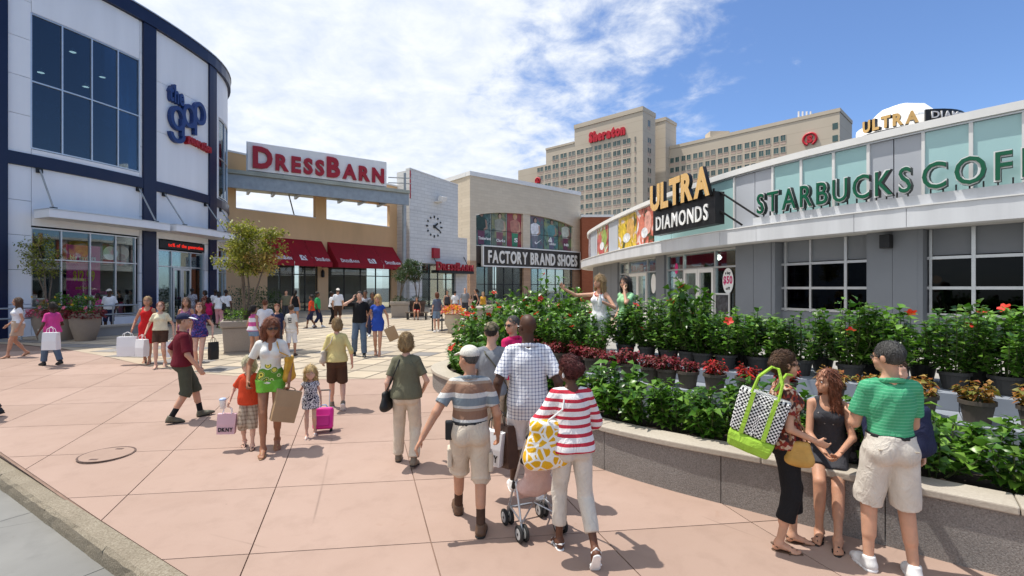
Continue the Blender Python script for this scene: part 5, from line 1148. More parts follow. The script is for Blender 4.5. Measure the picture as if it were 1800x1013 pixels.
# cafe chairs and table behind the plants
def cafe_chair(x, y, rz, label):
    t = thing('cafe_chair', label, 'chair', (x, y, TZ), rz, 'cafe chairs'); MB().lathe([(.2, .44), (.2, .465)], 18).build('seat', M_black, t)
    for sx, sy in ((-.16, -.16), (.16, -.16)): MB().tube([(sx, sy, 0), (sx * .9, sy * .9, .44)], .012, 6).build('leg', M_black, t)
    for sx in (-.17, .17): MB().tube([(sx, .17, 0), (sx, .16, .45), (sx * .95, .22, .85)], .012, 6).build('leg', M_black, t)
    MB().tube([(-.162, .22, .85), (-.1, .24, .93), (0, .245, .95), (.1, .24, .93), (.162, .22, .85)], .014, 6).build('back_rail', M_black, t)
    for k in (-.08, 0, .08): MB().tube([(k, .17, .46), (k, .24, .94)], .008, 5).build('back_bar', M_black, t)
cafe_chair(5.1, 7.6, R(-60), 'black cafe chair left of the small table behind the plants'); cafe_chair(6.5, 6.7, R(110), 'black cafe chair right of the small table behind the plants')
ct = thing('cafe_table', 'small round cafe table behind the plants before the dark windows', 'table', (5.8, 7.1, TZ)); MB().lathe([(.35, .71), (.36, .72), (.36, .74), (.0, .741)], 24).build('table_top', M_alu, ct); MB().tube([(0, 0, .03), (0, 0, .71)], .025, 8).build('pedestal', M_black, ct); MB().lathe([(.25, 0), (.25, .02), (.04, .04)], 20).build('base', M_black, ct)
# ------------------------------------------------------------------ figures: smooth-blended volumes meshed with surface nets
A3 = lambda *v: np.array(v, float)
def RZ(a): c, s = math.cos(a), math.sin(a); return np.array([[c, -s, 0], [s, c, 0], [0, 0, 1.]])
def RL(p): c, s = math.cos(p), math.sin(p); return np.array([[1, 0, 0], [0, c, s], [0, -s, c]])      # lean forward by p
def RR(p): c, s = math.cos(p), math.sin(p); return np.array([[c, 0, s], [0, 1, 0], [-s, 0, c]])      # lean to the right by p
def nrm(v): return v / (np.linalg.norm(v) + 1e-12)
class Sh:
    def __init__(s): s.p = []
    def cone(s, a, b, ra, rb, k=.012, flat=None, cuts=(), op='u'):
        a = np.asarray(a, float); b = np.asarray(b, float); m = max(ra, rb) * 1.02 + .002; f = max(1, 1 / (flat[1] if flat else 1))
        s.p.append(('c', a, b, ra, rb, flat, cuts, k, op, np.minimum(a, b) - m * f, np.maximum(a, b) + m * f)); return s
    def ell(s, c, r, Rm=None, k=.012, cuts=(), op='u'):
        c = np.asarray(c, float); m = max(r); s.p.append(('e', c, np.asarray(r, float), np.eye(3) if Rm is None else Rm, None, None, cuts, k, op, c - m, c + m)); return s
    def cut(s, p, n): s.p.append(('p', np.asarray(p, float), nrm(np.asarray(n, float)), 0, 0, None, (), 0, 'i', None, None)); return s
    def mesh(s, vox):
        lo = np.min([q[9] for q in s.p if q[9] is not None and q[8] == 'u'], 0) - 3 * vox; hi = np.max([q[10] for q in s.p if q[10] is not None and q[8] == 'u'], 0) + 3 * vox
        n = np.ceil((hi - lo) / vox).astype(int) + 1; D = np.full(n, .5, np.float32); ax = [(lo[i] + vox * np.arange(n[i])).astype(np.float32) for i in range(3)]
        for typ, a, b, ra, rb, flat, cuts, k, op, l, h in s.p:
            if l is None: sl = tuple(slice(0, m) for m in n)
            else:
                mg = max(k, 0) + 3 * vox; i0 = np.maximum(0, np.floor((l - mg - lo) / vox).astype(int)); i1 = np.minimum(n, np.ceil((h + mg - lo) / vox).astype(int) + 1)
                if np.any(i1 <= i0): continue
                sl = tuple(slice(i0[j], i1[j]) for j in range(3))
            x = ax[0][sl[0]][:, None, None]; y = ax[1][sl[1]][None, :, None]; z = ax[2][sl[2]][None, None, :]
            if typ == 'c':
                ab = b - a; L2 = max(ab @ ab, 1e-9); px, py, pz = x - a[0], y - a[1], z - a[2]
                t = np.clip((px * ab[0] + py * ab[1] + pz * ab[2]) / L2, 0, 1); qx, qy, qz = px - t * ab[0], py - t * ab[1], pz - t * ab[2]
                if flat is not None:
                    v, f = flat; dd = (qx * v[0] + qy * v[1] + qz * v[2]) * (f - 1); qx = qx + dd * v[0]; qy = qy + dd * v[1]; qz = qz + dd * v[2]
                d = np.sqrt(qx * qx + qy * qy + qz * qz) - (ra + (rb - ra) * t)
            elif typ == 'e':
                Rm = ra; px, py, pz = x - a[0], y - a[1], z - a[2]; l0 = (px * Rm[0, 0] + py * Rm[1, 0] + pz * Rm[2, 0]); l1 = (px * Rm[0, 1] + py * Rm[1, 1] + pz * Rm[2, 1]); l2 = (px * Rm[0, 2] + py * Rm[1, 2] + pz * Rm[2, 2])
                k0 = np.sqrt((l0 / b[0]) ** 2 + (l1 / b[1]) ** 2 + (l2 / b[2]) ** 2); k1 = np.sqrt((l0 / b[0] ** 2) ** 2 + (l1 / b[1] ** 2) ** 2 + (l2 / b[2] ** 2) ** 2) + 1e-6
                d = k0 * (k0 - 1) / k1
            else: d = (x - a[0]) * b[0] + (y - a[1]) * b[1] + (z - a[2]) * b[2]
            for cp, cn in cuts: d = np.maximum(d, (x - cp[0]) * cn[0] + (y - cp[1]) * cn[1] + (z - cp[2]) * cn[2])
            B = D[sl]
            if op == 'u':
                if k > 0: hh = np.clip(.5 + .5 * (B - d) / k, 0, 1); D[sl] = B + (d - B) * hh - k * hh * (1 - hh)
                else: D[sl] = np.minimum(B, d)
            elif op == 's':
                d = -d; hh = np.clip(.5 - .5 * (B - d) / max(k, 1e-4), 0, 1); D[sl] = B + (d - B) * hh + k * hh * (1 - hh)
            else: D[sl] = np.maximum(B, d)
        return nets(D, lo, vox)
def nets(D, lo, vox):
    S = D < 0; nx, ny, nz = D.shape; C = np.zeros((nx - 1, ny - 1, nz - 1), np.uint8)
    for i in (0, 1):
        for j in (0, 1):
            for k in (0, 1): C += S[i:nx - 1 + i, j:ny - 1 + j, k:nz - 1 + k]
    act = (C > 0) & (C < 8); idx = np.argwhere(act); m = len(idx)
    if m == 0: return np.zeros((0, 3)), np.zeros((0, 4), int)
    ids = np.full(C.shape, -1, np.int32); ids[act] = np.arange(m); I, J, K = idx.T
    corner = [(i, j, k) for i in (0, 1) for j in (0, 1) for k in (0, 1)]; dv = {c: D[I + c[0], J + c[1], K + c[2]] for c in corner}
    acc = np.zeros((m, 3)); cnt = np.zeros(m)
    for a in corner:
        for axx in range(3):
            if a[axx] == 0:
                b = list(a); b[axx] = 1; b = tuple(b); da, db = dv[a], dv[b]; cr = (da < 0) != (db < 0); t = np.where(cr, da / np.where(cr, da - db, 1), 0)
                p = np.array(a, float)[None, :].repeat(m, 0); p[:, axx] += t; acc[cr] += p[cr]; cnt[cr] += 1
    V = (idx + acc / cnt[:, None]) * vox + lo; F = []
    for axx in range(3):
        o1, o2 = [(1, 2), (2, 0), (0, 1)][axx]; sa = [slice(None)] * 3; sb = [slice(None)] * 3; sa[axx] = slice(0, -1); sb[axx] = slice(1, None)
        A, B = S[tuple(sa)], S[tuple(sb)]; e = np.argwhere(A != B); ok = (e[:, o1] > 0) & (e[:, o2] > 0) & (e[:, o1] < D.shape[o1] - 1) & (e[:, o2] < D.shape[o2] - 1); e = e[ok]
        def cell(d1, d2): q = e.copy(); q[:, o1] -= d1; q[:, o2] -= d2; return ids[q[:, 0], q[:, 1], q[:, 2]]
        f = np.stack([cell(1, 1), cell(0, 1), cell(0, 0), cell(1, 0)], 1); inside_ = A[e[:, 0], e[:, 1], e[:, 2]]; f[~inside_] = f[~inside_][:, ::-1]; F.append(f)
    F = np.concatenate(F); return V, F[(F >= 0).all(1)]
def vnorm(V, F):
    a, b, c, d = (V[F[:, i]] for i in range(4)); n = np.cross(c - a, d - b); N = np.zeros_like(V)
    for i in range(4): np.add.at(N, F[:, i], n)
    return N / (np.linalg.norm(N, axis=1, keepdims=True) + 1e-12)
def fold(V, F, amp, seed=0, fr=(16, 48), stretch=(1, 1, .6)):
    if amp <= 0 or len(V) == 0: return V
    r = np.random.RandomState(seed); N = vnorm(V, F); d = np.zeros(len(V))
    for k in range(6):
        w_ = r.normal(0, 1, 3) * stretch; w_ = w_ / np.linalg.norm(w_) * r.uniform(*fr); ph = V @ w_ + r.uniform(0, 6) + 1.6 * np.sin(V @ (w_[[1, 2, 0]] * .45) + r.uniform(0, 6))
        d += (.5 * np.sin(ph) + .9 * (.5 - np.abs(np.sin(ph * .5)))) * (.55 + .45 * np.sin(V @ (w_[[2, 0, 1]] * .3) + r.uniform(0, 6)))
    return V + N * (amp * d / 2.2)[:, None]
def ik(a, c, l1, l2, pole):
    d = c - a; L = np.linalg.norm(d); Lm = (l1 + l2) * .998
    if L > Lm: c = a + d / L * Lm; d = c - a; L = Lm
    x = (l1 * l1 - l2 * l2 + L * L) / (2 * L); y = math.sqrt(max(l1 * l1 - x * x, 0)); u = d / L; p = nrm(pole - u * (pole @ u)); return a + u * x + p * y, c
SKIN = {'fair': (.66, .40, .29), 'tan': (.52, .28, .18), 'warm': (.58, .33, .22), 'brown': (.20, .09, .05), 'dark': (.085, .038, .022), 'deep': (.13, .055, .03), 'kid': (.68, .43, .32), 'bronze': (.34, .155, .085)}
def skin_mat(key):
    n = 'skin_' + key
    if n in MATS: return MATS[n]
    t = NT(n); c = SKIN[key]; v = t.obj(); a = t.noise(v, 9, 4); t.b.inputs['Subsurface Weight'].default_value = .12; t.b.inputs['Subsurface Radius'].default_value = (.01, .004, .002)
    t.bump(t.noise(v, 70, 3, .6), .12, .006)
    return t.fin(t.mix(t.rng(a, .35, .65), sc3(c, .86), (min(1, c[0] * 1.07), c[1] * 1.02, c[2] * 1.0)), .52, spec=.35)
def fab(name, col, rough=.85, var=.10, bump=.25):
    n = 'fabric_' + name
    if n in MATS: return MATS[n]
    t = NT(n); v = t.obj(); a = t.noise(v, 7, 4, .6, .6); f = t.m('SUBTRACT', 1., t.m('ABSOLUTE', t.m('SUBTRACT', t.noise(t.map(v, (1, 1, .55)), 9, 3, .5, 1.8), .5)))
    c = t.mix(t.rng(a, .3, .7), sc3(col, 1 - var), sc3(col, 1 + var)); t.bump(t.m('ADD', t.m('MULTIPLY', f, 1.6), t.m('MULTIPLY', t.noise(v, 300, 1), .06)), bump * 2.4, .025); return t.fin(c, rough, spec=.2)
def pat(name, fn, rough=.85):
    n = 'fabric_' + name
    if n in MATS: return MATS[n]
    t = NT(n); v = t.obj(); f = t.m('SUBTRACT', 1., t.m('ABSOLUTE', t.m('SUBTRACT', t.noise(t.map(v, (1, 1, .55)), 9, 3, .5, 1.8), .5))); t.bump(f, .75, .03); c = fn(t, v); return t.fin(c, rough, spec=.2)
class Skel: pass
def skeleton(h, sex='m', feet=None, hands=None, lean=0., side=0., twist=0., head=(0., 0., 0.), pz=None, poles=None, hs=None, sw=None, pyaw=0., px=0., py=0., kneepole=None):
    s = Skel(); k = h / 1.75; s.k = k; s.h = h; s.sex = sex; s.hs = hs or (1.0 * k ** .6 if sex != 'k' else .84 + .14 * (h - .9)); s.fat = 1.
    feet = feet or {}; fl = feet.get('L', (-.10, 0, 8, 0, 0)); fr_ = feet.get('R', (.10, 0, -8, 0, 0)); Rp = RZ(R(pyaw)); s.Rp = Rp; s.feet = {}
    for nm, f in (('L', fl), ('R', fr_)):
        x, y, yw, pt, lift = (tuple(f) + (0, 0, 0))[:5]; Ry = RZ(R(yw)); Rf = Ry @ RL(R(pt)); base = A3(x, y, 0) * k + A3(0, 0, lift)
        piv = A3(0, .125, .005) * k if pt >= 0 else A3(0, -.045, .005) * k; an = base + Ry @ piv + Rf @ (A3(0, 0, .078) * k - piv); s.feet[nm] = (an, Rf, Ry)
    lt, ls = .43 * k, .42 * k
    if pz is None:
        zs = []
        for nm, sx in (('L', -1), ('R', 1)):
            an = s.feet[nm][0]; hj = Rp @ A3(sx * .080 * k, 0, 0) + A3(px, py, 0) * k; d2 = (an[0] - hj[0]) ** 2 + (an[1] - hj[1]) ** 2; zs.append(an[2] + math.sqrt(max((.993 * (lt + ls)) ** 2 - d2, .01)))
        pz = min(zs) + .03 * k
    s.p0 = A3(px * k, py * k, pz); s.Rc = RZ(R(twist)) @ RL(R(lean)) @ RR(R(side)); s.S = lambda t, x=0., y=0.: s.p0 + s.Rc @ A3(x * k, y * k, t * k)
    s.Rh = RZ(R(head[0])) @ RL(R(head[1])) @ RR(R(head[2]))
    s.leg = {}; s.arm = {}
    for nm, sx in (('L', -1), ('R', 1)):
        hj = s.p0 + Rp @ A3(sx * .080 * k, 0, -.03 * k); an, Rf, Ry = s.feet[nm]; pole = nrm(Ry[:, 1] + .6 * Rp[:, 1]) if kneepole is None else np.asarray(kneepole, float); kn, an = ik(hj, an, lt, ls, pole); s.leg[nm] = (hj, kn, an)
    sw = sw or {'m': .156, 'f': .136, 'k': .134}[sex]; s.sw = sw; hands = hands or {}; poles = poles or {}
    for nm, sx in (('L', -1), ('R', 1)):
        sh = s.S(.424, sx * sw); w_ = np.asarray(hands.get(nm, (sx * (sw + .06), .05, .87)), float) * k
        if w_[2] > 0 and nm not in (hands or {}): w_[2] += (pz - .96 * k); w_[1] += s.S(.2)[1]
        pole = np.asarray(poles.get(nm, (sx * .45, -1., -.2)), float); el, wr = ik(sh, w_, .295 * k, .255 * k, s.Rc @ pole); s.arm[nm] = (sh, el, wr)
    s.H0 = s.S(.552) ; s.Hp = lambda x, y, z: s.H0 + s.Rh @ (A3(x, y, z) * s.hs)
    return s
def torso(sh, s, e=0., k=.05, lower=True, bust=True):
    K = s.k; f = s.fat; F_ = s.sex == 'f'; Rc = s.Rc; w_ = {'m': 1., 'f': .93, 'k': .86}[s.sex]
    hipw = .150 if F_ else .140 * w_
    if lower: sh.ell(s.S(.02, 0, -.008), ((hipw * f) * K + e, .108 * f * K + e, .135 * K + e), s.Rp, k)
    sh.ell(s.S(.15, 0, .004), ((.114 if F_ else .130 * w_) * f * K + e, (.092 if F_ else .100) * f * K + e, .13 * K + e), Rc, k)
    if f > 1.05: sh.ell(s.S(.12, 0, .05), (.13 * f * K + e, .10 * f * K + e, .13 * K + e), Rc, k)
    sh.ell(s.S(.30, 0, .0), ((.130 if F_ else .148 * w_) * K * (1 + .5 * (f - 1)) + e, (.100 if F_ else .110) * K * (1 + .4 * (f - 1)) + e, .165 * K + e), Rc, k)
    sh.ell(s.S(.38, 0, -.012), ((s.sw - .034) * K + e, .086 * K + e, .075 * K + e), Rc, k)
    for sx in (-1, 1):
        sh.cone(s.S(.468, sx * .035, -.014), s.S(.424, sx * (s.sw - .014), -.006), .034 * K + e, .046 * K * w_ + e, k * .6)
        if F_ and bust: sh.ell(s.S(.325, sx * .06, .078), (.054 * K + e, .05 * K + e, .054 * K + e), Rc, .03)
    if lower:
        for sx in (-1, 1): sh.ell(s.p0 + s.Rp @ A3(sx * .07 * K, -.052 * K, -.035 * K), (.077 * f * K + e, .074 * f * K + e, .086 * K + e), s.Rp, k * .8)
LEGR = {'m': (.078, .053, .048, .034), 'f': (.079, .050, .045, .030), 'k': (.066, .047, .041, .031)}
ARMR = {'m': (.046, .040, .039, .027), 'f': (.037, .032, .031, .0225), 'k': (.035, .031, .030, .023)}
def legs(sh, s, e=0., upto=2., flare=0., k=.02, which='LR', ecut=True, calf=True):
    """upto: 1 = knee, 2 = ankle"""
    K = s.k; r0, r1, r2, r3 = (q * K for q in LEGR[s.sex]); r0 *= s.fat ** .5
    for nm in which:
        a, b, c = s.leg[nm]; bk = -s.feet[nm][2][:, 1]
        def seg(p, q, ra, rb, t, kk): 
            pe = p + (q - p) * t; re = ra + (rb - ra) * t; d = nrm(q - p); sh.cone(p, pe, ra, re, kk, None, ((pe, d),) if t < 1 or ecut else ())
        if upto <= 1: seg(a, b, r0 + e, r1 + e + flare, upto, k)
        else:
            sh.cone(a, b, r0 + e, r1 + e + flare * .5, k); t = upto - 1; p = b; q = c
            pe = p + (q - p) * t; d = nrm(q - p); cu = ((pe, d),) if ecut else ()
            sh.cone(p, pe, r2 + e + flare * .6, (r2 + (r3 - r2) * t) + e + flare, k, None, cu)
            if calf: cc = b + (c - b) * .30 + bk * .018 * K; sh.cone(b + (c - b) * .12 + bk * .01 * K, b + (c - b) * min(t, .55) + bk * .012 * K, .05 * K + e, .043 * K + e, k, None, cu)
def foot_bare(sh, s, nm, k=.015):
    K = s.k; an, Rf, _ = s.feet[nm]; f = lambda x, y, z: an + Rf @ (A3(x, y, z) * K); sx = -1 if nm == 'L' else 1
    sh.cone(f(0, -.005, 0), f(0, -.028, -.045), .036 * K, .03 * K, k); sh.cone(f(0, -.01, -.02), f(-sx * .008, .105, -.056), .034 * K, .021 * K, k, (Rf[:, 0], .78))
    for i in range(5): x = -sx * (.028 - .0145 * i); l = (.155, .158, .150, .140, .126)[i]; sh.cone(f(x * .9, .085, -.06), f(x, l, -.066), .0125 * K, (.0115 if i == 0 else .008) * K, .008)
def shoe(s, nm, e=.006, heel=0., bulk=1.):
    K = s.k; an, Rf, _ = s.feet[nm]; f = lambda x, y, z: an + Rf @ (A3(x, y, z) * K); sx = -1 if nm == 'L' else 1; up = Sh()
    for q in (up,):
        q.cone(f(0, -.005, .012), f(0, -.02, -.04), .040 * K * bulk, .038 * K * bulk, .02); q.cone(f(0, -.022, -.042), f(-sx * .006, .105, -.054), .037 * K * bulk, .040 * K * bulk, .02, (Rf[:, 0], .92)); q.cone(f(-sx * .006, .10, -.052), f(-sx * .004, .165, -.06), .038 * K * bulk, .025 * K * bulk, .02, (Rf[:, 0], .85)); q.cone(f(0, .0, .0), f(0, .06, -.03), .036 * K, .034 * K, .02)
    up.cut(f(0, 0, -.066), -Rf[:, 2]); up.cut(f(0, 0, .03), Rf[:, 2])
    so = Sh(); so.cone(f(0, -.025, -.07), f(-sx * .006, .105, -.07), .040 * K * bulk, .044 * K * bulk, .01, (Rf[:, 0], .95)); so.cone(f(-sx * .006, .1, -.07), f(-sx * .004, .165, -.07), .043 * K * bulk, .03 * K * bulk, .01)
    so.cut(f(0, 0, -.0765), -Rf[:, 2]); so.cut(f(0, 0, -.058), Rf[:, 2]); return up, so
def sandal(s, nm, heel=0.):
    K = s.k; an, Rf, _ = s.feet[nm]; f = lambda x, y, z: an + Rf @ (A3(x, y, z) * K); sx = -1 if nm == 'L' else 1; so = Sh(); st = Sh()
    so.cone(f(0, -.03, -.075), f(-sx * .006, .10, -.078), .034 * K, .043 * K, .01); so.cone(f(-sx * .006, .1, -.078), f(-sx * .008, .155, -.078), .042 * K, .026 * K, .01); so.cut(f(0, 0, -.086), -Rf[:, 2]); so.cut(f(0, 0, -.071), Rf[:, 2])
    st.cone(f(.042, .075, -.07), f(0, .09, -.034), .009, .009, .004); st.cone(f(-.042, .075, -.07), f(0, .09, -.034), .009, .009, .004); st.cone(f(0, .09, -.034), f(-sx * .012, .135, -.06), .008, .006, .004)
    st.cone(f(.036, -.02, -.03), f(0, .025, .002), .008, .008, .004); st.cone(f(-.036, -.02, -.03), f(0, .025, .002), .008, .008, .004); st.cone(f(.036, -.02, -.03), f(0, -.062, -.02), .008, .008, .004); st.cone(f(-.036, -.02, -.03), f(0, -.062, -.02), .008, .008, .004); return so, st
def arms(sh, s, e=0., upto=2., flare=0., k=.015, which='LR'):
    K = s.k; r0, r1, r2, r3 = (q * K for q in ARMR[s.sex])
    for nm in which:
        a, b, c = s.arm[nm]
        if upto <= 1: pe = a + (b - a) * upto; sh.cone(a, pe, r0 + e, r0 + (r1 - r0) * upto + e + flare, k, None, ((pe, nrm(b - a)),))
        else:
            sh.cone(a, b, r0 + e, r1 + e + flare * .5, k); t = upto - 1; pe = b + (c - b) * t; sh.cone(b, pe, r2 + e + flare * .5, r2 + (r3 - r2) * t + e + flare, k, None, ((pe, nrm(c - b)),) if e > 0 else ())
def hand(sh, s, nm, curl=28., fine=True, spread=0., tdir=None, hdir=None, point=False):
    K = s.k * (1.0 if s.sex != 'f' else .92); a, el, w_ = s.arm[nm]; f = nrm(w_ - el) if hdir is None else nrm(np.asarray(hdir, float)); t = s.Rc[:, 1] if tdir is None else np.asarray(tdir, float); t = nrm(t - f * (t @ f)); n = np.cross(f, t) * (-1 if nm == 'R' else 1)
    pal = lambda x, y, z=0.: w_ + (f * x + t * y + n * z) * K
    sh.cone(w_, pal(.05, 0), .026 * K, .036 * K, .012, (n, 2.1)); sh.cone(pal(.03, .0), pal(.085, .0), .036 * K, .036 * K, .012, (n, 2.3))
    if not fine: sh.cone(pal(.08, 0, .004), pal(.15, 0, .03), .032 * K, .022 * K, .012, (n, 2.)); sh.cone(pal(.03, .025), pal(.075, .05, .02), .013 * K, .010 * K, .008); return
    for i, (y, l) in enumerate(((.028, .070), (.0095, .078), (-.009, .073), (-.027, .056))):
        c1 = R(curl * (.7 + .1 * i)); c2 = R(curl * (1.7 + .15 * i)) if not (point and i == 0) else R(4)
        if point and i == 0: c1 = R(2)
        p0 = pal(.085, y); p1 = p0 + (f * math.cos(c1) + n * math.sin(c1)) * l * .52 * K + t * spread * (1.5 - i) * .01; p2 = p1 + (f * math.cos(c2) + n * math.sin(c2)) * l * .5 * K
        sh.cone(p0, p1, .0095 * K, .0085 * K, .004); sh.cone(p1, p2, .0085 * K, .007 * K, .003)
    q0 = pal(.022, .026, .006); q1 = q0 + (f * .55 + t * .55 + n * .45) * .042 * K; q2 = q1 + (f * .85 + n * .35) * .032 * K; sh.cone(q0, q1, .013 * K, .010 * K, .006); sh.cone(q1, q2, .010 * K, .008 * K, .003)
def headshape(sh, s, fine=True):
    q = s.hs; Hp = s.Hp; Rh = s.Rh; F_ = s.sex != 'm'
    sh.cone(s.S(.455), Hp(0, -.005, .05), (.054 if not F_ else .043) * s.k, (.050 if not F_ else .041) * s.k, .035)
    sh.ell(Hp(0, -.004, .128), (.074 * q, .094 * q, .090 * q), Rh, .02); sh.ell(Hp(0, .035, .075), (.060 * q, .058 * q, .078 * q), Rh, .03); sh.ell(Hp(0, .052, .03), ((.043 if F_ else .050) * q, .045 * q, .036 * q), Rh, .03)
    if fine:
        sh.cone(Hp(-.034, .082, .118), Hp(.034, .082, .118), .011 * q, .011 * q, .018); sh.ell(Hp(-.033, .098, .100), (.015 * q, .012 * q, .010 * q), Rh, .014, op='s'); sh.ell(Hp(.033, .098, .100), (.015 * q, .012 * q, .010 * q), Rh, .014, op='s')
        sh.cone(Hp(0, .093, .105), Hp(0, .113, .070), .008 * q, .0125 * q, .012); sh.ell(Hp(0, .088, .038), (.022 * q, .010 * q, .009 * q), Rh, .01); sh.ell(Hp(0, .083, .008), (.018 * q, .014 * q, .014 * q), Rh, .015)
        for sx in (-1, 1): sh.ell(Hp(sx * .050, .060, .065), (.02 * q, .02 * q, .02 * q), Rh, .025); sh.ell(Hp(sx * .076, -.004, .09), (.009 * q, .021 * q, .031 * q), Rh @ RR(R(sx * 10)), .006)
    else: sh.cone(Hp(0, .095, .105), Hp(0, .108, .072), .009 * q, .013 * q, .012)
def hair(s, style, vol=1.):
    sh = Sh(); q = s.hs; Hp = s.Hp; Rh = s.Rh; v = vol
    sh.ell(Hp(0, -.012, .133), (.081 * q * v, .100 * q * v, .094 * q * v), Rh, .02)
    if style in ('bob', 'long', 'curly', 'wavy', 'pony', 'updo', 'kidlong'):
        sh.ell(Hp(0, -.03, .09), (.080 * q * v, .08 * q * v, .09 * q * v), Rh, .02)
    if style in ('bob', 'curly'): sh.ell(Hp(0, -.035, .055), (.088 * q * v, .075 * q * v, .075 * q * v), Rh, .025)
    if style == 'short': sh.cut(Hp(0, 0, .055), Rh @ nrm(A3(0, .35, -1)))
    if style == 'bald': return None
    if style in ('long', 'wavy', 'kidlong'):
        L = {'long': -.20, 'wavy': -.12, 'kidlong': -.06}[style]; sh.cone(Hp(0, -.04, .10), Hp(0, -.085, L), .078 * q * v, .05 * q * v, .03, (Rh[:, 1], 1.35))
        for sx in (-1, 1): sh.cone(Hp(sx * .062, .02, .13), Hp(sx * .078, .01, L * .7), .028 * q * v, .022 * q * v, .025); sh.cone(Hp(sx * .072, -.03, .1), Hp(sx * .085, -.03, L * .85), .03 * q, .03 * q, .025)
    if style == 'pony': sh.cone(Hp(0, -.09, .13), Hp(0, -.14, .05), .035 * q, .04 * q, .02); sh.cone(Hp(0, -.14, .05), Hp(0, -.13, -.10), .04 * q, .02 * q, .02)
    if style == 'updo': sh.ell(Hp(0.02, -.085, .09), (.06 * q, .05 * q, .06 * q), Rh, .015)
    sh.ell(Hp(0, .130, .045), (.070 * q, .088 * q, .112 * q), Rh, .012, op='s')
    return sh
def ellm(name, m, c, r, Rm, parent, seg=10):
    mb = MB(); mb.lathe([(math.sin(math.pi * i / 7) if 0 < i < 7 else .001, -math.cos(math.pi * i / 7)) for i in range(8)], seg); M = Matrix([list(Rm[i] * np.asarray(r)) + [c[i]] for i in range(3)] + [[0, 0, 0, 1]])
    mb.v = [tuple(M @ Vector(v)) for v in mb.v]; return mb.build(name, m, parent, True)
M_eye = mat('eye_white', (.75, .73, .70), .25, .02, 3); M_iris = mat('eye_dark', (.02, .013, .01), .2, .1, 3); M_lens = mat('sunglass_lens', (.012, .012, .014), .12, .1, 3, spec=.7)
def quadmesh(sh, vox, name, m, parent, amp=0., seed=0, **kw):
    V, F = sh.mesh(vox)
    if amp: V = fold(V, F, amp, seed, **kw)
    return link(name, np_mesh(name, V, F, m), parent)
def face(s, t, lip=(.42, .16, .13), brow=(.05, .03, .02), glasses=None):
    q = s.hs; Rh = s.Rh
    if glasses:
        gm = M_lens; mb = MB()
        for sx in (-1, 1): ellm('lens', gm if glasses != 'clear' else glass_mat('spec_lens', (.8, .8, .8), .4), s.Hp(sx * .034, .104, .102), (.027 * q, .006 * q, .019 * q), Rh @ RZ(R(-sx * 12)), t)
        mb.tube([tuple(s.Hp(x, y, .107)) for x, y in ((-.078, -.01), (-.078, .03), (-.066, .09), (-.012, .112), (.012, .112), (.066, .09), (.078, .03), (.078, -.01))], .003 * q, 5); mb.build('glasses_frame', M_black if glasses != 'white' else M_wht, t)
    else:
        for sx in (-1, 1): ellm('eye', M_eye, s.Hp(sx * .033, .0865, .100), (.0125 * q, .010 * q, .007 * q), Rh, t, 8); ellm('iris', M_iris, s.Hp(sx * .033, .0945, .100), (.0058 * q, .003 * q, .0058 * q), Rh, t, 8)
        for sx in (-1, 1): mb = MB(); mb.tube([tuple(s.Hp(sx * x, y, z)) for x, y, z in ((.015, .096, .117), (.033, .096, .122), (.052, .082, .117))], [.003 * q, .0035 * q, .002 * q], 5); mb.build('eyebrow', mat('brow_%d' % int(brow[0] * 99), brow, .8), t)
    for z, hh in ((.0425, .0045), (.0345, .0055)): ellm('lip', mat('lip_%d' % int(lip[0] * 99), lip, .45), s.Hp(0, .0935, z), (.021 * q, .0085 * q, hh * q), Rh, t, 10)
HAIRC = {'blonde': (.52, .36, .15), 'dirty': (.34, .22, .10), 'brown': (.085, .042, .02), 'dark': (.02, .014, .011), 'auburn': (.16, .05, .022), 'grey': (.075, .072, .068), 'white': (.62, .52, .34), 'red': (.20, .06, .025), 'maroon': (.09, .018, .016)}
def hair_mat(c):
    n = 'hair_' + c
    if n in MATS: return MATS[n]
    t = NT(n); v = t.obj(); a = t.noise(t.map(v, (1, 1, .18)), 120, 3, .6, .6); col = HAIRC[c]; t.bump(a, 1., .015); b2 = t.noise(t.map(v, (1, 1, .3)), 30, 3); return t.fin(t.mix(t.rng(b2, .35, .65), t.mix(t.rng(a, .3, .7), sc3(col, .35), sc3(col, 1.25)), t.mix(t.rng(a, .3, .7), sc3(col, .7), sc3(col, 1.9))), .45, spec=.4)
def top(sh, s, e=.014, sleeve=.6, hem=-.04, loose=.0, flare=.012, neck=.012, vneck=0., sl_e=None, tank=False):
    e *= .8; loose *= .7; flare *= .8; torso(sh, s, e, .05); K = s.k; F_ = s.sex == 'f'
    if hem < .06:
        sh.ell(s.S(.02, 0, -.008), (((.150 if F_ else .140 * (.86 if s.sex == 'k' else 1)) * s.fat) * K + e + .014, .108 * s.fat * K + e + .012, .135 * K), s.Rp, .04)
        for sx in (-1, 1): sh.ell(s.p0 + s.Rp @ A3(sx * .07 * K, -.052 * K, -.035 * K), (.077 * s.fat * K + e + .010, .074 * s.fat * K + e + .012, .086 * K), s.Rp, .04)
    if loose: sh.cone(s.S(.28), s.S(hem - .02), (.120 if F_ else .135) * K + e + loose * .3, (.140 if F_ else .146) * K * s.fat + e + loose, .06, (s.Rc[:, 1], 1.32))
    elif hem < -.03: sh.cone(s.S(.0), s.S(hem - .03), .136 * K * s.fat + e, .144 * K * s.fat + e, .05, (s.Rc[:, 1], 1.3))
    if sleeve > 0:
        arms(sh, s, (sl_e if sl_e is not None else e * .7), sleeve, flare * .8, .02)
    sh.cut(s.S(hem), -s.Rc[:, 2])
    necks(sh, s, neck, vneck, tank)
    return sh
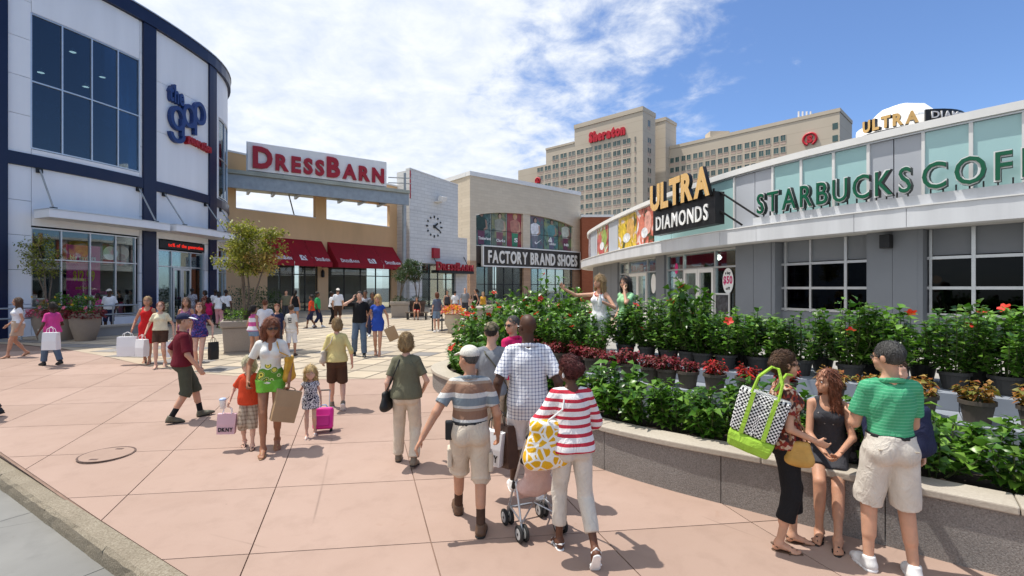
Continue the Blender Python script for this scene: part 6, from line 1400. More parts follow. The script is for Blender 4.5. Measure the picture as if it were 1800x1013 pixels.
def collar(s, e=.016): 
    sh = Sh(); K = s.k; nr = .062 * K + e; pts = [s.S(.482 - .02 * math.cos(a), nr * 1.05 * math.sin(a), nr * .98 * math.cos(a) - .005) for a in np.linspace(.35, 2 * math.pi - .35, 14)]
    for a, b in zip(pts, pts[1:]): sh.cone(a, b, .012, .012, .008); sh.cone(a + s.Rc @ A3(0, 0, -.016), b + s.Rc @ A3(0, 0, -.016), .012, .012, .008)
    return sh
def dress(s, hem, e=.014, wid=0., sleeve=.4, flare=.01, neck=.014, vneck=0., tank=False, sl_e=None):
    K = s.k; sh = Sh(); torso(sh, s, e, .05); L = s.p0[2] + .02 * K - hem
    sh.cone(s.p0 + A3(0, -.005, .0), s.p0 + A3(0, 0, -L - .03), .146 * K + e, (.136 + wid) * K + e, .05, (s.Rp[:, 1], 1.32))
    legs(sh, s, e + .004, 1.6, 0, .05, ecut=False, calf=False)
    if sleeve: arms(sh, s, sl_e if sl_e is not None else e, sleeve, flare, .02)
    sh.cut((0, 0, hem), (0, 0, -1)); necks(sh, s, neck, vneck, tank); return sh
def necks(sh, s, neck, vneck, tank):
    K = s.k; F_ = s.sex == 'f'; nr = (.056 if not F_ else .046) * K + neck
    if tank:
        for sx in (-1, 1): sh.ell(s.S(.42, sx * (s.sw + .02)), (.062 * K, .12 * K, .085 * K), s.Rc, .01, op='s')
        sh.ell(s.S(.465, 0, .05), (.072 * K, .10 * K, .085 * K), s.Rc, .01, op='s')
    sh.cone(s.S(.462), s.S(.60, 0, .03), nr, nr * 1.3, .008, op='s'); sh.cut(s.S(.50), s.Rc[:, 2])
    if vneck: sh.cone(s.S(.49, 0, .09), s.S(.49 - vneck, 0, .14), nr * .8, .010, .008, op='s')
def bottoms(sh, s, e=.012, upto=1.9, flare=.0, waist=.10, k=.03):
    K = s.k; f = s.fat; F_ = s.sex == 'f'; hipw = .150 if F_ else .140 * (.86 if s.sex == 'k' else 1); e *= .85
    sh.ell(s.S(.02, 0, -.008), (hipw * f * K + e, .108 * f * K + e, .135 * K + e), s.Rp, k); sh.ell(s.S(.10), ((.122 if F_ else .132) * f * (.88 if s.sex == 'k' else 1) * K + e, .098 * f * K + e, .10 * K + e), s.Rc, k)
    for sx in (-1, 1): sh.ell(s.p0 + s.Rp @ A3(sx * .07 * K, -.052 * K, -.035 * K), (.077 * f * K + e, .074 * f * K + e, .086 * K + e), s.Rp, k)
    legs(sh, s, e, upto, flare, .02); sh.cut(s.S(waist), s.Rc[:, 2]); return sh
def skirt(sh, s, hem, e=.014, wid=.0, waist=.10):
    """hem: world height of the skirt edge"""
    K = s.k; F_ = s.sex == 'f'; torso(sh, s, e, .05, bust=False); z0 = s.p0[2] + .02 * K; L = z0 - hem
    sh.cone(s.p0 + A3(0, -.005, .0), s.p0 + A3(0, 0, -L - .03), .150 * K + e, (.138 + wid) * K + e, .05, (s.Rp[:, 1], 1.32))
    legs(sh, s, e + .004, 1.6, 0, .05, ecut=False, calf=False); sh.cut((0, 0, hem), (0, 0, -1)); sh.cut(s.S(waist), s.Rc[:, 2]); return sh
def strands(s, V, F, n, L, seed, mode='down'):
    r = np.random.RandomState(seed); N = vnorm(V, F); i = r.randint(0, len(V), n); p = V[i]; nn = N[i]; dn = np.tile(s.Rh @ A3(0, -.25, -1), (n, 1)) if mode == 'down' else np.tile(s.Rh @ A3(0, -1, -.15), (n, 1)) if mode == 'back' else r.normal(0, 1, (n, 3))
    d = dn + r.normal(0, .12 if L < .025 else .3, (n, 3)); d -= nn * (d * nn).sum(1, keepdims=True); d /= np.linalg.norm(d, axis=1, keepdims=True) + 1e-9; sd = np.cross(d, nn); ln = (L * r.uniform(.5, 1.3, n))[:, None]; w_ = (.0022 + .0018 * r.rand(n))[:, None]
    up_ = r.uniform(.0, 1. if L > .025 else .35, n)[:, None]; a = p + nn * .001; b = p + d * ln * .5 + nn * (.004 + .008 * up_); c = p + d * ln + nn * (.001 + .012 * up_ ** 3)
    Q = np.stack([a - sd * w_, a + sd * w_, b + sd * w_, b - sd * w_, c + sd * w_ * .3, c - sd * w_ * .3], 1).reshape(-1, 3); k = len(V) + np.arange(n)[:, None] * 6
    return np.concatenate([V, Q]), np.concatenate([F, k + np.array([[0, 1, 2, 3]]), k + np.array([[3, 2, 4, 5]])])
def person(label, u=None, y=None, x=None, rz=0., vox=.009, skin='fair', hairs=('short', 'brown', 1.), wear=(), feetw=None, gl=None, faces=False, fine=None, curl=(28., 28.), hopt=None, fat=1., group=None, cap=None, z=None, lip=(.42, .16, .13), acc=None, wr=1., **kw):
    s = skeleton(**kw); s.fat = fat; X = PX(u, y) if x is None else x; Z = g(y) if z is None else z
    t = thing('person', label, 'person', (X, y, Z), R(rz), group); t_seed = int(abs(X * 37 + y * 11)) % 999; fine = (vox <= .0125) if fine is None else fine; hopt = hopt or {}
    b = Sh(); torso(b, s); legs(b, s, 0., 2., k=.02, ecut=False); arms(b, s)
    for i, nm in enumerate('LR'): hand(b, s, nm, curl[i], fine, **hopt.get(nm, {})); (foot_bare(b, s, nm) if feetw is None or feetw[0] in ('sandal', 'bare') else None)
    headshape(b, s, fine); quadmesh(b, vox, 'body', skin_mat(skin), t)
    for nm_, build, m, amp in wear:
        sh = build(s); quadmesh(sh, vox * (1.15 if vox > .012 else 1.05), nm_, m, t, amp * wr, t_seed + len(nm_))
    if hairs and hairs[0] != 'bald':
        st_ = hairs[0]; hh = hair(s, st_, hairs[2])
        if cap: hh.cut(s.Hp(0, 0, .132), s.Rh[:, 2])
        V, F = hh.mesh(vox); V = fold(V, F, {'curly': .012, 'updo': .004, 'bob': .008}.get(st_, .006 if st_ != 'short' else .003), t_seed, fr=(45, 120), stretch=(1, 1, .8 if st_ == 'curly' else .28))
        V, F = strands(s, V, F, (1500 if vox <= .0125 else 300) if not cap else 60, .02 if st_ == 'short' else .032 if st_ in ('curly', 'updo') else .07, t_seed, 'any' if st_ == 'curly' else 'back' if st_ in ('updo', 'pony') else 'down'); link('hair', np_mesh('hair', V, F, hair_mat(hairs[1])), t)
    if cap:
        c = Sh(); q = s.hs; c.ell(s.Hp(0, -.008, .145), (.086 * q, .104 * q, .088 * q), s.Rh, .01); c.cut(s.Hp(0, 0, .135), s.Rh @ nrm(A3(0, .12, -1))); quadmesh(c, vox * .9, 'cap', cap[0], t, .002, 3)
        a = R(cap[1]); Rb = s.Rh @ RZ(a); br = Sh(); cc = s.H0 + Rb @ (A3(0, .105, .150) * q); br.ell(cc, (.072 * q, .085 * q, .020 * q), Rb @ RL(R(14)), .005); br.ell(cc - Rb @ (A3(0, 0, .012) * q), (.085 * q, .10 * q, .019 * q), Rb @ RL(R(14)), .004, op='s'); quadmesh(br, min(vox, .007), 'cap_brim', cap[2] if len(cap) > 2 else cap[0], t)
    if feetw:
        for nm in 'LR':
            if feetw[0] == 'sandal': so, st = sandal(s, nm); o = quadmesh(so, min(vox, .008), 'sandal_sole', feetw[1], t); quadmesh(st, .0055 if fine else .009, 'strap', feetw[2] if len(feetw) > 2 else feetw[1], o)
            elif feetw[0] == 'shoe':
                up, so = shoe(s, nm, bulk=feetw[3] if len(feetw) > 3 else 1.); o = quadmesh(up, min(vox, .012), 'shoe', feetw[1], t, .0015, 5, fr=(60, 120)); quadmesh(so, min(vox, .010), 'sole', feetw[2], o)
    if faces or gl: face(s, t, lip, glasses=gl)
    if acc: acc(s, t)
    t['_'] = 0; del t['_']; return s, t
def world_pt(t, p): c, n = math.cos(t.rotation_euler.z), math.sin(t.rotation_euler.z); return Vector((t.location.x + c * p[0] - n * p[1], t.location.y + n * p[0] + c * p[1], t.location.z + p[2]))
# ------------------------------------------------------------------ fabrics with a pattern
def stripes(period, stops, off=0.):
    def fn(t, v):
        z = t.sep(v)[2]; w_ = t.m('MULTIPLY', t.m('SUBTRACT', t.noise(v, 4, 2), .5), .02); return t.ramp(t.m('FRACT', t.m('DIVIDE', t.m('ADD', t.m('ADD', z, w_), off), period)), stops, True)
    return fn
F_polo = pat('striped_polo', stripes(.235, [(0, (.20, .24, .27)), (.30, (.62, .60, .57)), (.48, (.27, .155, .105)), (.80, (.36, .25, .18)), (.90, (.55, .53, .5))], .03))
F_redst = pat('red_stripe', stripes(.068, [(0, (.80, .76, .75)), (.60, (.52, .035, .06))]))
F_gpolo = pat('green_stripe', stripes(.024, [(0, (.06, .34, .17)), (.72, (.13, .44, .25))]))
def plaid(t, v):
    sx = t.sep(v); a = sx[0]; l = lambda q, p, w_: t.m('GREATER_THAN', t.m('FRACT', t.m('DIVIDE', q, p)), w_)
    f = t.m('MULTIPLY', t.m('ADD', l(a, .034, .76), l(sx[2], .034, .76)), .52); return t.mix(f, (.80, .81, .84), (.06, .09, .22))
F_plaid = pat('blue_check', plaid)
def tanplaid(t, v):
    sx = t.sep(v); l = lambda q, p, w_: t.m('GREATER_THAN', t.m('FRACT', t.m('DIVIDE', q, p)), w_); return t.mix(t.m('MULTIPLY', t.m('ADD', l(t.m('ADD', sx[0], sx[1]), .05, .6), l(sx[2], .05, .6)), .45), (.50, .40, .30), (.24, .17, .12))
F_tplaid = pat('tan_plaid', tanplaid)
def cells(scale, cols, edge=None, ew=.1):
    def fn(t, v):
        x = t.n('ShaderNodeTexVoronoi'); t.L.new(v, x.inputs['Vector']); x.inputs['Scale'].default_value = scale; sp = t.n('ShaderNodeSeparateColor'); t.L.new(x.outputs['Color'], sp.inputs[0]); c = t.ramp(sp.outputs[0], [(i / len(cols), q) for i, q in enumerate(cols)], True)
        if edge is not None: c = t.mix(t.rng(t.voro(v, scale, 'DISTANCE_TO_EDGE'), ew * .7, ew, 1, 0), c, edge)
        return c
    return fn
F_giraffe = pat('giraffe_print', cells(13, [(.72, .38, .01), (.76, .42, .02)], (.82, .80, .74), .10)); F_paisley = pat('paisley', cells(42, [(.30, .06, .03), (.10, .03, .02), (.42, .24, .16), (.24, .035, .03), (.55, .40, .30), (.06, .03, .03)]))
F_floral = pat('navy_floral', cells(38, [(.03, .025, .12), (.04, .03, .14), (.05, .05, .22), (.22, .05, .12), (.03, .03, .10), (.09, .07, .28)])); F_zebra = pat('black_white_print', lambda t, v: t.mix(t.rng(t.m('SINE', t.m('MULTIPLY', t.noise(v, 16, 2, .5, 1.0), 40)), -.1, .15), (.03, .03, .06), (.75, .75, .78)))
F_mauve = pat('mauve_print', cells(40, [(.28, .10, .18), (.20, .07, .15), (.40, .25, .3), (.24, .08, .16)]))
F_camo = pat('camo', cells(30, [(.09, .08, .045), (.16, .13, .08), (.05, .05, .03), (.22, .18, .12)])); F_greyprint = pat('grey_print', cells(30, [(.30, .30, .34), (.5, .5, .54), (.16, .16, .2), (.4, .38, .42)]))
def hound(t, v):
    x = t.n('ShaderNodeTexChecker'); t.L.new(t.map(v, rot=(0, 0, 0)), x.inputs['Vector']); x.inputs['Scale'].default_value = 62; x.inputs['Color1'].default_value = (.80, .80, .78, 1); x.inputs['Color2'].default_value = (.015, .015, .02, 1); return x.outputs[0]
F_hound = pat('houndstooth', hound)
def sundress(t, v):
    z = t.sep(v)[2]; w_ = t.m('MULTIPLY', t.m('SINE', t.m('MULTIPLY', t.sep(v)[0], 55)), .008); zz = t.m('ADD', z, w_)
    base = t.ramp(t.rng(zz, .74, 1.5), [(0, (.16, .42, .04)), (.20, (.75, .73, .66)), (.245, (.12, .28, .03)), (.44, (.74, .72, .60)), (.60, (.76, .74, .68))], True)
    d = t.voro(t.map(v, (1, .2, 1)), 11); dot = t.ramp(d, [(0, (.08, .12, .02)), (.16, (.75, .62, .10)), (.34, (.10, .20, .03)), (.44, (.7, .66, .3)), (.5, (.7, .68, .55))], True)
    f = t.m('MULTIPLY', t.m('MULTIPLY', t.m('LESS_THAN', d, .48), t.m('LESS_THAN', zz, 1.14)), t.m('GREATER_THAN', zz, .90)); return t.mix(f, base, dot)
F_sun = pat('sundress', sundress)
C = {k: fab(k, c) for k, c in dict(khaki=(.55, .48, .38), beige=(.60, .52, .42), olive=(.15, .145, .095), darkolive=(.075, .08, .055), white=(.78, .78, .80), offwhite=(.70, .66, .58), black=(.013, .013, .015), charcoal=(.05, .05, .058), grey=(.24, .25, .27), burgundy=(.14, .012, .022), yellow=(.66, .56, .24), cream=(.72, .66, .46), brown=(.075, .04, .026), jeans=(.10, .14, .20), denim=(.19, .28, .42), blue=(.025, .07, .36), red=(.56, .018, .02), orange=(.66, .07, .025), pink=(.62, .06, .26), hotpink=(.62, .02, .13), rose=(.66, .32, .34), green=(.04, .36, .12), mint=(.34, .62, .34), navy=(.025, .03, .07), purple=(.16, .07, .16), tan=(.36, .25, .15), stone=(.62, .57, .50), peach=(.68, .42, .34), lime=(.34, .56, .06), mustard=(.62, .33, .04), slate=(.11, .13, .18)).items()}
leather = {k: mat('leather_' + k, c, .5, .2, 8, .2, 90) for k, c in dict(brown=(.10, .055, .032), black=(.012, .012, .012), tan=(.30, .17, .08), white=(.75, .74, .72), taupe=(.16, .125, .09), gold=(.45, .29, .10), yellow=(.62, .33, .03), cream=(.55, .48, .38), olive=(.11, .10, .065), mustard=(.52, .30, .07), croc=(.075, .035, .022)).items()}
M_rub = mat('rubber', (.02, .02, .02), .8, .2, 8); M_kraft = mat('kraft_paper', (.36, .24, .135), .75, .1, 3, .15, 12); M_paper = mat('white_paper', (.78, .78, .79), .6, .03, 2, .1, 8); M_pkpap = mat('pink_paper', (.66, .42, .46), .6, .05, 3); M_chrome = mat('tube_metal', (.55, .56, .57), .3, .08, 8, metal=.7)
# ------------------------------------------------------------------ things people carry
def bag(label, p, wd, ht, dp, m, rz=0., tilt=0., hand_=.16, txt=None, name='shopping_bag', hm=None, group=None, taper=.94):
    """paper carrier hanging from p (top of the handles)"""
    t = thing(name, label, 'bag', tuple(p), rz, group); t.rotation_euler = (0, tilt, rz); z1 = -hand_; z0 = z1 - ht; b = MB(); a = wd / 2; d = dp / 2
    vs = [(sx * a * k, sy * d * kk, z) for z, k, kk in ((z0, taper, 1.), (z0 + ht * .5, .98, 1.08), (z1, 1., .75)) for sx, sy in ((-1, -1), (0, -1.06), (1, -1), (1.03, 0), (1, 1), (0, 1.06), (-1, 1), (-1.03, 0))]
    b.add(vs, [tuple(range(7, -1, -1))] + [(i + 8 * j, (i + 1) % 8 + 8 * j, (i + 1) % 8 + 8 * (j + 1), i + 8 * (j + 1)) for j in range(2) for i in range(8)] + [tuple(range(16, 24))]); b.build('bag_body', m, t)
    for sy in (-1, 1): MB().tube([(-a * .5, sy * d * .7, z1 - .02), (-a * .42, sy * d * .4, z1 + hand_ * .6), (0, sy * .01, 0), (a * .42, sy * d * .4, z1 + hand_ * .6), (a * .5, sy * d * .7, z1 - .02)], .005, 6).build('handle', hm or M_black, t)
    if txt:
        for sy, rot in ((-1, 0), (1, R(180))):
            F = Matrix.Rotation(rot, 4, 'Z') @ Matrix.Translation((-a * .78, -d * 1.12 - .004, z0 + ht * .14)); text_line(t, txt, 'bold', [M_black], lambda x: F @ Matrix.Translation((x, 0, 0)), wd * .78, ht * .2, .08, .04)
    return t
def soft_bag(label, p, wd, ht, dp, m, rz=0., strap=None, name='handbag', smat=None, group=None, seed=1, trim=None, lip=.0):
    """soft bag, p = middle of the top edge; strap = world points"""
    t = thing(name, label, 'bag', tuple(p), rz, group); sh = Sh(); a = wd / 2 - dp * .4
    sh.cone((-a * .8, 0, -dp * .3), (a * .8, 0, -dp * .3), dp * .32, dp * .32, .03); sh.cone((-a, 0, -ht + dp * .5), (a, 0, -ht + dp * .5), dp * .5, dp * .5, .06); sh.ell((0, 0, -ht * .55), (wd * .5, dp * .52, ht * .45), None, .05); sh.cut((0, 0, 0), (0, 0, 1))
    quadmesh(sh, .009, 'bag_body', m, t, .004, seed)
    if trim: MB().box(-a * .8, a * .8, -dp * .36, dp * .36, -.012, .006).build('bag_rim', trim, t)
    if strap:
        inv = Matrix.Rotation(-rz, 4, 'Z'); MB().tube([inv @ (Vector(q) - Vector(p)) for q in strap], .008, 6).build('strap', smat or m, t)
    return t
def strap_pts(t, s, nm, hip, fr_=True, r=.0):
    sx = -1 if nm == 'L' else 1; w_ = lambda q: world_pt(t, q); a = .0; K = s.k
    return [w_(np.asarray(hip) + A3(0, .04, .0)), w_(s.S(.33, sx * (s.sw - .03), .115)), w_(s.S(.445, sx * (s.sw - .06), .06)), w_(s.S(.475, sx * (s.sw - .075), .0)), w_(s.S(.44, sx * (s.sw - .06), -.075)), w_(s.S(.32, sx * (s.sw - .02), -.125)), w_(np.asarray(hip) + A3(0, -.04, .0))]
def sock(s, n): sh = Sh(); K = s.k; a = s.leg[n][1] + (s.leg[n][2] - s.leg[n][1]) * .62; return sh.cone(a, s.leg[n][2], .042 * K, .041 * K, .01, None, ((a, nrm(s.leg[n][1] - s.leg[n][2])),))
def belt(s): sh = Sh(); bottoms(sh, s, .022, .2, 0, .095); sh.cut(s.S(.062), -s.Rc[:, 2]); return sh
def T(m, nm='shirt', **k): a = k.pop('amp', .006); return (nm, lambda s: top(Sh(), s, **k), m, a)
def B(m, nm='shorts', **k): a = k.pop('amp', .006); return (nm, lambda s: bottoms(Sh(), s, **k), m, a)
def D(m, hem, nm='dress', **k): a = k.pop('amp', .005); return (nm, lambda s: dress(s, hem, **k), m, a)
def SK_(m, hem, nm='skirt', **k): a = k.pop('amp', .004); return (nm, lambda s: skirt(Sh(), s, hem, **k), m, a)
BELT = ('belt', belt, leather['black'], 0); COL_ = lambda m: ('collar', lambda s: collar(s), m, 0); SOCK = lambda m: [('sock', lambda s, n=n: sock(s, n), m, 0) for n in 'LR']
WP = world_pt
def seated_skirt(s):
    sh = Sh(); K = s.k; e = .016; sh.ell(s.S(.02, 0, -.008), (.172 * K + e, .12 * K + e, .13 * K + e), s.Rp, .04); sh.ell(s.S(.10), (.14 * K + e, .107 * K + e, .10 * K + e), s.Rc, .04)
    for sx in (-1, 1): sh.ell(s.p0 + s.Rp @ A3(sx * .078 * K, -.05 * K, -.02 * K), (.085 * K + e, .082 * K + e, .085 * K + e), s.Rp, .04)
    legs(sh, s, e, .62, .01, .06); return sh.cut(s.S(.12), s.Rc[:, 2])
# ------------------------------------------------------------------ the strolling group on the walk
def pouch(s, t): c = s.S(.02, -.19, -.02); bevel(MB().box(c[0] - .035, c[0] + .035, c[1] - .05, c[1] + .05, c[2] - .09, c[2] + .07).build('belt_pouch', leather['black'], t), .012)
s1, p1 = person('man in striped polo, khaki cargo shorts and white cap walking away', u=826, y=4.42, rz=8, vox=.0085, h=1.73, sex='m', fat=1.07, skin='tan', hairs=('short', 'grey', .98), cap=(C['offwhite'], 0), feet={'L': (-.10, .30, 10, -14), 'R': (.09, -.14, -14, 0)}, hands={'L': (-.45, -.12, .86), 'R': (.27, .10, .84)}, head=(38, 6, 0), lean=3, twist=-4,
    feetw=('shoe', leather['brown'], M_rub, 1.12), wear=[T(F_polo, 'polo_shirt', e=.018, sleeve=.72, hem=.075, flare=.018, amp=.008), COL_(F_polo), B(C['beige'], 'cargo_shorts', e=.026, upto=1.06, flare=.028, waist=.09, amp=.01), BELT] + SOCK(C['brown']), acc=pouch)
for sx in (-1, 1):
    hj, kn, an = s1.leg['L' if sx < 0 else 'R']; c = hj + (kn - hj) * .62 + A3(sx * .095, -.01, 0); o = MB().box(c[0] - .022, c[0] + .022, c[1] - .07, c[1] + .07, c[2] - .09, c[2] + .09).build('cargo_pocket', C['beige'], p1); bevel(o, .015)
s2, p2 = person('man in grey T-shirt and camouflage cap with olive shoulder strap', u=864, y=5.75, rz=4, vox=.0095, h=1.80, sex='m', skin='fair', hairs=('short', 'dark', .98), cap=(F_camo, 0), feet={'L': (-.1, -.1, 8, 0), 'R': (.1, .2, -8, 0)}, head=(-20, 4, 0), hands={'R': (.24, .12, .88)},
    feetw=('sandal', leather['tan'], leather['brown']), wear=[T(C['grey'], 'tshirt', e=.016, sleeve=.62, hem=-.05, loose=.012, amp=.007), B(C['khaki'], 'shorts', e=.024, upto=1.02, flare=.022)])
soft_bag('olive messenger bag at the hip of the man in grey T-shirt', WP(p2, s2.S(-.02, .20, .02)), .30, .30, .09, fab('olive_canvas', (.075, .066, .04)), p2.rotation_euler.z + R(80), [WP(p2, q) for q in (s2.S(-.02, .20, .02), s2.S(.15, .13, -.125), s2.S(.30, .03, -.14), s2.S(.42, -.07, -.115), s2.S(.468, -.09, -.02), s2.S(.42, -.08, .085), s2.S(.28, 0, .13), s2.S(.1, .13, .12), s2.S(-.02, .20, .02))], 'messenger_bag', mat('olive_strap', (.10, .095, .06), .8))
person('man in bright pink shirt with dark glasses, half hidden by the others', u=902, y=6.55, rz=50, vox=.010, h=1.78, sex='m', skin='warm', hairs=('short', 'grey', .955), head=(82, 4, 0), gl='dark', feetw=('shoe', leather['brown'], M_rub), wear=[T(C['hotpink'], 'shirt', e=.018, hem=-.05, loose=.015), COL_(C['hotpink']), B(C['khaki'], 'shorts', e=.02, upto=1.0, flare=.02)])
s4, p4 = person('tall man in blue checked shirt and white shorts carrying shopping bags', u=928, y=4.95, rz=2, vox=.0085, h=2.0, sex='m', skin='dark', hairs=None, gl='white', feet={'L': (-.12, .24, 10, 0), 'R': (.11, -.12, -8, 14)}, hands={'L': (-.29, .06, .86), 'R': (.27, .02, .86)}, head=(22, 3, 0), curl=(60, 30),
    feetw=('shoe', leather['white'], M_wht, 1.08), wear=[T(F_plaid, 'checked_shirt', e=.022, sleeve=.8, hem=-.16, loose=.04, flare=.03, amp=.010), COL_(F_plaid), B(C['white'], 'shorts', e=.03, upto=1.04, flare=.035, amp=.009)])
hp = WP(p4, s4.arm['L'][2]) + Vector((0, 0, -.09))
bag('white shopping bag with bold black lettering held by the tall man', hp + Vector((.0, -.06, 0)), .24, .34, .11, M_paper, R(-30), R(4), .17, 'DKNY'); bag('brown crocodile pattern shopping bag held by the tall man', hp + Vector((.08, .03, 0)), .26, .42, .12, leather['croc'], R(-55), R(-7), .13)
s5, p5 = person('woman in red and white striped top with beige capris pushing the stroller', u=1006, y=4.02, rz=10, vox=.0085, h=1.67, sex='f', skin='deep', hairs=('updo', 'maroon', .97), feet={'L': (-.09, .10, 6, 0), 'R': (.09, -.40, -10, 62)}, hands={'L': (-.27, .30, 1.02), 'R': (.20, .34, 1.0)}, head=(28, 10, 0), lean=5, curl=(65, 65),
    feetw=('sandal', leather['white']), wear=[T(F_redst, 'striped_top', e=.024, sleeve=1.35, hem=-.05, loose=.03, flare=.03, neck=.03, amp=.009, sl_e=.026), B(C['peach'] if False else C['stone'], 'capri_pants', e=.014, upto=1.68, flare=.014, amp=.007)])
ellm('earring', leather['white'], s5.Hp(-.08, .0, .045), (.012, .004, .022), np.eye(3), p5)
hip = s5.S(.10, -.23, -.02); soft_bag('large yellow giraffe print tote bag on the shoulder of the striped woman', WP(p5, hip + A3(0, 0, .12)), .38, .40, .17, F_giraffe, p5.rotation_euler.z + R(8), strap_pts(p5, s5, 'L', hip + A3(0, 0, .12)), 'tote_bag', leather['white'], None, 4)
# stroller
sr = thing('stroller', 'folding umbrella stroller with silver frame and pink seat on the walk', 'stroller', (.22, 4.36, 0), R(24))
def wheel(x, y, nm='wheel'):
    for dx in (-.028, .028):
        w_ = link(nm, None, sr); w_.location = (x + dx, y, .072); MBw = MB(); prof = [(.052, -.012), (.072, -.010), (.074, 0), (.072, .010), (.052, .012)]; MBw.lathe(prof, 22); tr = MBw.build('tyre', M_rub, w_, True); tr.rotation_euler = (0, R(90), 0)
        rm = MB().lathe([(.0, -.014), (.045, -.014), (.05, -.009), (.05, .009), (.045, .014), (0, .014)], 16).build('rim', mat('wheel_grey', (.38, .38, .38), .5), w_); rm.rotation_euler = (0, R(90), 0)
WX, WY = .19, .24
for sx in (-1, 1): wheel(sx * WX, -.10); wheel(sx * WX * .95, WY)
def tb(nm, pts, r=.011, m=None): return MB().tube(pts, r, 8).build(nm, m or M_chrome, sr)
for sx in (-1, 1):
    tb('push_tube', [(sx * WX * .95, WY, .09), (sx * .185, .12, .35), (sx * .19, -.08, .72), (sx * .19, -.20, .93), (sx * .19, -.27, .98)]); tb('rear_leg', [(sx * WX, -.10, .09), (sx * .185, .0, .36), (sx * .18, .06, .48)]); tb('handle_grip', [(sx * .19, -.20, .93), (sx * .19, -.27, .98), (sx * .19, -.32, .97)], .017, M_rub); tb('axle', [(sx * (WX - .045), -.10, .072), (sx * (WX + .045), -.10, .072)], .012, M_black); tb('axle', [(sx * (WX * .95 - .045), WY, .072), (sx * (WX * .95 + .045), WY, .072)], .012, M_black); tb('joint', [(sx * .186, .09, .40), (sx * .186, .06, .47)], .022, M_black)
    tb('side_bar', [(sx * WX, -.09, .16), (sx * WX * .95, .21, .2)], .008)
tb('cross_bar', [(-WX, -.09, .15), (0, .05, .26), (WX * .95, .21, .17)], .008); tb('cross_bar', [(WX, -.09, .15), (0, .05, .25), (-WX * .95, .21, .17)], .008)
sh = Sh(); sh.cone((-.12, .10, .33), (.12, .10, .33), .05, .05, .05); sh.cone((-.12, .02, .42), (.12, .02, .42), .07, .07, .06); sh.cone((-.11, -.06, .66), (.11, -.06, .66), .045, .045, .06); sh.cone((0, .0, .45), (0, -.05, .62), .13, .13, .06, (A3(0, 1, 0), 2.4)); quadmesh(sh, .009, 'seat_sling', C['rose'] if False else fab('pale_pink', (.62, .42, .37)), sr, .006, 3)
sh = Sh(); sh.cone((-.15, -.08, .70), (.15, -.08, .70), .05, .05, .05); sh.ell((0, -.02, .74), (.17, .10, .06), None, .04); quadmesh(sh, .009, 'folded_hood', C['black'], sr, .006, 8)
tb('foot_rest', [(-.17, .27, .14), (.17, .27, .14)], .012, M_black)
# ------------------------------------------------------------------ group at the planter wall
s6, p6 = person('woman in brown print blouse and black cropped trousers at the planter', u=1378, y=4.12, rz=-103, vox=.0085, h=1.70, sex='f', skin='warm', hairs=('updo', 'brown', 1.0), feet={'L': (-.09, .10, 0, 0), 'R': (.09, -.06, -12, 0)}, hands={'R': (.16, .20, .98), 'L': (-.2, .16, .95)}, head=(6, 4, 0), gl='dark', faces=True,
    feetw=('sandal', leather['brown'], leather['brown']), wear=[T(F_paisley, 'blouse', e=.018, sleeve=.62, hem=-.06, loose=.02, flare=.014, neck=.022, amp=.007), B(C['black'], 'cropped_trousers', e=.018, upto=1.52, flare=.022, amp=.005)])
tp = Vector((PX(1340, 4.0), 4.0, 1.23)); ang6 = R(-32) - R(62)
tt = thing('tote_bag', 'large black and white houndstooth tote with lime green base', 'bag', tuple(tp), ang6 + R(62)); W2 = .18
def tote_box(nm, z0, z1, k0, k1, d0, d1, m):
    b = MB(); vs = [(sx * W2 * k, sy * d, z) for z, k, d in ((z0, k0, d0), ((z0 + z1) / 2, (k0 + k1) / 2 + .02, (d0 + d1) / 2 + .012), (z1, k1, d1)) for sx, sy in ((-1, -1), (0, -1.15), (1, -1), (1, 1), (0, 1.15), (-1, 1))]
    b.add(vs, [tuple(range(5, -1, -1))] + [(i + 6 * j, (i + 1) % 6 + 6 * j, (i + 1) % 6 + 6 * (j + 1), i + 6 * (j + 1)) for j in range(2) for i in range(6)] + [tuple(range(12, 18))]); return bevel(b.build(nm, m, tt), .02)
tote_box('bag_body', -.26, .10, .98, 1.08, .085, .06, F_hound); tote_box('bag_base', -.40, -.262, .86, .98, .09, .088, C['lime'])
for sy in (-1, 1):
    for x in (-.085, .085): MB().box(x - .015, x + .018, sy * .098 - .006, sy * .098 + .006, -.26, .10).build('strap_band', C['lime'], tt)
    MB().tube([(-.1, sy * .08, .09), (-.09, sy * .05, .22), (-.02, .0, .33), (.03, .0, .33), (.09, sy * .05, .22), (.1, sy * .08, .09)], .012, 6).build('handle', C['lime'], tt)
tt.rotation_euler = (0, R(16), R(-32))
sp6 = [Vector(q) for q in ((PX(1362, 3.95), 3.95, 1.36), (PX(1385, 3.95), 3.97, 1.49), (PX(1398, 4.0), 4.05, 1.47))]
MB().tube([tt.matrix_basis.inverted() @ q for q in sp6], .012, 6).build('shoulder_strap', C['lime'], tt)
soft_bag('small mustard leather handbag held in front by the woman in the blouse', Vector((PX(1404, 3.95), 3.95, .95)), .20, .20, .09, leather['mustard'], R(-32), [Vector((PX(u_, 3.95), 3.95, z_)) for u_, z_ in ((1388, .94), (1390, 1.08), (1400, 1.13), (1412, 1.06), (1419, .94))], 'handbag', leather['tan'], None, 3)
def wing(s, t):   # winged print on the chest
    for sx in (-1, 1):
        for k in range(4): c = s.S(.27 + .018 * k, sx * (.03 + .012 * k), .118 - .004 * k); MB().tube([tuple(c), tuple(s.S(.285 + .03 * k, sx * (.05 + .012 * k), .112))], .006, 5).build('print_feather', mat('print_silver', (.38, .36, .34), .6), t)
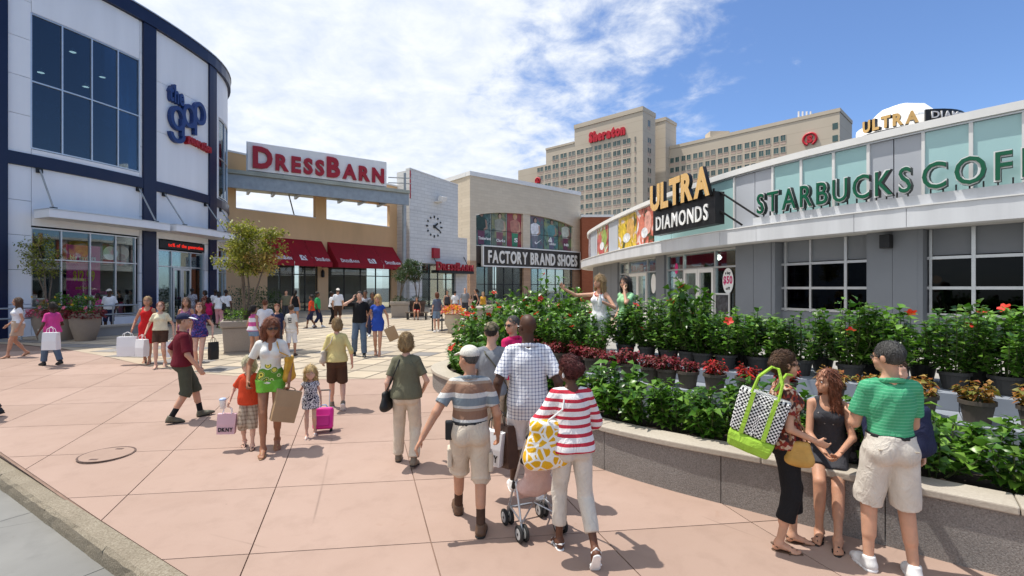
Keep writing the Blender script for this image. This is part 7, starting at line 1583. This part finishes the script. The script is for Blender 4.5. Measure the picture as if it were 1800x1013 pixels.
s7, p7 = person('young woman in charcoal tank dress sitting on the planter wall', u=1454, y=4.58, rz=152, vox=.0085, h=1.70, sex='f', fat=.93, skin='tan', hairs=('long', 'auburn', .95), pz=.70, feet={'L': (-.03, .56, -4, 0), 'R': (.10, .44, -14, 0)}, hands={'L': (-.07, .36, .78), 'R': (.05, .37, .76)}, poles={'L': (-.7, -.6, -.6), 'R': (.7, -.6, -.6)}, lean=8, head=(-58, 2, 0), faces=True, curl=(35, 35), kneepole=(0, .5, 1.),
    feetw=('sandal', leather['black']), wear=[T(C['charcoal'], 'tank_top', e=.012, sleeve=0, hem=-.02, tank=True, loose=.01, amp=.005), ('skirt', lambda s: seated_skirt(s), C['charcoal'], .004)], acc=wing)
s8, p8 = person('man in green polo shirt and stone shorts with his back turned', u=1564, y=3.74, rz=-14, vox=.0085, h=1.82, sex='m', fat=1.0, skin='warm', hairs=('short', 'grey', 1.0), feet={'L': (-.13, .02, 12, 0), 'R': (.13, -.05, -14, 0)}, hands={'L': (-.12, .30, 1.10), 'R': (.10, .32, 1.08)}, poles={'L': (-.5, -.7, -1.), 'R': (.45, -.7, -1.)}, head=(34, 3, 0), gl='clear',
    feetw=('shoe', leather['white'], M_wht, 1.12), wear=[T(F_gpolo, 'polo_shirt', e=.018, sleeve=.72, hem=.075, flare=.02, amp=.009), COL_(F_gpolo), B(C['stone'], 'shorts', e=.026, upto=1.0, flare=.026, waist=.09, amp=.009), BELT])
for sx in (-1, 1): c = s8.p0 + s8.Rp @ A3(sx * .075, -.135, -.005); bevel(MB().box(c[0] - .055, c[0] + .055, c[1] - .006, c[1] + .012, c[2] - .006, c[2] + .004).build('back_pocket', C['khaki'], p8), .002)
s9_, p9 = person('person in orange top with dark jacket hidden behind the green polo man', u=1572, y=4.25, rz=160, vox=.011, h=1.62, sex='f', skin='fair', hairs=('short', 'brown', 1.), feetw=('shoe', leather['white'], M_wht), lean=4, wear=[T(C['orange'], 'tshirt', hem=-.09, e=.02), T(C['navy'], 'jacket', hem=-.02, e=.034, sleeve=1.9), B(C['khaki'], 'trousers', e=.014, upto=1.9)])
soft_bag('dark navy backpack behind the man in the green polo', Vector((PX(1618, 4.1), 4.12, 1.2)), .26, .44, .18, C['navy'], R(20), None, 'backpack', None, None, 6)
soft_bag('dark bag resting on the planter cap beside the seated woman', Vector((PX(1497, 4.55), 4.55, .93)), .26, .36, .16, pat('dark_print_bag', cells(30, [(.02, .02, .025), (.05, .05, .06), (.015, .015, .02)])), R(20), None, 'shoulder_bag', None, None, 7)
# ------------------------------------------------------------------ single walkers
s10, p10 = person('woman in olive T-shirt and beige trousers walking away with black bag', u=714, y=5.85, rz=6, vox=.0095, h=1.65, sex='f', fat=1.08, skin='fair', hairs=('curly', 'dirty', 1.04), feet={'L': (-.12, .18, 6, 0), 'R': (.10, -.08, -14, 10)}, hands={'L': (-.25, .05, .85), 'R': (.20, .16, .93)}, poles={'R': (.7, -1., 0)}, head=(-4, 4, 0),
    feetw=('shoe', leather['taupe'], M_rub), wear=[T(C['olive'], 'tshirt', e=.018, sleeve=.7, hem=-.05, loose=.016, flare=.016, amp=.008), B(C['beige'], 'trousers', e=.018, upto=1.93, flare=.02, amp=.008)])
hip = s10.S(.0, -.24, .0); soft_bag('black shoulder bag hanging at the side of the olive shirt woman', WP(p10, hip + A3(0, 0, .04)), .26, .24, .10, leather['black'], p10.rotation_euler.z + R(75), strap_pts(p10, s10, 'L', hip + A3(0, 0, .04)), 'shoulder_bag', leather['black'], None, 2)
s11, p11 = person('mother in white and green patterned short dress walking with two children', u=476, y=6.4, rz=202, vox=.010, h=1.79, sex='f', fat=.92, skin='bronze', hairs=('wavy', 'red', 1.06), feet={'L': (-.07, -.06, 6, 28), 'R': (.07, .20, -6, 4)}, hands={'R': (.25, .10, .91), 'L': (-.22, .12, .88)}, head=(18, 12, 0), gl='dark', faces=True, curl=(60, 50), sw=.138,
    feetw=('sandal', leather['tan'], leather['gold']), wear=[D(F_sun, .80, 'dress', e=.010, wid=.01, sleeve=.66, flare=.012, vneck=.19, neck=.02, amp=.007), SK_(C['lime'] if False else fab('leaf_green', (.17, .44, .05)), .775, 'hem_band', e=.012, waist=-.02)])
hip = s11.S(.10, -.215, -.03); soft_bag('mustard yellow shoulder handbag worn by the mother in the dress', WP(p11, hip + A3(0, 0, .16)), .26, .34, .10, leather['yellow'], p11.rotation_euler.z + R(70), strap_pts(p11, s11, 'L', hip + A3(0, 0, .16)), 'handbag', leather['yellow'], None, 5)
bag('large brown kraft paper bag carried by the mother', WP(p11, s11.arm['L'][2]) + Vector((.03, -.02, -.07)), .30, .40, .14, M_kraft, R(35), R(14), .04, None, 'paper_bag', M_kraft)
s12, p12 = person('small blond boy in orange T-shirt holding his mother by the hand', u=438, y=6.5, rz=200, vox=.010, h=1.20, sex='k', skin='kid', hairs=('bob', 'white', 1.02), feet={'L': (-.08, .16, 6, 0), 'R': (.09, -.10, -6, 18)}, hands={'L': (-.30, .08, 1.10), 'R': (.33, .06, .92)}, head=(-14, 8, 0), faces=True, curl=(55, 55),
    feetw=('sandal', leather['brown']), wear=[T(C['orange'], 'tshirt', e=.022, sleeve=.75, hem=-.10, loose=.03, flare=.02, amp=.008), B(F_tplaid, 'shorts', e=.02, upto=1.28, flare=.022)])
for nm, pts in (('print_body', [(.22, 0), (.30, 0)]), ('print_wing', [(.26, -.03), (.28, .03)])): MB().tube([tuple(s12.S(a, x, .155)) for a, x in pts], .02, 6).build('chest_print', C['brown'], p12)
bag('pink paper carrier with black lettering held by the boy', WP(p12, s12.arm['R'][2]) + Vector((.0, -.03, -.05)), .22, .26, .09, M_pkpap, R(15), R(3), .10, 'DKNY', hm=M_wht)
cup = thing('drink_cup', 'white plastic drink cup held by the boy in orange', 'cup', tuple(WP(p12, s12.arm['R'][2]) + Vector((-.05, -.06, -.02)))); MB().lathe([(.03, -.06), (.042, .05), (.044, .055)], 16).build('cup', M_wht, cup, True); MB().lathe([(.045, .055), (.045, .065), (.03, .08), (.0, .082)], 16).build('lid', mat('cup_lid', (.45, .55, .75), .4), cup, True)
s13, p13 = person('little girl in black and white dress pulling a pink suitcase', u=546, y=6.9, rz=196, vox=.010, h=.97, sex='k', skin='kid', hairs=('kidlong', 'blonde', 1.0), feet={'L': (-.09, -.12, 6, 20), 'R': (.08, .12, -6, 0)}, hands={'L': (-.24, -.12, .86), 'R': (.30, .05, .95)}, head=(6, 2, 0), faces=True, curl=(55, 30),
    feetw=('sandal', leather['white']), wear=[D(F_zebra, .40, 'dress', e=.018, wid=.035, sleeve=.25, amp=.006)])
su = thing('suitcase', 'small bright pink wheeled suitcase behind the little girl', 'suitcase', (PX(567, 7.05), 7.05, g(7.05)), R(15)); su.rotation_euler = (R(-18), 0, R(12))
bevel(MB().box(-.14, .14, -.075, .075, .05, .36).build('case', mat('suitcase_pink', (.72, .02, .28), .5, .08, 4), su), .04, 3); bevel(MB().box(-.10, .10, -.095, -.076, .09, .24).build('front_pocket', mat('suitcase_dark', (.45, .01, .18), .6), su), .008)
for sx in (-.11, .11): MB().tube([(sx - .015, .05, .035), (sx + .015, .05, .035)], .035, 12).build('wheel', M_rub, su); MB().tube([(sx * .6, .06, .36), (sx * .6, .06, .62)], .007, 6).build('pull_rod', M_chrome, su)
MB().tube([(-.07, .06, .62), (.07, .06, .62)], .012, 6).build('pull_handle', M_black, su); MB().tube([(-.05, 0, .36), (-.03, 0, .395), (.03, 0, .395), (.05, 0, .36)], .008, 6).build('carry_handle', mat('suitcase_blue', (.03, .32, .62), .5), su)
s14, p14 = person('man in burgundy polo, olive shorts and navy cap striding to the right', u=322, y=7.62, rz=-48, vox=.010, h=1.74, sex='m', skin='warm', hairs=('short', 'brown', .98), cap=(C['navy'], 0, C['white']), feet={'L': (-.08, .26, 0, -10), 'R': (.08, -.18, -6, 8)}, hands={'R': (.26, .16, .85), 'L': (-.25, -.05, .86)}, head=(-16, 5, 0), faces=True,
    feetw=('shoe', leather['olive'], M_rub, 1.12), wear=[T(C['burgundy'], 'polo_shirt', e=.020, sleeve=.9, hem=-.05, loose=.025, flare=.03, amp=.009), COL_(C['burgundy']), B(C['darkolive'], 'shorts', e=.024, upto=1.16, flare=.02, amp=.008)] + SOCK(C['black']))
s15, p15 = person('woman in yellow top and brown shorts walking away with beige bag', u=592, y=8.25, rz=22, vox=.011, h=1.60, sex='f', fat=1.04, skin='fair', hairs=('curly', 'dirty', .98), feet={'L': (-.08, .22, 4, 0), 'R': (.09, -.26, -8, 48)}, hands={'L': (-.24, .18, .88), 'R': (.27, -.04, .86)}, head=(24, 4, 0),
    feetw=('shoe', leather['taupe'], M_wht), wear=[T(C['yellow'], 'top', e=.016, sleeve=1.25, hem=-.03, loose=.012, amp=.006), B(C['brown'], 'shorts', e=.022, upto=.98, flare=.022, amp=.006)])
hip = s15.S(.08, -.22, .0); soft_bag('beige shoulder bag of the woman in the yellow top', WP(p15, hip + A3(0, 0, .10)), .26, .22, .09, leather['cream'], p15.rotation_euler.z + R(70), strap_pts(p15, s15, 'L', hip + A3(0, 0, .10)), 'shoulder_bag', leather['cream'], None, 9)
# the edge walker, cut by the left picture border
person('walker at the left picture border showing only a dark shoe', u=-52, y=7.7, rz=100, vox=.014, h=1.76, sex='m', skin='fair', feet={'L': (-.09, .30, 0, 0), 'R': (.09, -.34, 0, 16)}, hairs=('short', 'brown', 1.), feetw=('shoe', leather['black'], M_rub), wear=[T(C['slate'], 'shirt', hem=-.05), B(C['charcoal'], 'trousers', e=.02, upto=1.93, flare=.01)])
# ------------------------------------------------------------------ couple and shoppers in the middle distance
s16, p16 = person('man in black polo and jeans with a phone at his ear', u=632, y=13.4, rz=196, vox=.014, h=1.86, sex='m', skin='fair', hairs=('short', 'dark', 1.), feet={'L': (-.12, .16, 6, 0), 'R': (.13, -.14, -6, 14)}, hands={'R': (.155, .115, 1.49), 'L': (-.32, .02, .90)}, poles={'R': (1., .2, -1.)}, faces=True, fine=True, hopt={'R': dict(tdir=(0, -1, .2), hdir=(-.25, -.1, 1))},
    feetw=('shoe', leather['black'], M_rub), wear=[T(C['black'], 'polo_shirt', e=.02, sleeve=.8, hem=-.06, loose=.02, flare=.02), COL_(C['black']), B(C['jeans'], 'jeans', e=.022, upto=1.95, flare=.02)])
ph = thing('mobile_phone', 'dark mobile phone at the ear of the man in black', 'phone', tuple(WP(p16, s16.Hp(.088, .02, .07)))); bevel(MB().box(-.008, .008, -.025, .025, -.055, .055).build('case', M_black, ph), .004)
s17, p17 = person('blonde woman in royal blue dress walking beside the man in black', u=664, y=13.5, rz=194, vox=.014, h=1.74, sex='f', fat=.92, skin='tan', hairs=('wavy', 'blonde', 1.08), feet={'L': (-.05, .16, 0, 8), 'R': (.06, -.12, 0, 30)}, hands={'R': (.30, .02, .92), 'L': (-.29, .04, .90)}, head=(-14, 0, 0), faces=True, fine=True,
    feetw=('sandal', leather['tan']), wear=[D(C['blue'], .70, 'dress', e=.014, sleeve=.22, vneck=.08, amp=.004)])
bag('brown paper shopping bag swinging from the hand of the blue dress woman', WP(p17, s17.arm['L'][2]) + Vector((.0, -.02, -.06)), .30, .38, .12, M_kraft, R(15), R(-24), .05, None, 'paper_bag', M_kraft)
s18, p18 = person('woman in red sleeveless dress carrying white shopping bags', u=259, y=12.35, rz=202, vox=.015, h=1.75, sex='f', skin='tan', hairs=('bob', 'dirty', 1.), feet={'L': (-.08, .14, 4, 0), 'R': (.08, -.14, -4, 16)}, hands={'R': (.30, .04, .90)}, faces=True, fine=True, feetw=('sandal', leather['brown']), wear=[D(C['red'], .52, 'dress', e=.02, wid=.03, sleeve=0, tank=True)])
hp = WP(p18, s18.arm['R'][2]); bag('large white shopping bag hanging left of the red dress', hp + Vector((-.08, -.05, -.08)), .42, .48, .16, M_paper, R(10), 0, .12, None, hm=M_wht, group='white carriers'); bag('second white shopping bag between red dress and yellow top', hp + Vector((.32, -.1, -.14)), .32, .42, .14, M_paper, R(-20), 0, .12, None, hm=M_wht, group='white carriers')
s19, p19 = person('woman in pale yellow T-shirt and black shorts with shopping bags', u=282, y=11.85, rz=202, vox=.014, h=1.64, sex='f', skin='fair', hairs=('bob', 'red', .98), feet={'L': (-.08, -.12, 4, 18), 'R': (.06, .16, -4, 0)}, hands={'L': (-.30, .04, .88), 'R': (.30, .1, .9)}, faces=True, fine=True, feetw=('sandal', leather['cream']), wear=[T(C['cream'], 'tshirt', hem=.03, sleeve=.6, loose=.01), B(C['brown'], 'shorts', e=.02, upto=.62, flare=.02)])
bag('white shopping bag in the left hand of the yellow T-shirt woman', WP(p19, s19.arm['L'][2]) + Vector((.02, -.04, -.08)), .28, .38, .12, M_paper, R(25), 0, .12, None, hm=M_wht, group='white carriers')
person('woman in mauve print top walking behind the burgundy shirted man', u=327, y=12.5, rz=202, vox=.015, h=1.70, sex='f', skin='tan', hairs=('long', 'brown', 1.), faces=True, fine=True, feetw=('sandal', leather['brown']), wear=[D(F_mauve, .62, 'dress', e=.016, sleeve=0, tank=True)])
s20, p20 = person('woman in navy floral short dress carrying a black bag', u=351, y=11.55, rz=200, vox=.014, h=1.64, sex='f', skin='fair', hairs=('long', 'auburn', 1.), feet={'L': (-.05, .15, 0, 0), 'R': (.08, -.12, 0, 20)}, hands={'L': (-.29, .02, .9)}, faces=True, fine=True, feetw=('sandal', leather['black']), wear=[D(F_floral, .78, 'dress', e=.016, wid=.02, sleeve=.35, vneck=.08)])
bag('narrow black carrier bag beside the navy floral dress', WP(p20, s20.arm['L'][2]) + Vector((.02, 0, -.07)), .20, .42, .12, leather['black'], R(60), 0, .12)
person('woman in white blouse and beige skirt walking at the far left', u=31, y=13.3, rz=150, vox=.015, h=1.69, sex='f', skin='tan', hairs=('long', 'brown', 1.), feet={'L': (-.06, .22, 0, 0), 'R': (.08, -.24, 0, 24)}, hands={'R': (.26, .14, .9)}, faces=True, fine=True, head=(-20, 0, 0), feetw=('sandal', leather['tan']), wear=[T(C['white'], 'blouse', hem=.02, sleeve=.4), SK_(C['tan'] if False else fab('light_tan', (.46, .33, .24)), .58, waist=.12)])
s21, p21 = person('woman in pink T-shirt and jeans carrying a white plastic bag', u=92, y=12.1, rz=75, vox=.015, h=1.62, sex='f', fat=1.06, skin='dark', hairs=('updo', 'dark', .98), hands={'L': (-.24, .12, .9), 'R': (.2, .24, 1.0)}, fine=True, feet={'L': (-.1, .16, 0, 0), 'R': (.1, -.16, 0, 10)}, feetw=('shoe', leather['black'], M_rub), wear=[T(C['pink'], 'tshirt', hem=-.05, sleeve=.7, loose=.02), B(C['jeans'], 'jeans', e=.018, upto=1.93, flare=.02)])
bag('white plastic carrier with blue logo held by the pink T-shirt woman', Vector((PX(90, 11.75), 11.75, 1.26)), .30, .42, .16, M_paper, R(10), 0, .14, None, hm=M_wht, taper=1.05)
# ------------------------------------------------------------------ distant people
def far_p(label, u, y, rz, h, sex, skin, hr, topw, bot, hold=None, vox=.021, z=None, **kw):
    if bot[0] == 'dress': wear = [D(bot[1], bot[2], sleeve=0 if sex == 'f' else .5, e=.018)]
    else: wear = [T(topw[0], 'shirt', e=.02, sleeve=topw[1], hem=-.04, loose=.015, tank=topw[1] == 0)] + ([B(bot[1], bot[0], e=.02, upto=bot[2], flare=.015)] if bot[0] != 'skirt' else [SK_(bot[1], bot[2])])
    kw.setdefault('feet', {'L': (-.1, .12, 6, 0), 'R': (.1, -.12, -6, 8)} if int(u) % 2 else {'L': (-.1, -.04, 10, 0), 'R': (.1, .06, -10, 0)})
    return person(label, u=u, y=y, rz=rz, vox=vox, h=h, sex=sex, skin=skin, hairs=hr, wear=wear, feetw=('shoe', leather['brown'] if int(u) % 3 else leather['white'], M_rub), z=z, **kw)
W = C
far_p('woman in pink top standing by the shop window ramp', 172, 19.6, 190, 1.62, 'f', 'dark', ('short', 'dark', 1.), (W['pink'], .6), ('trousers', W['black'], 1.9))
far_p('man in white polo and cap beside the shop window ramp', 192, 19.5, 200, 1.80, 'm', 'dark', ('short', 'dark', .98), (W['white'], .8), ('shorts', W['navy'], 1.05), cap=(C['offwhite'], 0))
far_p('shopper in grey print shirt at the store entrance door', 338, 23.4, 0, 1.78, 'm', 'dark', ('short', 'dark', 1.), (F_greyprint, .7), ('shorts', F_greyprint, 1.0))
far_p('woman in dark print top outside the store entrance', 360, 23.2, 150, 1.68, 'f', 'brown', ('bob', 'dark', 1.), (F_paisley, .6), ('trousers', W['charcoal'], 1.9))
far_p('girl in bright pink dress near the store entrance', 367.5, 22.6, 10, 1.32, 'k', 'brown', ('pony', 'dark', 1.), None, ('dress', W['hotpink'], .5))
s22, p22 = far_p('woman in white T-shirt and pink trousers with black bag', 385, 21.4, 15, 1.66, 'f', 'brown', ('bob', 'dark', 1.), (W['white'], .7), ('trousers', W['rose'], 1.7))
soft_bag('black shoulder bag of the woman in pink trousers', WP(p22, s22.S(.2, .22, 0)), .26, .30, .1, leather['black'], R(80), strap_pts(p22, s22, 'R', s22.S(.2, .22, 0)), 'shoulder_bag')
far_p('person in white shirt left of the pink trousers', 379, 23.0, 10, 1.74, 'm', 'dark', ('short', 'dark', 1.), (W['white'], .7), ('trousers', W['charcoal'], 1.9)); far_p('person in white shirt right of the pink trousers', 397.5, 22.6, 10, 1.72, 'm', 'deep', ('short', 'dark', 1.), (W['white'], .7), ('trousers', W['darkolive'], 1.9))
far_p('girl in pink and white tank top beside the stone planter', 446, 12.9, -20, 1.46, 'f', 'tan', ('pony', 'dark', 1.), (pat('pink_white_top', stripes(.22, [(0, (.75, .73, .75)), (.5, (.6, .1, .3))], .1)), 0), ('shorts', W['denim'], .4), vox=.015)
far_p('boy in white T-shirt half hidden behind the mother', 466, 13.6, 20, 1.58, 'm', 'warm', ('short', 'auburn', 1.), (W['white'], .7), ('shorts', W['navy'], 1.0), vox=.016); far_p('boy in navy top behind the shoulder of the mother', 487, 13.2, 200, 1.48, 'k', 'warm', ('short', 'red', 1.), (W['navy'], .6), ('shorts', W['charcoal'], 1.0), vox=.016)
s23, p23 = far_p('boy in long cream T-shirt with black back print and white shorts', 512, 13.4, 6, 1.44, 'k', 'tan', ('short', 'brown', 1.), (W['offwhite'], .8), ('shorts', W['white'], 1.1), vox=.014)
for a, b in (((.34, -.06), (.34, .06)), ((.30, -.05), (.24, .05)), ((.30, .05), (.24, -.05)), ((.2, -.06), (.2, .06))): MB().tube([tuple(s23.S(a[0], a[1], -.142)), tuple(s23.S(b[0], b[1], -.142))], .010, 5).build('back_print', M_black, p23)
far_p('woman in black tank top and denim shorts outside the tan shop', 519, 22.5, 10, 1.70, 'f', 'tan', ('pony', 'dark', 1.), (W['black'], 0), ('shorts', W['denim'], .45)); far_p('shopper in grey walking left of the black tank top', 503, 24.5, 200, 1.70, 'm', 'warm', ('short', 'dark', 1.), (W['olive'], .7), ('trousers', W['charcoal'], 1.9))
far_p('boy in orange and white T-shirt walking before the tan shop', 547.5, 21.3, 100, 1.52, 'k', 'brown', ('short', 'dark', 1.), (W['orange'], .8), ('shorts', W['navy'], 1.05), feet={'L': (-.1, .2, 6, 0), 'R': (.1, -.2, -6, 16)}); far_p('boy in green T-shirt walking beside the orange one', 558, 21.7, -70, 1.66, 'k', 'brown', ('short', 'dark', 1.), (W['green'], .8), ('trousers', W['navy'], 1.6), feet={'L': (-.1, .2, 6, 0), 'R': (.1, -.2, -6, 16)})
far_p('woman in long white T-shirt facing the man in white shirt', 583, 23.5, -60, 1.62, 'f', 'deep', ('short', 'dark', 1.), (W['white'], .9), ('trousers', W['black'], 1.9)); far_p('man in white shirt and brown shorts before the tan shop', 594, 22.9, 20, 1.78, 'm', 'warm', ('short', 'dark', .98), (W['white'], .8), ('shorts', W['brown'], 1.1), cap=(C['offwhite'], 180))
far_p('person in black and white top behind the man in black', 642, 18.6, 195, 1.76, 'm', 'brown', ('short', 'dark', 1.), (F_zebra, .7), ('trousers', W['charcoal'], 1.9)); far_p('person in dark top behind the blue dress woman', 654.5, 18.2, 195, 1.70, 'f', 'brown', ('bob', 'dark', 1.), (W['charcoal'], .6), ('trousers', W['navy'], 1.9))
far_p('woman in dark tank top seated by the brown planter', 733, 26.5, 185, 1.64, 'f', 'tan', ('bob', 'dark', 1.), (W['black'], 0), ('shorts', W['red'], .4), pz=.55, feet={'L': (-.1, .42, 0, 0), 'R': (.1, .40, 0, 0)}, kneepole=(0, .5, 1.), lean=12)
far_p('woman in slate blue T-shirt and denim shorts on the plaza', 768, 19.6, 30, 1.66, 'f', 'fair', ('bob', 'auburn', 1.), (W['slate'], .7), ('shorts', W['denim'], .75)); far_p('woman in dark sleeveless top beyond the flower vase', 786, 27.0, 200, 1.64, 'f', 'tan', ('bob', 'dark', 1.), (W['charcoal'], 0), ('shorts', W['black'], .7)); far_p('boy in white T-shirt with his back turned beyond the vase', 800, 28.0, 0, 1.60, 'm', 'warm', ('short', 'dark', 1.), (W['white'], .8), ('shorts', W['navy'], 1.))
far_p('man in grey shirt standing behind the stone plinth', 817.5, 27.0, 190, 1.80, 'm', 'fair', ('short', 'brown', .95), (W['grey'], .8), ('trousers', W['charcoal'], 1.9)); far_p('woman in black tank top standing behind the stone plinth', 836.5, 26.6, 120, 1.74, 'f', 'tan', ('pony', 'dark', 1.), (W['black'], 0), ('trousers', W['black'], 1.9)); far_p('child in peach top peering over the stone plinth', 827, 27.6, 170, 1.35, 'k', 'warm', ('bob', 'brown', 1.), (W['peach'], .5), ('shorts', W['navy'], 1.)); far_p('person in orange top at the right end of the plinth', 849, 27.2, 180, 1.55, 'f', 'fair', ('bob', 'dirty', 1.), (W['mustard'], .2), ('shorts', W['navy'], 1.))
sb = thing('low_bench', 'low wooden bench under the seated woman by the brown planter', 'bench', (PX(733, 26.6), 26.6, g(26.6)))
for k in range(3): MB().box(-.6, .6, -.2 + k * .14, -.08 + k * .14, .37, .42).build('seat_slat', M_bark, sb)
for sx in (-.5, .5): MB().box(sx - .04, sx + .04, -.18, .18, 0, .37).build('leg', M_black, sb)
# ------------------------------------------------------------------ two women on the terrace
s24, p24 = person('woman in white tank top pointing, sunglasses on her hair, on the terrace', u=1054, y=8.2, z=TZ, rz=140, vox=.011, h=1.70, sex='f', skin='warm', hairs=('wavy', 'dirty', 1.02), hands={'R': (.55, .30, 1.48), 'L': (-.20, .26, 1.26)}, poles={'R': (.6, -.4, -1.), 'L': (-.8, -.5, -.8)}, head=(-16, 0, 0), faces=True, hopt={'R': dict(point=True, tdir=(0, 0, 1), hdir=(.35, .25, .75))}, curl=(40, 45), feetw=('sandal', leather['tan']), wear=[T(C['white'], 'tank_top', e=.012, sleeve=0, tank=True, hem=-.04), B(C['white'], 'shorts', e=.016, upto=.6, flare=.01)])
MB().tube([tuple(s24.S(.465 - .05 * math.cos(a), .075 * math.sin(a), .02 + .085 * math.cos(a))) for a in np.linspace(-2.6, 2.6, 16)], .008, 6).build('necklace', mat('coral_beads', (.5, .06, .06), .4), p24)
bt = thing('water_bottle', 'pale drink bottle in the hand of the pointing woman', 'bottle', tuple(WP(p24, s24.arm['L'][2] + A3(.0, .08, .02)))); MB().lathe([(.03, -.09), (.034, -.08), (.034, .03), (.014, .07), (.014, .09), (.0, .091)], 14).build('bottle', mat('pale_plastic', (.72, .74, .70), .35), bt, True); MB().lathe([(.016, .09), (.016, .11), (0, .111)], 12).build('cap', M_wht, bt)
s25, p25 = person('young woman in mint green T-shirt on the phone on the terrace', u=1100, y=8.3, z=TZ, rz=125, vox=.011, h=1.68, sex='f', skin='warm', hairs=('long', 'dark', .98), hands={'R': (.22, .05, .95), 'L': (-.11, .16, 1.46)}, poles={'L': (-.6, .5, -1.)}, head=(10, 4, 0), faces=True, hopt={'L': dict(tdir=(0, -.2, 1))}, feetw=('sandal', leather['tan']), wear=[T(C['mint'], 'tshirt', e=.014, sleeve=.7, hem=-.04, neck=.018), B(C['jeans'], 'jeans', e=.014, upto=1.9)])
ph = thing('mobile_phone', 'dark mobile phone held by the woman in mint green', 'phone', tuple(WP(p25, s25.Hp(-.088, .02, .07)))); bevel(MB().box(-.008, .008, -.025, .025, -.055, .055).build('case', M_black, ph), .004)
